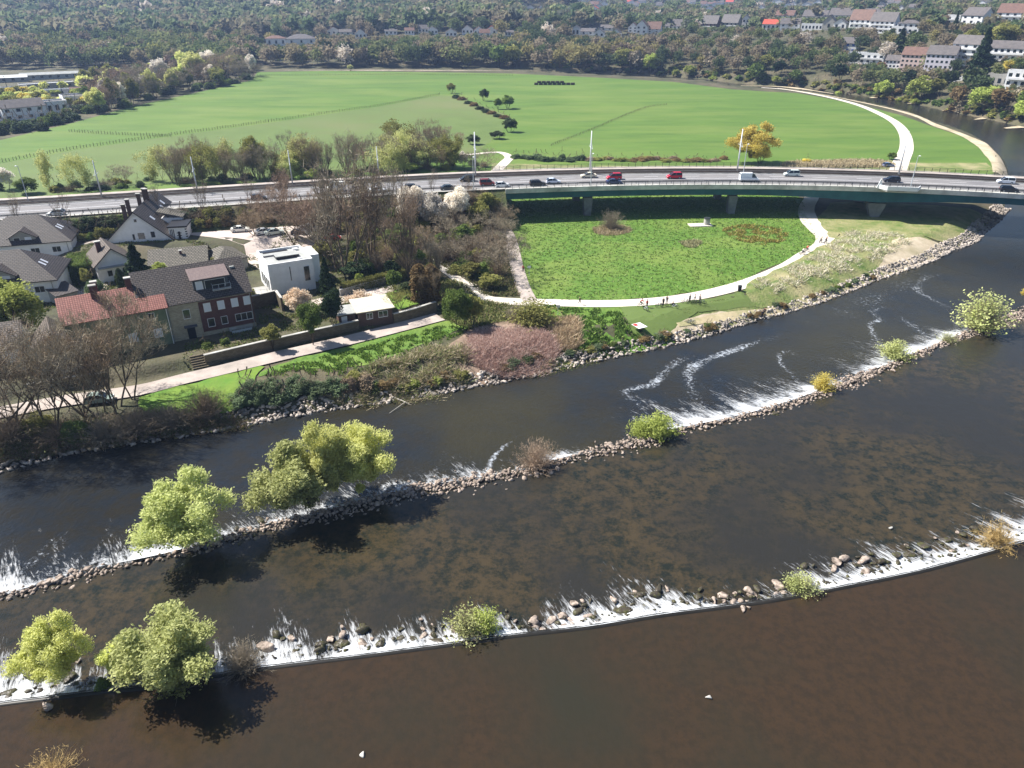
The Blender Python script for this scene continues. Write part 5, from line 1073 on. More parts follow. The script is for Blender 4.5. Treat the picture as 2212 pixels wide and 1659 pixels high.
def person(kind, shirt, trous, u, v, label, rz=0, z=None, group=None, xyz=None):
    if kind not in PM:
        J = pose(kind); b = skin_mesh('body', J, BE, BR, m_skin)
        E1 = [e for e in BE if e[0] in ('pel','bel','che') and e[1] in ('bel','che','shl','shr')]+[('shl','ell'),('shr','elr'),('ell','wrl'),('elr','wrr')]; k1 = ['pel','bel','che','shl','shr','ell','elr','wrl','wrr']
        JJ = {k: J[k] for k in k1}; s_ = lambda k: tuple(q+.022 for q in BR[k]) if isinstance(BR[k], tuple) else BR[k]+.02
        sh = skin_mesh('jacket', JJ, E1, {k: s_(k) for k in k1}, m_skin)
        k2 = ['pel','hil','hir','knl','knr','anl','anr']; E2 = [('pel','hil'),('pel','hir'),('hil','knl'),('hir','knr'),('knl','anl'),('knr','anr')]
        tr = skin_mesh('trousers', {k: J[k] for k in k2}, E2, {k: s_(k) for k in k2}, m_skin)
        t = Vector(J['top']); hr = MB(); bm = bmesh.new(); bmesh.ops.create_uvsphere(bm, u_segments=10, v_segments=6, radius=.105); hm = bpy.data.meshes.new('hair')
        for q in bm.verts: q.co = Vector((q.co.x*.95, q.co.y*1.08+.02, q.co.z*.85))+t-Vector((0,-.01,.03))
        bmesh.ops.delete(bm, geom=[q for q in bm.verts if q.co.z < t.z-.10 or (q.co.y < t.y-.06 and q.co.z < t.z-.02)], context='VERTS'); bm.to_mesh(hm); bm.free(); hm.materials.append(m_hair)
        PM[kind] = (b, sh, tr, hm, {})
    b, sh, tr, hm, cc = PM[kind]
    for tg, mesh_, rgb in (('s', sh, shirt), ('t', tr, trous)):
        if (tg, rgb) not in cc: q = mesh_.copy(); q.materials[0] = M('cloth', S(*rgb)); cc[(tg, rgb)] = q
    loc = xyz or ((*P2(u, v, 0), h(*P2(u, v, 0))+.25) if z is None else P(u, v, z))
    e = empty('person', loc, rz, label, 'person', group); link('body', b, e); link('jacket', cc[('s', shirt)], e); link('trousers', cc[('t', trous)], e); link('hair', hm, e); return e
BIKE = None
def bike(u, v, rz, label, group='bicycles on the riverside meadow', rgb=(60,62,66), xyz=None, lean=.12):
    global BIKE
    if BIKE is None:
        def ring(name, R_, r, mat, n=20):
            mb = MB()
            for i in range(n):
                a, b = 2*math.pi*i/n, 2*math.pi*(i+1)/n; mb.tube((0,R_*math.cos(a),R_*math.sin(a)), (0,R_*math.cos(b),R_*math.sin(b)), r, n=4, caps=False)
            for i in range(8): a = math.pi*2*i/8; mb.tube((0,0,0), (0,R_*math.cos(a),R_*math.sin(a)), .014, n=3, caps=False)
            return mb.mesh(name, mat, uv=False)
        fr = MB()
        for a, b in (((0,.12,.32),(0,.22,.82)), ((0,.12,.32),(0,-.38,.80)), ((0,.2,.76),(0,-.38,.80)), ((0,.12,.32),(0,.56,.34)), ((0,.2,.76),(0,.56,.34)), ((0,-.38,.95),(0,-.40,.78)), ((0,-.40,.78),(0,-.54,.34))): fr.tube(a, b, .035, n=5)
        hb = MB(); hb.tube((-.28,-.36,1.02),(.28,-.36,1.02),.018,n=5); hb.tube((0,-.38,.95),(0,-.36,1.02),.018,n=5)
        sd = MB(); sd.prism([(-.08,.36),(.08,.36),(.03,.1),(-.03,.1)], .86, .92); sd.tube((0,.22,.8),(0,.23,.87),.016,n=5)
        BIKE = dict(w=ring('wheel', .34, .035, m_tyre), f=fr, h=hb.mesh('handlebar', m_dkst, uv=False), s=sd.mesh('saddle', m_tyre, uv=False), c={})
    if rgb not in BIKE['c']: BIKE['c'][rgb] = BIKE['f'].mesh('frame', M('bike_paint', S(*rgb), rough=.4), uv=False)
    loc = xyz or (*P2(u, v, 0), h(*P2(u, v, 0))+.27); e = empty('bicycle', loc, rz, label, 'bicycle', group); e.rotation_euler = (0, lean, rz)
    link('wheel', BIKE['w'], e, (0,.56,.35)); link('wheel', BIKE['w'], e, (0,-.56,.35)); link('frame', BIKE['c'][rgb], e); link('handlebar', BIKE['h'], e); link('saddle', BIKE['s'], e); return e
def rider(u, v, rz, shirt, trous, lp, lb, rgb=(60,62,66)):
    loc = (*P2(u, v, 0), h(*P2(u, v, 0))+.16); bike(0, 0, rz, lb, 'bicycles being ridden', rgb, xyz=loc, lean=0); person('ride', shirt, trous, 0, 0, lp, rz, xyz=loc, group='cyclists')
person('walk', (40,42,50), (34,36,44), 1252, 659, 'person in dark clothes walking alone on the pale path', 1.6)
person('walk', (196,60,44), (26,26,32), 1130, 590, 'person in a red top and black trousers on the shaded side path', .2)
person('walk', (28,30,36), (30,30,36), 1091, 505, 'person dressed in black on the side path near the bridge, right of two', 0)
person('walk', (60,60,70), (34,36,40), 1085, 503, 'person in grey on the side path near the bridge, left of two', 0)
person('walk', (224,224,226), (200,200,204), 1278, 369, 'person dressed in white on the far walkway of the bridge', 1.6, z=8.95)
rider(1742, 545, 1.9, (196,32,28), (20,20,24), 'cyclist in a red top on the pale path', 'bicycle under the cyclist in red')
rider(1733, 551, 1.9, (222,218,214), (30,34,40), 'cyclist in a white top just behind the one in red', 'bicycle under the cyclist in white')
rider(1772, 525, 2.3, (196,180,160), (110,100,90), 'cyclist in beige near the path junction, left of two', 'bicycle under the left cyclist near the junction')
rider(1783, 526, 2.3, (110,90,80), (50,46,50), 'cyclist in brown near the path junction, right of two', 'bicycle under the right cyclist near the junction')
person('ride', (206,40,44), (30,30,34), 0, 0, 'person in red sitting on a bicycle beside the path', 1.4, xyz=(*P2(1384,664,0), .28)); bike(0, 0, 1.4, 'bicycle carrying the person in red beside the path', xyz=(*P2(1384,664,0), .26), lean=0, rgb=(210,214,218))
person('stand', (222,66,60), (40,34,34), 1397, 666, 'person in an orange red top standing with a bicycle', .6)
bike(1394, 673, .5, 'bicycle parked at the feet of the person in orange red', rgb=(200,204,208))
person('stand', (44,46,54), (36,38,44), 1432, 662, 'person in black standing left in the middle group of bicycles', .4)
person('stand', (60,66,78), (60,58,60), 1440, 658, 'person in slate grey standing right in the middle group of bicycles', 2.6)
person('sit', (30,34,36), (60,60,60), 1452, 662, 'person in black sitting on the grass beside the silver bicycle', 1.0)
bike(1434, 665, 1.5, 'dark bicycle standing under the two people in black and grey'); bike(1457, 668, 1.2, 'silver bicycle right of the middle group', rgb=(206,210,214)); bike(1424, 666, 1.7, 'grey bicycle at the left of the middle group', rgb=(120,126,130))
person('stand', (206,204,200), (30,34,44), 1489, 655, 'person in a white top and navy trousers beside the big cluster of bicycles', .3)
person('stand', (90,100,116), (60,62,68), 1500, 654, 'person in blue grey in the middle of the big cluster of bicycles', 1.3); person('stand', (150,152,156), (90,86,84), 1511, 655, 'person in light grey at the right of the big cluster of bicycles', 2.2)
for i, (u, v, r, c, l) in enumerate(((1480,657,1.5,(190,194,198),'silver bicycle at the left of the big cluster'), (1490,659,1.4,(70,74,80),'dark bicycle in front of the person in white'), (1499,659,1.6,(90,96,104),'grey bicycle in the middle of the big cluster'), (1507,660,1.3,(46,48,54),'black bicycle right of the middle of the big cluster'), (1516,659,1.5,(140,146,150),'grey silver bicycle at the right of the big cluster'))): bike(u, v, r, l, rgb=c)
bike(1490, 688, 1.35, 'bicycle lying near the sandy patch, left of two', rgb=(120,124,132), lean=.5); bike(1495, 687, 1.5, 'white bicycle on the sandy patch, right of two', rgb=(214,216,218))
person('sit', (226,226,224), (70,70,74), 1464, 703, 'person in white sitting at the edge of the sandy patch', 0)
person('stand', (70,72,80), (40,42,48), 1650, 660, 'person in grey on the narrow trail, left of two', .4); person('stand', (28,30,36), (26,28,32), 1655, 657, 'person in black on the narrow trail, right of two', 2.4)
x, y = P2(1381, 706, 0); e = empty('picnic_blanket', (x, y, .24), .5, 'white picnic blanket with a red cloth on the grass', 'blanket')
lbox(e, 'blanket_cloth', m_wht, -1.0,-1.2,0,1.0,1.2,.05); lbox(e, 'red_cloth', M('red_cloth', S(206,52,48)), -.9,.1,.052,-.1,1.0,.1)
person('sit', (40,44,46), (30,30,30), 1384, 707, 'person in dark clothes sitting on the white picnic blanket', .3)
x, y = P2(1597, 630, 0); e = empty('litter_bin', (x, y, .15), 0, 'black litter bin beside the pale path', 'litter bin'); mb = MB(); mb.tube((0,0,0),(0,0,1.15),.36,.44,10); mb.build('bin_body', m_black, e); mb = MB(); mb.tube((0,0,1.152),(0,0,1.24),.47,.47,10); mb.build('bin_rim', m_dkst, e)
# small stone block on a slab under the bridge, path signs
x, y = P2(1520, 487, 0); e = empty('manhole_shaft', (x, y, .05), .1, 'round grey shaft on a pale concrete slab at the edge of the bridge shadow', 'shaft'); lbox(e, 'slab', m_path, -4.2,-1.6,0,2.2,1.4,.25); mb = MB(); mb.tube((.8,0,.25),(.8,0,1.9),.85,n=12); mb.build('shaft_ring', m_conc, e); mb = MB(); mb.tube((.8,0,1.9),(.8,0,2.1),.95,n=12); mb.build('shaft_lid', m_dkst, e)
for u, v, l in ((1143,597,'small grey signpost in the meadow beside the side path'), (1205,684,'small pale marker post where the paths meet')):
    x, y = P2(u, v, 0); e = empty('signpost', (x, y, 0), 0, l, 'sign'); mb = MB(); mb.tube((0,0,0),(0,0,2.4),.05,n=6); mb.build('post', m_gal, e); lbox(e, 'sign_plate', m_wht, -.4,-.06,2.0,.4,-.02,2.5)
# radio mast in the works yard
x, y, z = T(278, 140); e = empty('radio_mast', (x, y, 0), 0, 'thin grey radio mast right of the works yard', 'mast'); mb = MB(); mb.tube((0,0,0),(0,0,36),.45,.15,6); mb.build('pole', m_dkst, e); lbox(e, 'antenna', m_gal, -.4,-.2,33,.4,.2,36)
for i, (u, v, l) in enumerate(((20,205,'dark lamp post between the white sheds at the left edge'), (136,206,'dark lamp post in front of the wide white roof'), (186,196,'dark lamp post right of the works yard'))):
    x, y, z = T(u, v); e = empty('lamp_post', (x, y, 0), 0, l, 'street lamp', 'lamp posts in the works yard'); mb = MB(); mb.tube((0,0,0),(0,0,11),.22,.12,6); mb.build('pole', m_dkst, e); lbox(e, 'lamp_head', m_dkst, -.8,-.2,10.9,.8,.2,11.2)
# field fences
def fence(label, pts, n, hgt=1.3, name='field_fence'):
    C = spl(pxs(pts), 3); L = np.concatenate([[0], np.cumsum(np.linalg.norm(np.diff(C, axis=0), axis=1))]); e = empty(name, (*C[0], 0), 0, label, 'fence'); mp = MB(); mp.tube((0,0,-.1),(0,0,hgt),.11,.1,6); pm = mp.mesh('post', m_bark); last = None; mb = MB()
    for i in range(n):
        s_ = L[-1]*i/(n-1); x = np.interp(s_, L, C[:, 0])-C[0][0]+random.uniform(-.2,.2); y = np.interp(s_, L, C[:, 1])-C[0][1]; link('post', pm, e, (x, y, 0), s=(1,1,random.uniform(.8,1.25)))
        if last: 
            for z in (.5, 1.0): mb.tube((*last, z), (x, y, z), .03, n=3, caps=False)
        last = (x, y)
    mb.build('wire', m_dkst, e); return e
fence('long post and wire fence between the left field and the duller field', [(-40,360),(0,352),(160,323),(345,296),(480,278),(580,264)], 95)
fence('post and wire fence from the big olive tree to the lone bush in the field', [(580,264),(700,246),(820,229),(950,205)], 80)
fence('post and wire fence along the far edge of the meadow', [(556,164),(700,163),(850,162),(1000,163),(1106,164)], 90)
fence('short row of posts in the left field below the hedge', [(150,285),(230,290),(300,293),(370,296)], 36)
fence('low dark fence line rising through the right field', [(1190,315),(1285,278),(1340,254),(1400,232),(1440,227)], 70, .9)
x, y = P2(1197,183,0); e = empty('timber_stack', (x, y, 0), 0, 'dark row of stacked timber in the far part of the field', 'timber stack')
mb = MB()
for i in range(9): mb.tube((-14+i*3.2,-1.5,.8),(-14+i*3.2+2.8,-1.5,.8),.8,n=7)
for i in range(6): mb.tube((-12+i*3.2,-1.5,2.0),(-12+i*3.2+2.8,-1.5,2.0),.7,n=7)
mb.build('logs', m_barkd, e)
# ------------------------------------------------------------------ weirs: boulders, rubble, foam
m_rock = M('weir_rock', S(190,174,160), S(140,124,112), sc=1.1, coords='Object', bump=.5, bsc=3, c3=S(84,76,66), sc3=1.6)
m_rockw = M('wet_rock', S(82,74,62), S(48,46,42), sc=1.1, coords='Object', rough=.35, bump=.5, bsc=3, c3=S(92,92,52), sc3=1.4)
m_rip = M('riprap_stone', S(206,194,182), S(152,142,132), sc=.9, bump=.3, c3=S(96,92,86), sc3=.35, det=3)
def rock_np(seed, sub=2):
    bm = bmesh.new(); bmesh.ops.create_icosphere(bm, subdivisions=sub, radius=.5); g = np.random.default_rng(seed)
    V = np.array([v.co for v in bm.verts]); F = np.array([[v.index for v in f.verts] for f in bm.faces]); bm.free()
    for _ in range(8):      # planar cuts give broken faces
        n = g.normal(size=3); n /= np.linalg.norm(n); d = V@n; lim = g.uniform(.15,.30); V = V-np.outer(np.maximum(0, d-lim), n)
    V *= 1.75*np.array([g.uniform(.85,1.25), g.uniform(.7,1.0), g.uniform(.5,.85)]); return V, F
RK = [rock_np(i) for i in range(8)]; RL = [rock_np(20+i, 1) for i in range(8)]
rk_m = [arr_mesh('boulder', V, F, m_rock) for V, F in RK]; rk_w = [arr_mesh('boulder', V, F, m_rockw) for V, F in RK]
def rubble(name, pts, sizes, mat, label, parent=None, low=True):
    src = RL; out_v = []; out_f = []; n0 = 0
    for (x, y, z), s in zip(pts, sizes):
        V, F = src[random.randrange(8)]; a = random.uniform(0, 6.28); c_, s_ = math.cos(a), math.sin(a); Rm = np.array([[c_,-s_,0],[s_,c_,0],[0,0,1]])
        out_v.append((V*s)@Rm.T+np.array([x, y, z])); out_f.append(F+n0); n0 += len(V)
    o = link(name, arr_mesh(name, np.concatenate(out_v), np.concatenate(out_f), mat)); return tag(o, label, kind='stuff')
def along(C, s):
    L = np.concatenate([[0], np.cumsum(np.linalg.norm(np.diff(C, axis=0), axis=1))]); return np.array([np.interp(s, L, C[:, 0]), np.interp(s, L, C[:, 1])]), L[-1]
N1, N2 = normals2(W1), normals2(W2)       # point away from the camera (downstream)
if N1[len(N1)//2][1] < 0: N1 = -N1
if N2[len(N2)//2][1] < 0: N2 = -N2
def wpt(C, N, u, z, offm):      # point of the weir line at picture column u
    d = [abs(proj(p[0], p[1], z)[0]-u) for p in C]; k = int(np.argmin(d)); return C[k]+N[k]*offm, k
# masonry crest under the near weir: dark lip just upstream
mbk = []
def lip(name, C, N, z, w0, w1, h, mat, lab):
    K = [(w0, z-.35), (w0+.05, z+h), (w1, z+h-.06), (w1+.3, z-1.2)]; V = np.stack([np.column_stack([C+N*o, np.full(len(C), zz)]) for o, zz in K], 1).reshape(-1, 3); n = len(C)
    i = (np.arange(n-1)[:, None]*4+np.arange(3)[None, :]).ravel(); me = arr_mesh(name, V, np.stack([i, i+4, i+5, i+1], 1), mat)
    if me.polygons[1].normal.z < 0: me.flip_normals()
    return tag(link(name, me), lab, 'weir')
lip('weir_sill', W1, N1, ZW_NEAR, -.35, .45, .03, M('wet_sill', S(44,42,38), S(34,33,30), sc=.8, rough=.4), 'smooth dark stone sill of the nearer weir')
def foam_sheet(name, C, N, z0, z1, Lf, dens, mat, label, rows=14, slant=0.0, z_add=.03):
    """spiky apron of foam; Lf(k) length in metres, dens(k) 0..1"""
    n = len(C); V = np.zeros((n, rows, 3)); UV = np.zeros((n, rows, 2)); D = np.zeros((n, rows))
    s = np.concatenate([[0], np.cumsum(np.linalg.norm(np.diff(C, axis=0), axis=1))])
    T_ = np.stack([N[:, 1], -N[:, 0]], 1)
    for r in range(rows):
        f = r/(rows-1); L = Lf*f
        V[:, r, :2] = C+N*(L-.1)[:, None]-T_*(L*slant)[:, None]; V[:, r, 2] = (z0+(z1-z0)*min(1, f*3.2))+z_add
        UV[:, r, 0] = s; UV[:, r, 1] = L; D[:, r] = dens*(1-f)**1.1
    i = (np.arange(n-1)[:, None]*rows+np.arange(rows-1)[None, :]).ravel(); F = np.stack([i, i+rows, i+rows+1, i+1], 1)
    me = arr_mesh(name, V.reshape(-1, 3), F, mat, cols=np.repeat(D.reshape(-1, 1), 3, 1), smooth=True); ul = me.uv_layers.new(name='UVMap'); ul.data.foreach_set('uv', UV.reshape(-1, 2)[F.ravel()].astype(np.float32).ravel())
    if me.polygons[0].normal.z < 0: me.flip_normals()
    return tag(link(name, me), label, kind='stuff')
def M_foam(name, sx, sy, col=S(240,243,246), lo=.92, hi=1.12, fine=.35):
    m = bpy.data.materials.new(name); m.use_nodes = True; t = m.node_tree; bs = t.nodes['Principled BSDF']; bs.inputs['Base Color'].default_value = col; bs.inputs['Roughness'].default_value = .6
    a = nd(t, 'ShaderNodeVertexColor'); a.layer_name = 'col'; co = nd(t, 'ShaderNodeTexCoord'); mp = nd(t, 'ShaderNodeMapping'); mp.inputs['Scale'].default_value = (sx, sy, 1); t.links.new(co.outputs['UV'], mp.inputs[0])
    n = nd(t, 'ShaderNodeTexNoise'); n.inputs['Scale'].default_value = 1; n.inputs['Detail'].default_value = 8; n.inputs['Roughness'].default_value = .72; n.inputs['Distortion'].default_value = .4; t.links.new(mp.outputs[0], n.inputs['Vector'])
    r = nd(t, 'ShaderNodeMapRange'); r.clamp = False; r.inputs[1].default_value = .25; r.inputs[2].default_value = .75; t.links.new(n.outputs[0], r.inputs[0])
    ad = nd(t, 'ShaderNodeMath', operation='ADD'); t.links.new(r.outputs[0], ad.inputs[0]); t.links.new(a.outputs[0], ad.inputs[1])
    q = nd(t, 'ShaderNodeMapRange'); q.inputs[1].default_value = lo; q.inputs[2].default_value = hi; t.links.new(ad.outputs[0], q.inputs[0]); t.links.new(q.outputs[0], bs.inputs['Alpha'])
    b = nd(t, 'ShaderNodeBump'); b.inputs['Strength'].default_value = .6; b.inputs['Distance'].default_value = .3; t.links.new(n.outputs[0], b.inputs['Height']); t.links.new(b.outputs[0], bs.inputs['Normal']); return m
m_foam1 = M_foam('foam_streaks', 3.2, .55, lo=.85, hi=1.5); m_foam2 = M_foam('foam_dense', 1.3, .7, lo=.82, hi=1.45, col=S(226,230,234)); m_wisp = M_foam('foam_wisps', 1.6, 1.6, lo=1.0, hi=1.6, col=S(206,214,224))
def prof(C, z, table):      # value along a weir by picture column
    us = np.array([proj(p[0], p[1], z)[0] for p in C]); return np.interp(us, [a for a, b in table], [b for a, b in table]), us
def jag(n, step, lo, hi, seed):
    g = np.random.default_rng(seed); k = np.arange(0, n+step, step); return np.interp(np.arange(n), k, g.uniform(lo, hi, len(k)))
def dense(C, k=3):      # finer resampling for the foam
    s = np.arange(0, len(C)-1, 1/k); i = s.astype(int); f = (s-i)[:, None]; return C[i]*(1-f)+C[np.minimum(i+1, len(C)-1)]*f
D1 = dense(W1); DN1 = dense(N1); n = len(D1)
d1, us1 = prof(D1, ZW_NEAR, [(-100,.9),(60,1.0),(190,.75),(240,.7),(330,.5),(455,.45),(480,.9),(550,.6),(570,1),(640,.8),(700,.7),(800,1),(990,1),(1040,.6),(1120,.9),(1150,.5),(1205,.5),(1240,1),(1540,1),(1560,.5),(1650,.4),(1700,.4),(1775,.5),(1795,1.05),(2000,1),(2100,.9),(2212,1),(3000,1)])
L1, _ = prof(D1, ZW_NEAR, [(-100,5),(200,4),(330,2.5),(565,4.5),(1000,4.5),(1200,3.5),(1420,6),(1560,3),(1780,3.6),(2100,4.6),(2212,5),(3000,5)])
foam_sheet('weir_foam', D1+DN1*.25, DN1, ZW_NEAR, ZW_MID, np.clip(L1*jag(n, 4, .7, 1.3, 3), 2.2, 9)*.85, np.clip(d1*jag(n, 3, .5, 1.15, 4), 0, 1.1)*1.2, m_foam2, 'dense white foam pouring over the nearer weir', slant=.15)
foam_sheet('weir_foam', D1+DN1*.4, DN1, ZW_NEAR, ZW_MID, np.clip(L1*jag(n, 7, .8, 2.6, 5), 2, 18), np.clip(d1*jag(n, 3, .4, 1.15, 6), 0, 1.1)*1.0, m_foam1, 'thin foam streaks trailing below the nearer weir', rows=20, slant=.25, z_add=.05)
D2 = dense(W2); DN2 = dense(N2); n = len(D2)
d2, us2 = prof(D2, ZW_MID, [(-100,.8),(40,1),(80,.6),(230,.6),(260,1.1),(350,1.1),(400,.8),(470,.7),(600,.7),(760,.9),(840,.8),(880,.95),(950,.6),(1010,.6),(1035,.9),(1062,.8),(1080,.55),(1180,.5),(1200,1.0),(1270,1.0),(1300,.4),(1390,.4),(1440,1.0),(1480,1.2),(1600,1.2),(1640,1),(1700,1.1),(1745,.9),(1790,1.1),(1830,.7),(1860,.45),(1890,1.1),(2080,1.15),(2130,.7),(2212,.15),(3000,.5)])
L2, _ = prof(D2, ZW_MID, [(-100,6),(300,5),(600,4),(900,4.5),(1200,5),(1300,2),(1450,6.5),(1600,7),(1760,5.5),(1860,4),(1950,5),(2100,6),(2212,4)])
foam_sheet('weir_foam', D2+DN2*.9, DN2, ZW_MID, ZW_CH, np.clip(L2*jag(n, 5, .6, 1.4, 13), 1, 14), np.clip(d2*jag(n, 4, .45, 1.1, 14), 0, 1.25)*1.05, m_foam2, 'dense white foam of the farther weir', slant=.2, z_add=.06)
foam_sheet('weir_foam', D2+DN2*.8, DN2, ZW_MID-.3, ZW_CH, np.clip(L2*jag(n, 9, .8, 3.0, 15), 2, 30), np.clip(d2*jag(n, 5, .3, 1.0, 16), 0, 1)*.85, m_foam1, 'thin foam streaks trailing below the farther weir', rows=20, slant=.3, z_add=.06)
def wisp(label, pts, w, dens, mat=None):
    C = spl(pxs(pts, ZW_CH), .8); N = normals2(C); n = len(C); rows = 9; f = np.linspace(-1, 1, rows); wl = w*jag(n, 6, .6, 1.3, len(pts)); V = np.stack([np.column_stack([C+N*(wl*k/2)[:, None], np.full(n, ZW_CH+.045)]) for k in f], 1).reshape(-1, 3)
    s = np.arange(n)*.8; UV = np.stack([np.column_stack([s, wl*k/2]) for k in f], 1).reshape(-1, 2); e = np.sin(np.linspace(.05, math.pi-.05, n))**.4
    D = np.stack([dens*e*(1-abs(k)**1.6)*jag(n, 4, .7, 1.1, 77) for k in f], 1).reshape(-1, 1); i = (np.arange(n-1)[:, None]*rows+np.arange(rows-1)[None, :]).ravel(); F = np.stack([i, i+rows, i+rows+1, i+1], 1)
    me = arr_mesh('foam_trail', V, F, mat or m_wisp, cols=np.repeat(D, 3, 1), smooth=True); ul = me.uv_layers.new(name='UVMap'); ul.data.foreach_set('uv', UV[F.ravel()].astype(np.float32).ravel())
    if me.polygons[0].normal.z < 0: me.flip_normals()
    return tag(link('foam_trail', me), label, kind='stuff')
wisp('foam trail curling up from the bright green willow', [(1400,905),(1385,880),(1362,860),(1350,846),(1375,838),(1410,830),(1440,800),(1470,778),(1500,766)], 3.2, 0.76)
wisp('foam trail in the middle of the fast channel', [(1530,895),(1505,860),(1490,830),(1490,800),(1520,780),(1570,762),(1640,738),(1700,722)], 4.2, 0.76)
wisp('foam trail left of the yellow bush', [(1735,840),(1712,812),(1690,790),(1682,770),(1700,760),(1730,770)], 3.0, 0.71)
wisp('foam trail below the olive willow', [(1945,770),(1905,745),(1885,720),(1880,700),(1900,690),(1885,672),(1930,660)], 3.4, 0.73)
wisp('foam trail beside the grey green willow', [(2090,690),(2050,665),(2010,645),(1980,625),(2000,600),(2040,590)], 4.0, 0.67)
wisp('broad faint foam in the bend near the stone bank', [(1700,715),(1780,690),(1860,660),(1920,630),(1980,600),(2050,580)], 14, 0.44)
wisp('faint foam line along the channel', [(1560,860),(1640,835),(1720,810),(1800,770),(1880,740)], 9, 0.29)
wisp('foam trail between weir and olive willow', [(2010,735),(1980,710),(1950,690),(1940,680)], 3, 0.67)
wisp('foam flecks in the lower left channel', [(300,1160),(330,1110),(370,1060),(395,1010)], 3.5, 0.51)
wisp('foam flecks at the left edge', [(20,1260),(60,1220),(120,1175),(160,1130)], 4, 0.55)
wisp('foam trail by the brown bush', [(1050,1020),(1065,990),(1085,968),(1110,950)], 1.6, 0.85)
# rubble ridge of the farther weir
def ridge(C, N, z, table, dens, smin, smax, seed, offs=0, hgt=.45):
    g = random.Random(seed); w, us = prof(C, z, table); pts = []; sz = []
    for i in range(len(C)):
        if w[i] <= .05 or us[i] < -150 or us[i] > 2400: continue
        for _ in range(int(dens*w[i]+g.random())):
            o = g.gauss(0, w[i]*.28)+offs; p = C[i]+N[i]*o+np.array([g.uniform(-.5,.5), g.uniform(-.3,.3)]); s = g.uniform(smin, smax)*(1.5 if g.random() < .12 else 1)
            pts.append((p[0], p[1], z-.12+max(0, hgt*(1-abs(o-offs)/(w[i]*.6+.01)))*g.uniform(.4,1))); sz.append(s)
    return pts, sz
p, s = ridge(W2, N2, ZW_MID, [(-200,2.4),(0,2.4),(60,1.8),(200,2.4),(260,1.0),(340,.8),(400,2.0),(560,2.8),(740,3.4),(850,4.2),(1000,4.2),(1100,3.4),(1180,3),(1230,1.6),(1290,3.6),(1390,3.6),(1440,2.6),(1600,1.8),(1660,2.4),(1760,2.4),(1850,4.0),(1900,2),(2060,1.8),(2130,4.0),(2300,5)], 5.0, .2, .5, 3)
rubble('weir_rubble', p, s, m_rock, 'low ridge of pale pink grey rubble forming the farther weir')
p, s = ridge(W1, N1, ZW_NEAR-.35, [(-200,2),(200,2.4),(400,2.4),(560,2),(1100,1.8),(1220,2.2),(1500,2),(1640,2.6),(2212,3)], .9, .22, .5, 5, offs=1.3)
rubble('weir_rubble', p, s, m_rockw, 'wet rubble below the sill of the nearer weir')
# boulders, each its own
def boulders(C, N, z, spots, label, group, wetp=.4):
    for u, offm, s in spots:
        q, k = wpt(C, N, u, z, offm); wet = random.random() < wetp
        o = link('boulder', random.choice(rk_w if wet else rk_m), None, (q[0], q[1], z+s*.12-.1), random.uniform(0, 6.28), (s*random.uniform(.85,1.2), s, s*random.uniform(.8,1.1))); tag(o, label, 'boulder', group)
g = random.Random(5)
segs = [(0,60,8,'grey boulder in the foam at the left end of the nearer weir'), (90,250,12,'brown boulder at the foot of the yellow green willow on the nearer weir'), (330,470,10,'pale boulder under the large willow on the nearer weir'), (520,560,5,'dark wet boulder just right of the large willow'),
        (580,640,7,'boulder at the start of the open foam on the nearer weir'), (640,830,24,'brown boulder in the foam left of the round willow bush'), (840,990,20,'boulder in the thick foam just left of the round willow bush'), (990,1120,20,'dark boulder below the round willow bush'), (1150,1240,24,'pale pink boulder in the heap right of the round willow bush'),
        (1250,1400,24,'mossy boulder in the white foam in the middle of the nearer weir'), (1400,1540,24,'boulder in the foam left of the small reedy bush'), (1550,1750,40,'pale pink boulder in the heap under the small reedy bush'), (1760,1900,24,'boulder in the cluster right of the small reedy bush'), (1900,2080,30,'boulder among the slanting foam streaks on the right'), (2080,2230,24,'boulder beside the dry straw coloured bush at the right')]
for u0, u1, n, lab in segs:
    pale = 'pale' in lab; boulders(W1, N1, ZW_NEAR-.42, [(g.uniform(u0, u1), g.uniform(.4, 2.4 if pale else 4.6), g.choice((.35,.4,.5,.6,.75,1.0))*g.uniform(.85,1.15)) for _ in range(int(n*.84))], lab, 'boulders of the nearer weir: '+lab[:200].split(' ', 1)[1], .1 if pale else .65)
segs = [(0,240,16,'pale boulder on the rubble ridge at the left edge of the farther weir'), (420,760,20,'dark boulder under the paired willows on the farther weir'), (800,1180,26,'pinkish boulder on the bare rubble ridge of the farther weir'), (1290,1400,16,'light pink boulder between the brown bush and the bright green willow'), (1440,1700,12,'black wet rock in the strong foam of the farther weir'), (1700,1900,14,'rock near the yellow bush on the farther weir'), (1900,2212,16,'rock near the grey green willow on the farther weir')]
for u0, u1, n, lab in segs:
    boulders(W2, N2, ZW_MID-.1, [(g.uniform(u0, u1), g.gauss(0, 1.0), g.uniform(.5, 1.0)) for _ in range(int(n*.42))], lab, 'boulders of the farther weir: '+lab.split(' ', 1)[1], .9 if 'black' in lab or 'dark' in lab else .15)
st_ = [arr_mesh('stone', V*np.array([.95,.8,.75]), F, m_rock) for V, F in [rock_np(60+i, 2) for i in range(3)]]
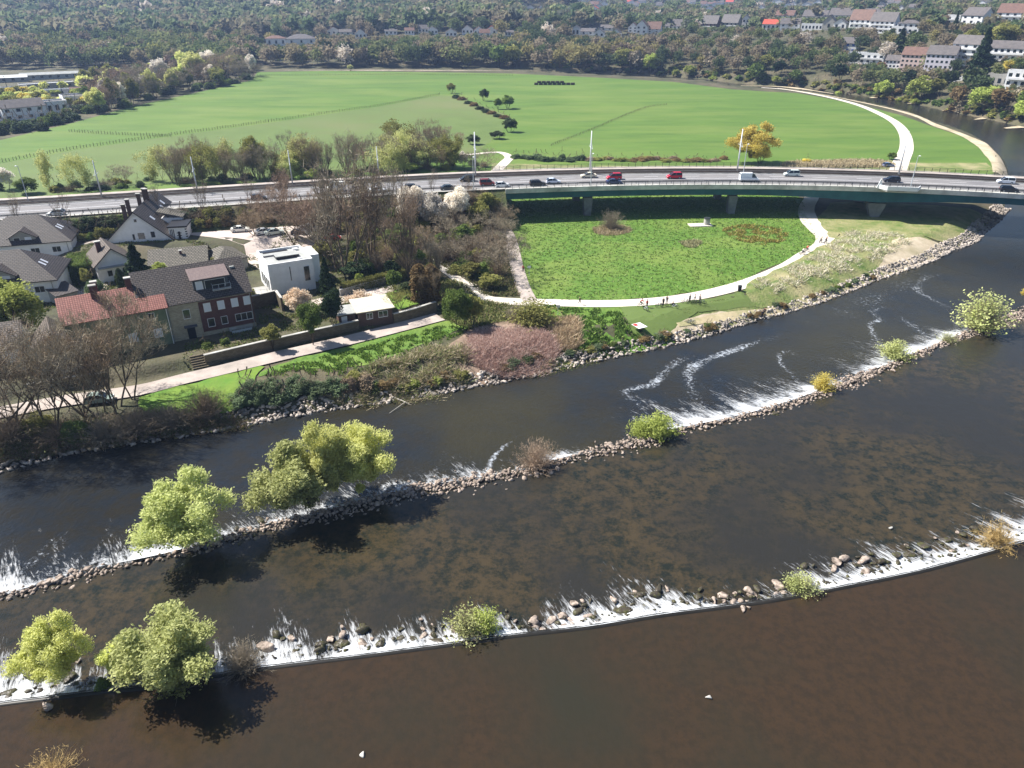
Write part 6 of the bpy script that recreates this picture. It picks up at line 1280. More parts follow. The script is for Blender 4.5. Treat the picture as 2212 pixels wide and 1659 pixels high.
for k_, (u, v, z, s, l) in enumerate(((1531,1507,ZW_NEAR,.55,'single white stone in the calm brown water lower right'), (1925,1141,ZW_MID,.5,'single white stone in the shallow pool on the right'), (100,1526,ZW_NEAR,.9,'flat pale stone just upstream of the left end of the nearer weir'), (783,1631,ZW_NEAR,.5,'small white stone at the bottom edge'), (280,1146,ZW_CH,.4,'small white stone in the channel at the left'), (1606,1318,ZW_NEAR,.7,'pale stone lying upstream of the pink boulder heap'), (1617,1313,ZW_NEAR,.5,'small pale stone lying upstream of the pink boulder heap'))):
    x, y, _ = P(u, v, z); o = link('stone', rk_m[0], None, (x, y, z+.1), random.random()*6, s); o.data = st_[k_ % 3].copy(); o.data.materials[0] = m_conc if 'white' in l else m_rock; tag(o, l, 'stone')
# stone bank (riprap)
NBc = spl(NBw, .5); NN = normals2(NBc)
if NN[len(NN)//2][1] < 0: NN = -NN
pts = []; sz = []
for i in range(len(NBc)):
    x, y = NBc[i]; u = proj(x, y, ZW_CH)[0]; wd = np.interp(u, [-300,200,500,900,1300,1700,1900,2060,2180], [4.0,3.6,3.2,3.0,2.8,2.2,2.6,3.2,3.8])
    for _ in range(int(np.interp(u, [0, 1300, 2100], [6.5, 7.5, 9.0])*wd/3)):
        o = random.uniform(-.5, 1)*wd*.8; q = NBc[i]+NN[i]*o+np.array([random.uniform(-.25,.25)]*2); pts.append([q[0], q[1], 0]); sz.append(random.uniform(.28, .68)*(1.5 if random.random() < .1 else 1))
pts = np.array(pts); pts[:, 2] = np.maximum(H(pts[:, 0], pts[:, 1]), ZW_CH-.1)+.2
rubble('riprap_stones', pts, sz, m_rip, 'pale broken stones lining the near edge of the river bank')
# ------------------------------------------------------------------ willows and bushes standing on the weirs
WG = None
def on(u, v, z): return P(u, v, z)
plant('willow','wil',400,1195,10.8,12,'tall pale green willow on the left part of the farther weir', var=0, xyz=on(415,1190,-2.6), rz=.4)
plant('willow','wil',640,1100,11,13.5,'green spreading left half of the paired willows on the farther weir', var=1, xyz=on(650,1118,-2.6), rz=2)
plant('willow','wily',790,1060,12,11.5,'yellow flowering right half of the paired willows on the farther weir', var=2, xyz=on(775,1062,-2.6), rz=1)
plant('willow','wily',735,1075,13,9,'yellow willow crown rising between the paired willows', var=0, xyz=on(725,1080,-2.6), rz=3)
plant('willow','wily',130,1460,8.4,7.0,'yellow green willow at the left end of the nearer weir', var=0, xyz=on(140,1475,-1.9), rz=0)
plant('willow','wil',345,1440,9.2,11.6,'large pale green willow on the nearer weir', var=2, xyz=on(375,1470,-1.9), rz=1)
plant('willow','wily',265,1440,5.0,5.0,'low yellow green willow leaning left from the large willow', var=1, xyz=on(270,1465,-1.9), rz=1)
plant('spray','twigg',400,1495,3.6,4.6,'tangle of olive brown twigs hanging at the front of the large willow', 'bush', var=0, leafmat='olive', lf=1800, xyz=on(385,1486,-1.9))
plant('bush','mid',222,1478,1.7,2.2,'small dark green bush between the two left willows', 'bush', var=0, xyz=on(224,1486,-1.9))
plant('spray','twigg',530,1425,3.0,4.2,'bare grey bush right of the large willow on the nearer weir', 'bush', var=1, xyz=on(528,1444,-1.9))
plant('spray','twigg',1000,1350,3.0,4.2,'round willow bush with grey twigs in the middle of the nearer weir', 'bush', var=2, leafmat='wil', lf=1700, xyz=on(1008,1368,-1.9))
plant('spray','lime',1050,1350,2.6,3.0,'lime green young willow leaning against the round bush', 'bush', var=0, leafmat='lime', lf=3600, xyz=on(1048,1360,-1.9))
plant('spray','twigg',1735,1265,2.4,3.2,'small reedy green bush on the pale boulder heap', 'bush', var=1, leafmat='wil', lf=1500, xyz=on(1738,1278,-1.9))
plant('spray','olive',1712,1265,2.2,2.4,'small olive bush beside the reedy bush', 'bush', var=2, leafmat='wil', lf=1200, xyz=on(1712,1272,-1.9))
m_straw = M_leaf('dry_straw', S(206,180,122), S(178,150,96), trans=.1); MATS['straw'] = m_straw
e = plant('spray','straw',2150,1155,3.6,4.6,'dry straw coloured bush bent over on the right end of the nearer weir', 'bush', var=0, lf=2600, xyz=on(2158,1172,-1.9)); e.rotation_euler = (R(20), R(-38), 0)
plant('spray','twigr',1150,990,4.6,5.4,'bare reddish brown bush on the farther weir', 'bush', var=1, lf=3000, xyz=on(1160,1012,-2.5))
e = plant('spray','lime',1405,925,3.8,4.8,'bright green willow bush on the farther weir', 'bush', var=2, leafmat='lime', lf=6500, xyz=on(1422,944,-2.5), n=320)
e = plant('spray','lime',1375,930,3.0,3.4,'bright green low shoots left of the green willow bush', 'bush', var=1, leafmat='lime', lf=5200, xyz=on(1385,942,-2.5), n=320)
plant('spray','yel',1768,825,3.4,3.9,'yellow flowering bush in the foam of the farther weir', 'bush', var=0, leafmat='yel', lf=2600, xyz=on(1776,845,-2.5))
plant('spray','olive',1935,750,3.4,5.6,'olive green leaning bush in the foam of the farther weir', 'bush', var=1, leafmat='wil', lf=3200, xyz=on(1930,772,-2.5))
plant('spray','twigg',2040,730,2.2,3.4,'small thin grey green bush left of the tall willow bush', 'bush', var=2, leafmat='wil', lf=1200, xyz=on(2045,740,-2.5))
e = plant('spray','twigg',2110,690,8.0,9.0,'tall feathery grey green willow bush near the right edge', 'tree', var=0, leafmat='wil', lf=3000, xyz=on(2115,716,-2.5), n=420)
plant('willow','yel',2212,620,4.5,5,'yellow green bush cut by the right edge of the picture', 'bush', var=1, xyz=on(2222,655,-2.5))
plant('spray','straw',115,1645,2.4,4.4,'dry straw coloured bush at the bottom left edge', 'bush', var=2, lf=1500, xyz=on(110,1690,-2.0))
# ------------------------------------------------------------------ village trees, left to right
plant('leafy','lime',45,690,13.5,16,'broad yellow green tree in front of the lower hip roofed house', var=0, lod=2, xyz=(*P2(34,740,1.5),1.5))
for u, v, hh, w, l in ((215,905,18,15,'tall bare tree at the pavement in front of the red roofed house'), (282,880,16,12,'bare tree with crooked trunk just left of the lawn'), (190,900,16,12,'bare tree left of the grey green car'), (115,905,16,13,'bare tree in front of the narrow cream house'), (40,915,16,13,'bare tree in front of the white house with arched window'), (250,900,15,12,'bare tree between the crooked one and the grey green car'), (-15,925,15,12,'bare tree cut by the left edge above the bank')):
    plant('bare', random.choice(['twig','twigg']), u, v, hh*1.08, w*(.85 if u > 150 else 1), l, group=None, shape='high' if u in (215,250,115) else 'round')
plant('spray','twig',440,895,5.0,6.0,'bare brown bush at the lower end of the lawn','bush', var=0, lf=3600, xyz=T(447,900))
plant('bush','mid',165,945,4.0,6.5,'green brown thicket bush on the bank below the bare trees','bush', var=1, lod=2)
plant('bush','olive',90,930,3.6,7,'olive thicket bush at the left of the bank','bush', var=2, lod=2)
for i, (u, v, w, hh, l) in enumerate(((20,945,8,4,'bare thicket at the far left of the bank'), (230,945,8,3.6,'bare thicket on the bank below the grey green car'), (300,930,8,3.4,'bare thicket on the bank below the crooked tree'), (370,915,7,3.0,'bare thicket on the bank below the lawn'), (130,945,7,3,'bare thicket near the stones at the left'))):
    plant('spray', ['twig','twigg'][i % 2], u, v, hh, w, l, 'bush', var=i % 3, lf=3000)
plant('bush','mid',30,800,3,4,'green shrub beside the arched window','bush', var=0, zoff=-.3)
plant('cone','con',302,612,9.5,8.5,'dark broad fir tree in front of the long outbuilding', var=0, xyz=(*P2(306,622,1.5),1.5))
plant('col','dk',268,628,6.0,1.9,'slim dark cypress left of the fir tree', var=0, xyz=(*P2(270,640,1.5),1.5))
plant('leafy','lime',352,590,5.4,4.8,'fresh lime green small tree right of the fir tree', var=1, xyz=(*P2(352,610,1.5),1.5))
plant('bush','ivy',205,612,4.6,6.0,'rounded rhododendron bush with glossy leaves below the small white house','bush', var=1, lod=2, xyz=(*P2(208,636,1.5),1.5))
plant('leafy','olive',183,598,4.8,3.8,'loose yellow green shrub left of the small white house','bush', var=2, xyz=(*P2(190,618,1.5),1.5))
plant('bush','olive',210,560,3.0,4.0,'yellow topped hedge bush between the garage and the villa','bush', var=0, xyz=(*P2(212,566,1.5),1.5))
plant('spray','twigg',221,545,4.5,3.0,'bare pale shrub in front of the white villa','bush', var=0, lf=900, xyz=(*P2(221,556,1.5),1.5))
plant('leafy','olive',470,580,4.0,5.0,'yellow green shrub behind the brick row house','bush', var=1, xyz=(*P2(470,584,1.5),1.5))
plant('bush','olive',545,640,3.6,3.2,'yellow brown bush between the brick row house and the cube house','bush', var=1, xyz=(*P2(545,650,1.5),1.5))
plant('leafy','olive',340,725,1.2,1,'tiny shrub by the downpipe','bush', var=1, xyz=(*P2(480,745,1.0),1.0))
plant('bush','mid',485,742,1.8,2.6,'small green shrub in front of the brick facade','bush', var=2, xyz=(*P2(488,745,1.2),1.2))
plant('bush','mid',440,745,1.6,3.4,'dark low shrub by the front steps','bush', var=1, xyz=(*P2(445,752,1.2),1.2))
plant('leafy','olive',590,735,4.6,5.0,'olive green rounded tree at the garden wall', var=2, xyz=(*P2(588,745,1.2),1.2))
plant('leafy','mid',668,722,8.2,6.6,'fresh green tree behind the garden wall', var=0, lod=2, xyz=(*P2(672,733,1.2),1.2))
plant('leafy','blp',645,668,6.4,7.6,'cream blossoming magnolia in front of the cube house', var=1, lod=2, xyz=(*P2(648,682,1.5),1.5))
plant('cone','con',706,620,7.6,4.4,'pointed dark conifer behind the dark yew', var=1, xyz=(*P2(708,632,1.5),1.5))
plant('leafy','con',722,690,9.0,6.6,'massive dark yew beside the garden pavilion', var=2, lod=2, xyz=(*P2(724,706,1.2),1.2))
plant('thin','blp',790,655,3.4,5.0,'small tree with pink white blossom behind the garden pavilion', var=0, xyz=(*P2(785,662,1.2),1.2))
plant('leafy','lime',777,612,3.2,2.8,'small lime shrub by the clipped hedge','bush', var=1, xyz=(*P2(777,616,1.5),1.5))
plant('leafy','mid',852,618,5.4,4.8,'light green small tree on the garden lawn', var=1, xyz=(*P2(852,628,1.5),1.5))
plant('bare','olive',868,660,5.6,4.6,'dense grey green bush on the right side of the lawn', var=1, xyz=(*P2(868,666,1.5),1.5))
for u, l in ((908,'dark brown upright thicket tree left of its pair by the wall'), (934,'dark brown upright thicket tree right of its pair by the wall')): plant('col','brown',u,650,8.0,3.6,l, var=1, xyz=(*P2(u,652,1.2),1.2)); plant('bare','twig',u,650,8.2,3.8,l.replace('upright thicket','bare slender'), var=2, shape='tall', xyz=(*P2(u+3,655,1.2),1.2))
plant('leafy','mid',985,700,9.4,7.6,'large dark green tree at the end of the garden wall', var=0, lod=2, xyz=(*P2(990,712,.1),.1))
plant('leafy','olive',1010,690,7.6,6.0,'olive green tree leaning on the large dark green one', var=2, xyz=(*P2(1022,702,.1),.1))
e = empty('clipped_hedge', (*P2(738,636,1.5), 1.5), math.atan2(*(np.array(P2(875,600,1.5))-np.array(P2(738,636,1.5)))[::-1]), 'long clipped green hedge on the low grey garden wall', 'hedge')
def hedge_mesh(L, w, hh, mat, leaf=.16, n=None, seed=1):
    g = np.random.default_rng(seed); n = n or int(L*w*hh*90); C = np.stack([g.uniform(0, L, n), g.uniform(-w/2, w/2, n), g.uniform(0, hh, n)], 1); f = g.integers(0, 3, n)
    C[f == 0, 2] = hh*g.uniform(.9, 1.03, (f == 0).sum()); C[f == 1, 1] = -w/2*g.uniform(.9, 1.05, (f == 1).sum()); return arr_mesh('foliage', rot_quads(C, leaf, seed), quadF(n), MATS[mat])
L_ = np.linalg.norm(np.array(P2(875,600,1.5))-np.array(P2(738,636,1.5))); link('foliage', hedge_mesh(L_, 1.8, 2.2, 'olive', n=9000), e); lbox(e, 'stems', m_barkd, 0,-.6,0,L_,.6,1.6)
e = empty('clipped_hedge', (*P2(150,600,1.5), 1.5), .35, 'tall dark clipped hedge block between the two hip roofed houses and the fir', 'hedge'); link('foliage', hedge_mesh(6.5, 9.5, 4.2, 'mid', n=14000), e); lbox(e, 'stems', m_barkd, .4,-4.3,0,6.1,4.3,3.8)
plant('bush','olive',165,578,2.4,5.0,'yellow green hedge top behind the clipped hedge block','bush', var=1, xyz=(*P2(190,580,1.5),1.5))
# tall trees between village and bridge
for a in (('bare','twigg',744,586,28,19,'tallest bare tree with thick forked trunk above the garden',dict(var=0,shape='high')), ('bare','twigr',799,573,28,13,'tall bare tree with reddish top left of the line mast',dict(var=1,shape='tall')), ('bare','twigg',818,560,21,12,'bare tree between the two tallest ones and the pinkish one',dict(var=2,shape='tall')),
          ('bare','twigr',886,600,22,11,'tall bare tree with pinkish crown right of the village',dict(var=0,shape='tall')), ('bare','twigg',950,622,13.0,7,'slender bare tree right of the pinkish one',dict(var=1,shape='tall')), ('bare','twigg',1053,600,10.0,11,'wide bare tree beside the side path',dict(var=2,shape='round')),
          ('bare','twigr',678,527,17,15,'reddish bare tree behind the cube house, right one',dict(var=1,shape='round')), ('bare','twigr',640,520,16,13,'reddish bare tree behind the cube house, left one',dict(var=2,shape='round')), ('bare','twigr',618,470,14,9,'reddish brown bare tree at the road above the parked silver pair',dict(var=0,shape='tall')),
          ('bare','twigr',700,540,14,13,'dense reddish bare tree left of the tallest bare tree',dict(var=0,shape='round')), ('bare','twig',545,510,8,8,'small bare tree by the parked white saloon',dict(var=1,shape='round')),
          ('leafy','bl',893,478,11,11,'white blossoming tree below the road, leftmost',dict(var=0,lod=2)), ('leafy','bl',940,500,12,10.5,'white blossoming tree below the road in the middle',dict(var=1,lod=2)), ('leafy','bl',988,476,10.5,10,'white blossoming tree next to the bridge end',dict(var=2,lod=2)),
          ('leafy','olive',1068,452,4,5,'olive bush on the slope at the very end of the bridge',dict(var=1)), ('leafy','mid',1052,440,3.5,5,'green bush high on the slope beside the bridge end',dict(var=2)), ('bare','twig',1078,490,6,6,'small bare tree against the abutment wall',dict(var=1)), ('leafy','olive',1035,500,9,9,'olive tree beside the bridge abutment',dict(var=0)), ('bare','twig',1062,480,9,7,'bare bushy tree leaning over the bridge abutment',dict(var=1,shape='fan')), ('leafy','mid',1000,535,7,8,'green tree behind the white blossom trees',dict(var=1)), ('bare','twigg',1075,520,8,8,'bare tree at the corner of the abutment by the side path',dict(var=0)), ('leafy','olive',1050,455,6,8,'olive bush tree under the bridge end',dict(var=2)), ('bare','twig',1020,450,7,8,'bare thicket tree under the bridge end',dict(var=1)), ('bare','twigg',1000,575,9,9,'bare tree above the curved gravel path',dict(var=0)), ('bare','twig',1085,560,7.5,8,'bare tree on the left of the side path',dict(var=1)),
          ('leafy','olive',1060,625,3.8,7,'low olive bush near the path junction',dict(var=0)), ('leafy','olive',1020,600,4.2,7,'low yellow green bush left of the path junction',dict(var=1)), ('leafy','mid',860,545,8,9,'green ivy covered tree behind the pinkish bare tree',dict(var=2)), ('leafy','olive',700,575,6.5,8,'olive tree right behind the cube house',dict(var=0)), ('bare','twig',930,560,9,9,'bare thicket tree behind the slender bare one',dict(var=2)),
          ('bare','twigg',975,530,9.5,9,'grey bare tree between blossom and gravel path',dict(var=1)), ('leafy','con',770,596,3.2,9,'flat silvery dark conifer spreading in the garden',dict(var=0)), ('leafy','dk',880,640,3.5,5,'dark evergreen bush behind the lawn',dict(var=1)), ('leafy','con',848,600,4.6,6,'dark green conifer beside the pale blue white van',dict(var=2))):
    plant(a[0], a[1], a[2], a[3], a[4], a[5], a[6], **a[7])
fill = [(u, v) for u in range(770, 1100, 22) for v in range(470, 600, 20)]
for i, (u, v) in enumerate(fill):      # undergrowth of the little wood
    u += random.uniform(-9, 9); v += random.uniform(-8, 8)
    if v < 470+(1100-u)*-.05 or (u < 850 and v < 490) or (u > 1060 and v > 520 and u > 1080): continue
    if abs((v-563)-(u-925)*.72) < 16 and u > 925: continue
    k = random.random(); kind, mat = ('spray','twig') if k < .35 else (('spray','twigg') if k < .55 else (('bush','olive') if k < .75 else ('bush','mid')))
    plant(kind, mat, u, v, random.uniform(2.6, 5.2), random.uniform(4.5, 7), 'brown and olive undergrowth bush in the small wood between village and bridge', 'bush', 'undergrowth bushes of the small wood', var=i % 3, **(dict(lf=1500) if kind == 'spray' else {}))
plant('spray','twigg',1320,492,5.2,6.5,'lone bare bush in the meadow beside the bridge pier', 'bush', var=2, lf=2600, xyz=(*P2(1320,494,0),0))
plant('spray','olive',1150,680,5.2,8.5,'grey green bare willow bush where the paths meet', 'bush', var=0, lf=3200, leafmat='olive', xyz=(*P2(1150,702,0),0))
plant('spray','twigg',1120,655,3.4,6,'bare bush left of the path end of the meadow', 'bush', var=1, lf=2200, xyz=(*P2(1118,690,0),0))
# hedge on the near embankment of the road
def emb(u, v, zt): 
    """point on the embankment: the road edge seen at u, lowered"""
    x, y = P2(u, v, zt); return (x, y, zt)
for i in range(64):
    u = 8+i*17+random.uniform(-4, 4)
    if u > 1072: break
    if 270 < u < 330: continue
    for f in ((.15, .42, .7) if 380 < u < 720 else (.18, .5, .85)):
        k = int(np.argmin(abs(np.array([proj(p[0], p[1], 8)[0] for p in FR])-u))); p = FR[k]-FN[k]*(f*9.5+.4); z = ZR(FR[k][0])*(1-f)+max(0, h(*p))*f-.4
        m_ = random.choice(['mid','ivy','dk','olive'] if u < 300 else ['twig','ivy','twigg','olive','brown'])
        kd = 'bush' if m_ not in ('twig','twigg') else 'spray'
        plant(kd, m_, 0, 0, random.uniform(2.2, 3.6)*(1.0 if f > .3 else .62), random.uniform(3.6, 5.2), 'green bush of the embankment hedge behind the village' if kd == 'bush' else 'bare brown bush of the embankment hedge behind the village', 'bush', bucket='emb', var=i % 3, xyz=(p[0], p[1], z), **(dict(lf=1500) if kd == 'spray' else {}))
flush('emb', 'embankment_hedge', 'brown and green hedge thicket on the near slope below the road')
# street trees along the road
for u, v, hh, w, l in ((37,500,9.5,5,'slim bare street tree at the left edge of the road'), (130,500,9.5,5,'slim bare street tree behind the hip roofed house'), (440,455,8.5,5,'slim bare street tree above the villa'), (543,447,8.5,5,'slim bare street tree left of the reddish group'), (1013,415,6,3,'thin bare street tree at the bridge end'), (928,428,8,4,'thin bare street tree left of the blossom trees'), (345,450,7,4,'slim bare street tree behind the villa roof')):
    plant('bare','twigg',u,v,hh,w,l,shape='tall',xyz=(*P2(u,v,6),6), dens=.35)
# trees beyond the tracks, standing at field level
for a in (('thin','pale',108,408,11,6,'thin yellow green birch at the far left beyond the tracks'), ('thin','pale',195,405,10.5,6,'thin yellow green birch left of the grey mast'), ('leafy','mid',62,418,5.5,9,'round bright green bush beside the tracks at the left'), ('leafy','bl',12,410,8,8,'grey white blossoming tree at the left edge'), ('bare','twigg',285,400,7.5,7,'small grey bare tree beyond the tracks at the left'), ('thin','pale',335,395,10.5,8,'pale yellow young tree beyond the tracks'),
          ('bare','twigr',395,392,13.5,8,'tall bare tree leaning left beyond the tracks'), ('bare','twigr',437,388,14.5,9,'tallest bare tree of the left row beyond the tracks'), ('bare','twig',470,385,11,6,'slender bare tree next to the yellow one'), ('thin','pale',500,385,12,7,'pale yellow leafing tree in the left row'), ('leafy','olive',553,385,14.5,11,'big olive green tree at the corner of the field fence'), ('thin','pale',580,385,11,6,'yellowish tree in front of the big olive tree'),
          ('bare','twigg',612,375,9,6,'small grey bare tree left of the yellow pair'), ('thin','pale',635,375,10,7,'yellow leafing tree, left of the pair'), ('thin','pale',662,372,10,7,'yellow leafing tree, right of the pair'), ('bare','twig',705,370,11,7,'bare tree right of the yellow pair'), ('bare','twigg',745,365,13,9,'tall spreading bare tree in the middle row'), ('bare','twig',770,365,12,6,'bare tree just right of the tall spreading one'), ('bare','twigg',795,362,10.5,8,'bare tree with round top in the middle row'),
          ('thin','olive',868,352,13.5,10,'tall tree with ochre young leaves in the middle row'), ('thin','pale',845,360,10,7,'pale yellow green tree left of the ochre one'), ('bare','twigr',912,345,13.5,8,'bare reddish tree right of the ochre one'), ('bare','twigr',940,342,13.5,8,'bare reddish tree in the right group, second'), ('bare','twig',968,340,13,9,'bare reddish tree in the right group, third'), ('bare','twigr',990,338,10,8,'bare reddish tree in the right group, last'),
          ('bare','twigg',1033,365,7.5,10,'round dense bare bush tree beside the white mast'), ('leafy','bl',1000,362,7,4.5,'narrow white blossoming tree left of the round bare one'), ('leafy','dk',1022,312,4.5,7,'dark evergreen bush at the right end of the bare group'), ('leafy','dk',1074,300,4,8,'low dark bush in the field corner'), ('leafy','dk',1101,285,7,8,'round dark bush right of the field corner'), ('leafy','dk',1046,218,8,7,'small dark tree standing alone in the field'),
          ('leafy','mid',1096,235,8.5,10,'dark green double tree in the field'), ('leafy','mid',1076,236,7,6,'dark green tree just left of the double tree'), ('leafy','olive',975,202,7.5,7,'lone bush at the end of the field fence'), ('willow','yel',1622,352,15.0,17.5,'big golden yellow willow behind the bridge'), ('leafy','yel',1642,354,8,10,'ochre lower side of the golden willow'), ('leafy','mid',1925,345,3.2,5,'small dark bush beside the curved pale path'),
          ('leafy','lime',675,392,5,7,'bright green bush beyond the tracks'), ('leafy','lime',890,372,4,8,'light green bush below the ochre tree'), ('bush','yel',1742,352,2.2,5,'low yellow bush behind the bridge railing')):
    kw = dict(lod=2) if a[0] == 'leafy' and a[5] > 10 else {}
    if a[0] == 'bare' and a[4] > 8: kw['shape'] = 'high'
    plant(a[0], a[1], a[2], a[3]+4, a[4]*(1.12 if 9 < a[4] < 15 and a[2] < 1000 else 1), a[5]*1.1, a[6], xyz=(*P2(a[2], a[3], 0), 0), **kw)
for i in range(40):
    u = random.uniform(375, 1000); v = np.interp(u, [375, 550, 1000], [398, 390, 358])+random.uniform(-8, 6); m_ = random.choice(['twigg','twig','twigr','olive','pale','twigg']); kd = 'bare' if m_.startswith('twig') else 'thin'
    plant(kd, m_, u, v, random.uniform(9, 15.5), random.uniform(7, 10), 'slender bare tree in the belt beyond the tracks' if kd == 'bare' else 'young leafing tree in the belt beyond the tracks', 'tree', 'bare trees in the belt beyond the tracks' if kd == 'bare' else 'leafing trees in the belt beyond the tracks', var=i % 3, xyz=(*P2(u, v, 0), 0), **(dict(shape='high') if kd == 'bare' else {}))
for i in range(50):
    u = random.uniform(-20, 1050); v = np.interp(u, [0, 550, 1050], [410, 385, 352])+random.uniform(-6, 10); m_ = random.choice(['ivy','dk','olive','twig','twigg','mid']); kd = 'spray' if m_.startswith('twig') else 'bush'
    plant(kd, m_, u, v, random.uniform(1.6, 3.2), random.uniform(4, 7), 'low scrub bush in the strip beyond the tracks', 'bush', 'scrub bushes beyond the tracks', var=i % 3, xyz=(*P2(u, v, 0), 0), **(dict(lf=1500) if kd == 'spray' else {}))
for i in range(44):
    u = np.interp(i, [0, 43], [1110, 1560])+random.uniform(-6, 6); v = np.interp(u, [1110, 1250, 1560], [343, 346, 346])+random.uniform(-3, 4)
    plant('bush', 'ivy' if u < 1260 else random.choice(['brown','twig','olive']), u, v, random.uniform(1.6, 3.4) if u < 1260 else random.uniform(1, 1.9), random.uniform(5, 7), 'low dark bramble bush along the far side of the bridge' if u < 1260 else 'low reddish brown bramble bush along the far side of the bridge', 'bush', bucket='brb', var=i % 3, xyz=(*P2(u, v, 0), 0), lod=1)
flush('brb', 'bramble_strip', 'dark and reddish bramble strip between the field and the bridge')
for i in range(10): 
    u = 985+i*13; v = np.interp(u, [985,1110,1160], [212,268,272])+random.uniform(-3,3); plant('bush', random.choice(['brown','olive','dk']), u, v, random.uniform(1.8,3.2), 8, 'low scrub bush along the track on the edge of the duller field', 'bush', 'scrub bushes by the field track', var=i % 3, xyz=(*P2(u, v, 0), 0))
# hedge belt along the left field edge
for i in range(70):
    t = i/69; u = np.interp(t, [0, .35, .7, 1], [0, 190, 400, 548])+random.uniform(-6, 6); v = np.interp(u, [0, 100, 160, 290, 430, 550], [292, 278, 258, 226, 196, 168])-random.uniform(-3, 12)
    tall = 190 < u and random.random() < .62
    if not tall: plant('bush', random.choice(['dk','ivy','dk','mid']), u, v, random.uniform(4, 7), random.uniform(9, 13), 'dark bush of the hedge along the left field edge', 'bush', 'bushes of the field hedge', var=i % 3, xyz=(*P2(u, v, 0), 0))
    else:
        m_ = random.choice(['wily','twigg','twig','olive','twigr','olive','twigg','twig','wily','olive','twigg','bl']); plant('bare' if m_.startswith('twig') else 'leafy', m_, u, v-3, random.uniform(13, 20), random.uniform(11, 16), {'wily':'yellow green tree of the belt along the left field','olive':'olive green tree of the belt along the left field','bl':'white blossoming tree of the belt along the left field'}.get(m_, 'bare brown tree of the belt along the left field'), 'tree', {'wily':'yellow green belt trees','olive':'olive belt trees','bl':'blossoming belt trees'}.get(m_, 'bare belt trees'), xyz=(*P2(u, v-3, 0), 0))
for u, v, m_, hh, w, l in ((425,178,'wily',23,20,'large yellow green willow near the corner of the left field'), (480,172,'twig',22,22,'large round brown tree at the corner of the left field'), (520,166,'dk',15,16,'dark tree at the tip of the field hedge'), (350,178,'bl',18,16,'white blossoming tree behind the yellow belt trees'), (400,165,'wily',20,15,'tall yellow green tree left of the large willow'), (455,155,'bl',18,17,'white blossoming tree behind the field corner'), (250,205,'twigr',18,18,'bare brown tree right of the white bungalow'), (300,196,'twigg',19,18,'wide bare tree in the left belt')):
    plant('bare' if m_.startswith('twig') else 'leafy', m_, u, v, hh, w, l, xyz=(*P2(u, v, 0), 0))
for i in range(60):
    u = random.uniform(0, 215); v = random.uniform(196, 236) if u > 90 else random.uniform(200, 232)
    plant('leafy', random.choice(['yel','wily','olive','lime']), u, v, random.uniform(4, 8), random.uniform(7, 11), 'x', 'bush', bucket='yel', xyz=(*P2(u, v, 0), 0), lod=0)
for i in range(150):
    u = random.uniform(185, 545); lo = np.interp(u, [185, 290, 430, 545], [236, 214, 188, 162]); v = random.uniform(max(150, lo-46), lo-6); m_ = random.choice(['wily','olive','twig','twigg','mid','twigr','olive'])
    if u < 300 and v < 178: continue
    plant('leafy', m_, u, v, random.uniform(8, 17), random.uniform(9, 14), 'x', 'tree', bucket='yel', xyz=(*P2(u, v, 0), 0), lod=0)
flush('yel', 'yellow_scrub', 'yellow green and brown thicket between the works yard and the left field')
# ------------------------------------------------------------------ trees of the far bank
FARK = [('leafy','mid','green'), ('leafy','dk','dark green'), ('leafy','olive','olive'), ('leafy','brown','ochre brown'), ('leafy','twigg','grey brown'), ('leafy','twig','brown'), ('leafy','con','blackish green')]
def blocked(u, v, top, dist):
    for a, b, c, d, r in HB:
        if dist < r+2 and u > a-5 and u < c+5 and v > b and top < d-(d-b)*.42: return d-(d-b)*.42
    return None
cnt = 0; spots = []; stuffpts = []
for a in np.arange(-.80, .80, .0165):
    r0 = np.interp(a, _az, _rr)
    for s in ((-30, -17, -6) if a < -.33 else ())+(6, 15, 25, 36, 48, 61, 75, 90, 106, 123, 142, 162, 184):
        r = r0+s+random.uniform(-5, 5); aa = a+random.uniform(-.009, .009); x, y = r*math.sin(aa), r*math.cos(aa); z = h(x, y); hh = random.uniform(15, 24)*(1 if s < 110 else .85)*(.72 if a > .2 else 1)
        u, v, d = proj(x, y, z); top = proj(x, y, z+hh)[1]
        if z < -1: continue
        bl = blocked(u, v, top, math.hypot(x, y))
        if bl is not None:
            hh = hh*(v-bl)/(v-top+.01)
            if hh < 4: continue
        if 0 < u < 330 and 150 < v < 230: continue
        if -60 < u < 2270 and 0 < s < (30 if u < 1500 else 50) and random.random() < .36 and cnt < 95: spots.append((x, y, z, hh, u, v)); cnt += 1
        else: stuffpts.append((x, y, z, hh, u))
rg = lambda u: 'left' if u < 560 else ('middle' if u < 1300 else 'right')
for x, y, z, hh, u, v in spots:
    k = random.choices(FARK, [3, 4, 3, 2 if u > 1200 else .7, 3, 2, 1.2])[0]; reg = {'left':'behind the works yard','middle':'along the far side of the big field','right':'on the slope across the river bend'}[rg(u)]
    plant(k[0], k[1], 0, 0, hh, hh*random.uniform(.8, 1.15), '%s tree of the wood %s' % (k[2], reg), 'tree', '%s trees %s' % (k[2], reg), xyz=(x, y, z-.3), lod=0)
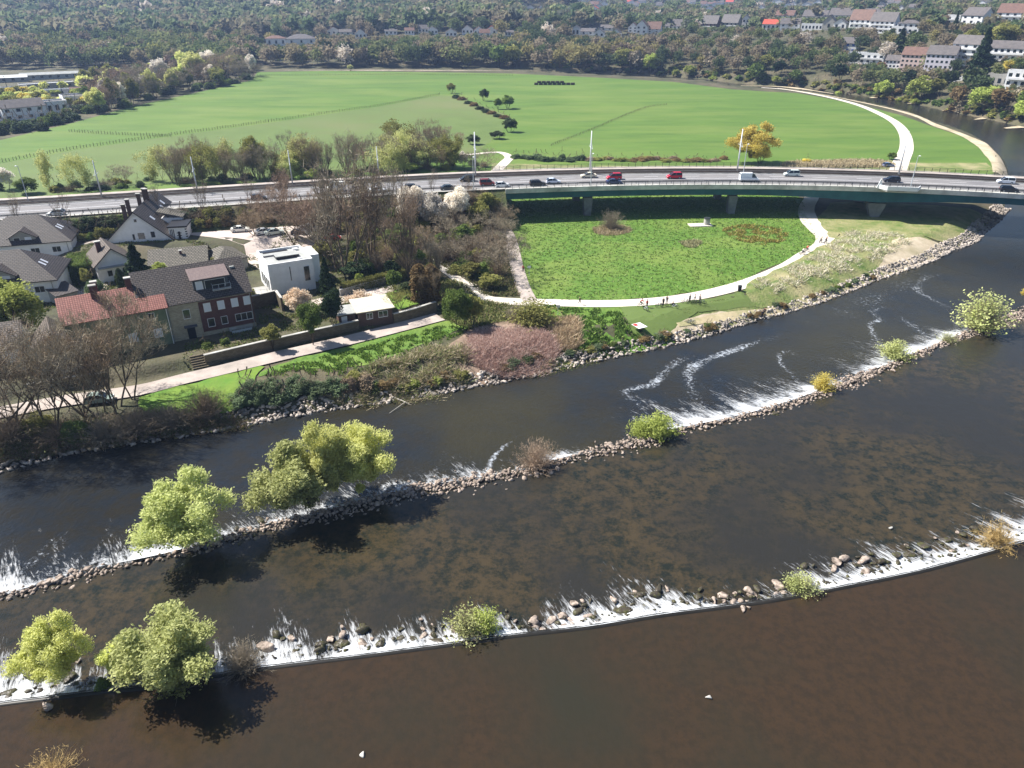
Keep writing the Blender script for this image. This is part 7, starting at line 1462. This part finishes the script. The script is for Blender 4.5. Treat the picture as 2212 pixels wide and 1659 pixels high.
for u, v, m_, hh, w, l in ((1405,158,'lime',17,17,'bright green willow on the far river bank'), (1350,150,'lime',15,14,'paler green willow left of the bright one on the far river bank'), (1488,165,'lime',10,14,'round yellow green bush at the water on the far bank'), (1460,167,'lime',7,9,'small yellow green bush at the water on the far bank'), (1905,212,'lime',13,15,'green willow left of the big bank willow'),
                           (1985,218,'lime',17,24,'big green willow in front of the pink apartment house'), (1975,228,'lime',5,8,'low green bush at the foot of the big bank willow'), (2122,240,'lime',14.5,22,'large lime willow in front of the grey white flat roofed building'), (2205,262,'lime',12,18,'lime willow at the right edge'), (1675,182,'lime',7,9,'small lime bush on the left of the gravel bars'),
                           (757,153,'wily',6,7,'round yellow bush at the far field edge'), (1290,157,'twigg',8,9,'grey green bush on the far edge of the field'), (2112,160,'con',26,17,'tall dark cedar among the white apartment houses'), (1940,118,'con',17,16,'dark conifer beside the little white house'), (2060,70,'con',14,7,'slim dark conifer on the upper right'), (1610,74,'con',10,6,'dark conifer in the ridge row of houses'),
                           (1900,160,'redl',9,9,'dark red leaved tree beside the terraced white house'), (2160,108,'olive',18,26,'broad ochre green tree on the upper right'), (2090,110,'olive',16,15,'tall ochre tree above the cedar'), (2178,160,'yel',9,11,'yellow green rounded bush below the long white terrace'), (1240,78,'bl',10,12,'pale blossoming tree at the left end of the ridge row'), (1383,70,'lime',10,8,'slim light green tree by the steep white gables'),
                           (1262,55,'olive',12,14,'yellow green tree above the ridge row'), (1890,72,'twig',6,8,'brown tree in front of the big block'), (2000,70,'olive',11,16,'olive tree right of the hipped villa'), (2030,62,'twig',12,16,'brown tree between villa and upper block')):
    x, y, z = T(u, v); plant('cone' if m_ == 'con' else 'leafy', m_, u, v, hh, w, l, xyz=(x, y, z-.2))
m_wood = M_attr('wood_foliage', trans=.45)
def forest(name, P_, label, n_leaf=90, leaf=.16, pal=None, seed=3):
    g = np.random.default_rng(seed); P_ = np.array(P_); N = len(P_); protos = []
    for k in range(5): C = crown_pts(n_leaf, .56, .56, .5, 9, .5, 900+k, .45); C[:, 2] += .55; protos.append((rot_quads(C, leaf, k)))
    pal = np.array([S(*c)[:3] for c in (pal or [(126,132,86),(100,114,72),(140,130,102),(148,136,114),(84,98,66),(152,144,96),(130,118,98)])]); V = np.zeros((N, n_leaf*4, 3), np.float32); Cc = np.zeros((N, n_leaf*4, 3), np.float32)
    kk = g.integers(0, 5, N); a = g.uniform(0, 6.28, N); wr = g.uniform(.85, 1.3, N)
    # species in drifts
    ci = ((np.sin(P_[:, 0]*.021)+np.cos(P_[:, 1]*.017+P_[:, 0]*.01)+2)*1.2+g.normal(0, 1.3, N)).astype(int) % len(pal)
    for i in range(N):
        v = protos[kk[i]]; c_, s_ = math.cos(a[i]), math.sin(a[i]); hh = P_[i, 3]; V[i, :, 0] = (v[:, 0]*c_-v[:, 1]*s_)*hh*wr[i]+P_[i, 0]; V[i, :, 1] = (v[:, 0]*s_+v[:, 1]*c_)*hh*wr[i]+P_[i, 1]; V[i, :, 2] = v[:, 2]*hh+P_[i, 2]-.5
        c = pal[ci[i]] if g.random() > .014 else np.array(S(214,204,190)[:3]); Cc[i] = c*g.uniform(.86, 1.14)
    return tag(link(name, arr_mesh(name, V.reshape(-1, 3), quadF(N*n_leaf), m_wood, cols=Cc.reshape(-1, 3))), label, kind='stuff')
forest('wood', stuffpts, 'mixed spring wood covering the far bank', 420, .07, seed=5)
hp = []
for a in np.arange(-.82, .82, .0125):
    r0 = np.interp(a, _az, _rr); r = r0+205
    while r < 3400:
        st = 12+(r-600)*.012; aa = a+random.uniform(-.006, .006)
        for q in range(max(1, int(r*.0125/st+random.random()))):
            a2 = a+random.uniform(-.0062, .0062); x, y = r*math.sin(a2)+random.uniform(-4,4), r*math.cos(a2)+random.uniform(-4,4); z = h(x, y); hh = (17+random.random()*9+(r-700)*.004)*(.62 if a2 > .12 else 1)
            u, v, d = proj(x, y, z)
            if v < -60: continue
            tp_ = proj(x, y, z+hh)[1]; bl = blocked(u, v, tp_, r)
            if bl is not None:
                hh = hh*(v-bl)/(v-tp_+.01)
                if hh < 4: continue
            if u > 2060 and 2 < v < 14: continue
            hp.append((x, y, z, hh, u))
        r += st
print('hill trees', len(hp), 'bank stuff', len(stuffpts), 'spots', len(spots))
forest('hill_wood', hp, 'spring woods on the hills behind the river', 100, .17, seed=8, pal=[(128,138,98),(110,124,88),(142,136,110),(136,130,106),(98,116,82),(146,152,104),(132,128,108),(118,122,104)])
sheet('rape_field', [T(2075,17)[:2], T(2140,9)[:2], T(2230,4)[:2], T(2300,7)[:2], T(2300,12)[:2], T(2200,13)[:2], T(2120,17)[:2]], 1.0, M('rape_blossom', S(226,210,60), S(200,200,80), sc=.02), L=40)
sheet('far_meadow', [T(1665-150,8)[:2], T(1540,3)[:2], T(1450,2)[:2], T(1480,8)[:2]], 1.5, m_field, L=40)
# ------------------------------------------------------------------ ground cover
def in_poly(poly, X, Y): return sdist(np.array(poly), X, Y) < 0
def scatter(poly, n, seed):
    g = np.random.default_rng(seed); poly = np.array(poly); lo = poly.min(0); hi = poly.max(0); X = []; Y = []; k = 0
    while k < n:
        x = g.uniform(lo[0], hi[0], n*2); y = g.uniform(lo[1], hi[1], n*2); m = in_poly(poly, x, y); X.append(x[m]); Y.append(y[m]); k += m.sum()
    X = np.concatenate(X)[:n]; Y = np.concatenate(Y)[:n]; return X, Y
def tufts(name, poly, n, hgt, w, mat, label, seed=1, clump=None, lean=.5, pal=None):
    g = np.random.default_rng(seed); X, Y = scatter(poly, n, seed)
    if clump:
        f = np.array([mnoise.noise(Vector((x*clump, y*clump, seed))) for x, y in zip(X, Y)]); m = f > g.normal(.0, .12, len(X)); X = X[m]; Y = Y[m]; n = len(X)
    Z = H(X, Y)+.03; a = g.uniform(0, 6.28, n); d = np.stack([np.cos(a), np.sin(a), np.zeros(n)], 1); L = hgt*g.uniform(.5, 1.3, n); tip = np.stack([g.normal(0, lean, n), g.normal(0, lean, n), np.ones(n)], 1)*L[:, None]; B = np.stack([X, Y, Z], 1); s = d*(w*g.uniform(.6, 1.4, n))[:, None]/2
    V = np.stack([B-s, B+s, B+tip+s*.5, B+tip-s*.5], 1).reshape(-1, 3); cols = None
    if pal is not None: c = np.array([S(*q)[:3] for q in pal]); cols = np.repeat(c[g.integers(0, len(c), n)]*g.uniform(.8, 1.2, (n, 1)), 4, 0)
    return tag(link(name, arr_mesh(name, V, quadF(n), mat, cols=cols)), label, kind='stuff')
m_cov = M_attr('grass_cover', trans=.25)
tufts('meadow_grass', mead, 70000, .2, .26, m_cov, 'tussocky fresh green grass of the meadow', 3, clump=.8, lean=.8, pal=[(112,138,66),(130,154,80),(88,114,52),(150,164,104)])
tufts('grass', smooth_poly(pxs([(1150,660),(1255,667),(1335,672),(1362,704),(1400,726),(1300,745),(1180,720),(1110,690)]), 3), 9000, .4, .3, m_cov, 'rough green grass below the pale path', 4, clump=.5, pal=[(106,134,62),(124,148,74),(86,112,50)])
tufts('grass', smooth_poly(pxs([(560,815),(640,785),(740,762),(850,733),(965,705),(1010,710),(900,765),(780,800),(640,812)]), 3), 9000, .35, .25, m_cov, 'green verge grass below the pavement', 5, clump=.6, pal=[(110,138,60),(128,150,72),(92,120,50)])
tufts('dry_reeds', smooth_poly(pxs([(1625,612),(1700,582),(1795,530),(1830,502),(1930,508),(1960,522),(1900,556),(1800,592),(1720,616),(1650,630)]), 3), 17000, .6, .16, m_cov, 'pale dry reeds and grass on the slope right of the path', 6, clump=.3, lean=.9, pal=[(216,206,182),(196,188,160),(160,168,126),(226,218,200)])
tufts('dry_reeds', smooth_poly(pxs([(700,840),(800,795),(900,760),(1000,745),(1010,800),(960,825),(880,840),(760,850)]), 3), 22000, .8, .14, m_cov, 'tangled pale dry grass on the bank below the verge', 7, clump=.25, lean=.9, pal=[(190,176,150),(170,158,130),(146,140,100),(124,136,80)])
tufts('dry_reeds', smooth_poly(pxs([(1200,745),(1260,742),(1330,755),(1480,722),(1600,690),(1700,662),(1800,625),(1900,598),(1960,582),(1960,592),(1800,642),(1600,698),(1480,733),(1300,766),(1180,795),(1100,812),(1150,780)]), 3), 26000, .55, .16, m_cov, 'dry grass and low herbs above the stone bank', 8, clump=.3, lean=.8, pal=[(176,168,120),(150,150,96),(104,124,62),(80,100,50)])
tufts('red_brambles', smooth_poly(pxs([(1000,768),(1018,725),(1100,714),(1180,722),(1205,748),(1185,776),(1110,786),(1035,782)]), 3), 26000, .85, .07, m_cov, 'mass of pinkish red bent bramble stems on the bank', 9, lean=.75, pal=[(206,178,166),(186,156,144),(160,132,120),(214,192,180)])
tufts('dry_reeds', smooth_poly(pxs([(1180,700),(1240,690),(1260,730),(1210,745)]), 3), 3000, 1.0, .12, m_cov, 'pale reeds right of the red brambles', 10, lean=.6, pal=[(200,180,150),(176,156,128)])
tufts('bank_undergrowth', smooth_poly(pxs([(-60,985),(0,925),(160,905),(300,890),(500,878),(515,892),(330,915),(200,932),(100,950),(0,968)]), 3), 26000, .8, .12, m_cov, 'brown and green undergrowth on the bank below the bare trees', 11, lean=.9, pal=[(140,124,98),(118,126,78),(104,112,70),(156,138,112),(116,100,80)])
tufts('dead_grass', smooth_poly(pxs([(1280,494),(1320,486),(1362,494),(1350,506),(1310,510),(1285,504)]), 1), 2600, .5, .12, m_cov, 'dead grass ring under the lone bush', 12, lean=.9, pal=[(176,160,132),(160,142,112)])
tufts('dead_grass', smooth_poly(pxs([(1695,352),(1760,349),(1850,347),(1915,350),(1910,362),(1700,362)]), 3), 5000, .9, .3, m_cov, 'pale dead reeds behind the bridge railing', 13, lean=.7, pal=[(196,182,150),(180,166,134)])
tufts('ochre_weeds', smooth_poly(pxs([(1560,495),(1620,485),(1690,498),(1700,515),(1660,530),(1600,522),(1570,508)]), 2), 5200, .4, .25, m_cov, 'ochre patch of weeds in the meadow', 14, lean=.7, clump=.4, pal=[(150,140,72),(168,150,96),(130,132,60)])
tufts('dead_grass', smooth_poly(pxs([(1465,524),(1510,520),(1508,534),(1480,534)]), 2), 900, .5, .2, m_cov, 'small dry patch in the middle of the meadow', 15, lean=.7, pal=[(176,170,130),(150,150,110)])
tufts('undergrowth', pxs([(930,560),(1000,545),(1090,545),(1122,640),(1045,640),(1005,605),(950,572)]), 9000, .5, .2, m_cov, 'olive and brown ground cover between the two paths', 21, lean=.9, pal=[(104,112,66),(120,116,80),(88,98,56),(136,122,94)])
tufts('undergrowth', pxs([(950,600),(1000,612),(1040,650),(1130,664),(1110,690),(1010,712),(960,690),(945,650)]), 8000, .45, .2, m_cov, 'olive ground cover at the end of the garden wall', 22, lean=.9, pal=[(112,122,66),(128,132,80),(94,108,56),(140,128,96)])
tufts('garden_grass', [tuple(q) for q in pxs([(395,790),(560,748),(775,702),(935,660),(950,610),(860,590),(720,600),(560,640),(560,700),(400,745)],1.3)], 26000, .22, .22, m_cov, 'grass and weeds in the gardens behind the stone wall', 23, lean=.9, clump=.3, pal=[(104,118,60),(120,126,72),(88,102,52),(134,124,92)])
tufts('garden_grass', [tuple(q) for q in pxs([(-60,700),(60,690),(200,640),(280,620),(260,560),(400,545),(560,590),(600,520),(900,520),(860,590),(700,600),(640,560),(330,540),(150,560),(-60,600)],1.3)], 30000, .25, .25, m_cov, 'grass and weeds between the village houses', 24, lean=.9, clump=.3, pal=[(104,118,60),(120,126,72),(88,102,52),(134,124,92)])
tufts('grass', smooth_poly(pxs([(1420,664),(1520,650),(1640,640),(1720,630),(1680,655),(1580,686),(1500,712),(1430,716),(1400,690)]), 3), 4000, .12, .2, m_cov, 'short worn grass around the sandy patch', 31, clump=.5, lean=.9, pal=[(124,138,72),(140,148,92),(104,122,60),(170,162,120)])
# bramble thicket: mounds of leaves
g_ = random.Random(9)
for i in range(20):
    u = g_.uniform(525, 800); v = np.interp(u, [520, 660, 800], [858, 838, 835])+g_.uniform(-10, 20); plant('bush', 'ivy' if u < 720 else g_.choice(['ivy','olive','twig']), u, v, g_.uniform(2.2, 3.4), g_.uniform(4.5, 6.5), 'grey green bramble mound of the thicket on the bank', 'bush', 'bramble mounds on the bank', var=i % 3, lod=2)
for i in range(20):
    u = g_.uniform(800, 1180); v = np.interp(u, [800, 1000, 1180], [842, 815, 778])+g_.uniform(-8, 8); plant('bush', g_.choice(['olive','ivy','dk','lime','brown']), u, v, g_.uniform(1.0, 1.8), g_.uniform(2.8, 4.5), 'small low bush above the stone bank in the middle', 'bush', 'low bushes above the stone bank', var=i % 3)
for i in range(34):
    u = g_.uniform(1200, 1900); v = np.interp(u, [1200, 1480, 1700, 1900], [775, 720, 660, 590])+g_.uniform(-5, 5); plant('bush', g_.choice(['olive','ivy','mid','brown']), u, v, g_.uniform(.7, 1.3), g_.uniform(2.4, 4.0), 'small low bush above the stone bank towards the bridge', 'bush', 'low bushes above the right stone bank', var=i % 3)
for i in range(26):
    u = g_.uniform(1260, 2160); v = np.interp(u, [1260, 1456, 1659, 1779, 1959, 2109], [154, 161, 182, 198, 218, 250])+g_.uniform(-3, 3); x, y, z = T(u, v); plant('bush', g_.choice(['olive','twigg','lime','brown']), u, v, g_.uniform(2.5, 5), g_.uniform(6, 10), 'low bank bush at the water of the far river bend', 'bush', 'bank bushes of the far river bend', var=i % 3, xyz=(x, y, z-.3), lod=0)
for i in range(170):
    u = g_.uniform(1180, 2210); v = np.interp(u, [1180, 1456, 1659, 1779, 1959, 2109, 2210], [149, 158, 180, 195, 216, 247, 268])-g_.uniform(1, 18); x, y, z = T(u, v)
    if z > -2: plant('bush', g_.choice(['olive','dk','mid','brown','olive','mid']), u, v, g_.uniform(2, 5), g_.uniform(6, 10), 'x', 'bush', bucket='rb', var=i % 3, xyz=(x, y, z-.3), lod=0)
flush('rb', 'bank_scrub', 'green and brown scrub on the far bank of the river bend')
# driftwood branch on the stones
x, y, z = T(905, 888); e = empty('driftwood', (x, y, z+.3), .6, 'bleached driftwood branch lying on the stone bank', 'driftwood'); mb = MB(); mb.tube((0,0,0),(-1.6,1.6,1.2),.10,.07,5); mb.tube((-1.6,1.6,1.2),(-5.2,.2,.9),.06,.03,5); mb.tube((-1.6,1.6,1.2),(-2.6,3.4,1.5),.06,.03,5); mb.build('branch', m_path, e)
# ------------------------------------------------------------------ haze
mh = bpy.data.materials.new('haze'); mh.use_nodes = True; t = mh.node_tree; t.nodes.remove(t.nodes['Principled BSDF']); pv = t.nodes.new('ShaderNodeVolumePrincipled'); pv.inputs['Color'].default_value = (.42, .60, 1, 1); pv.inputs['Density'].default_value = .00016; pv.inputs['Anisotropy'].default_value = .2
t.links.new(pv.outputs[0], t.nodes['Material Output'].inputs['Volume'])
zmax = float(Z.max())+30
mb = MB(); mb.box(-6500, -400, -8, 6500, 7300, max(zmax, 90)); o = mb.build('haze', mh); tag(o, kind='stuff'); o.data.update()
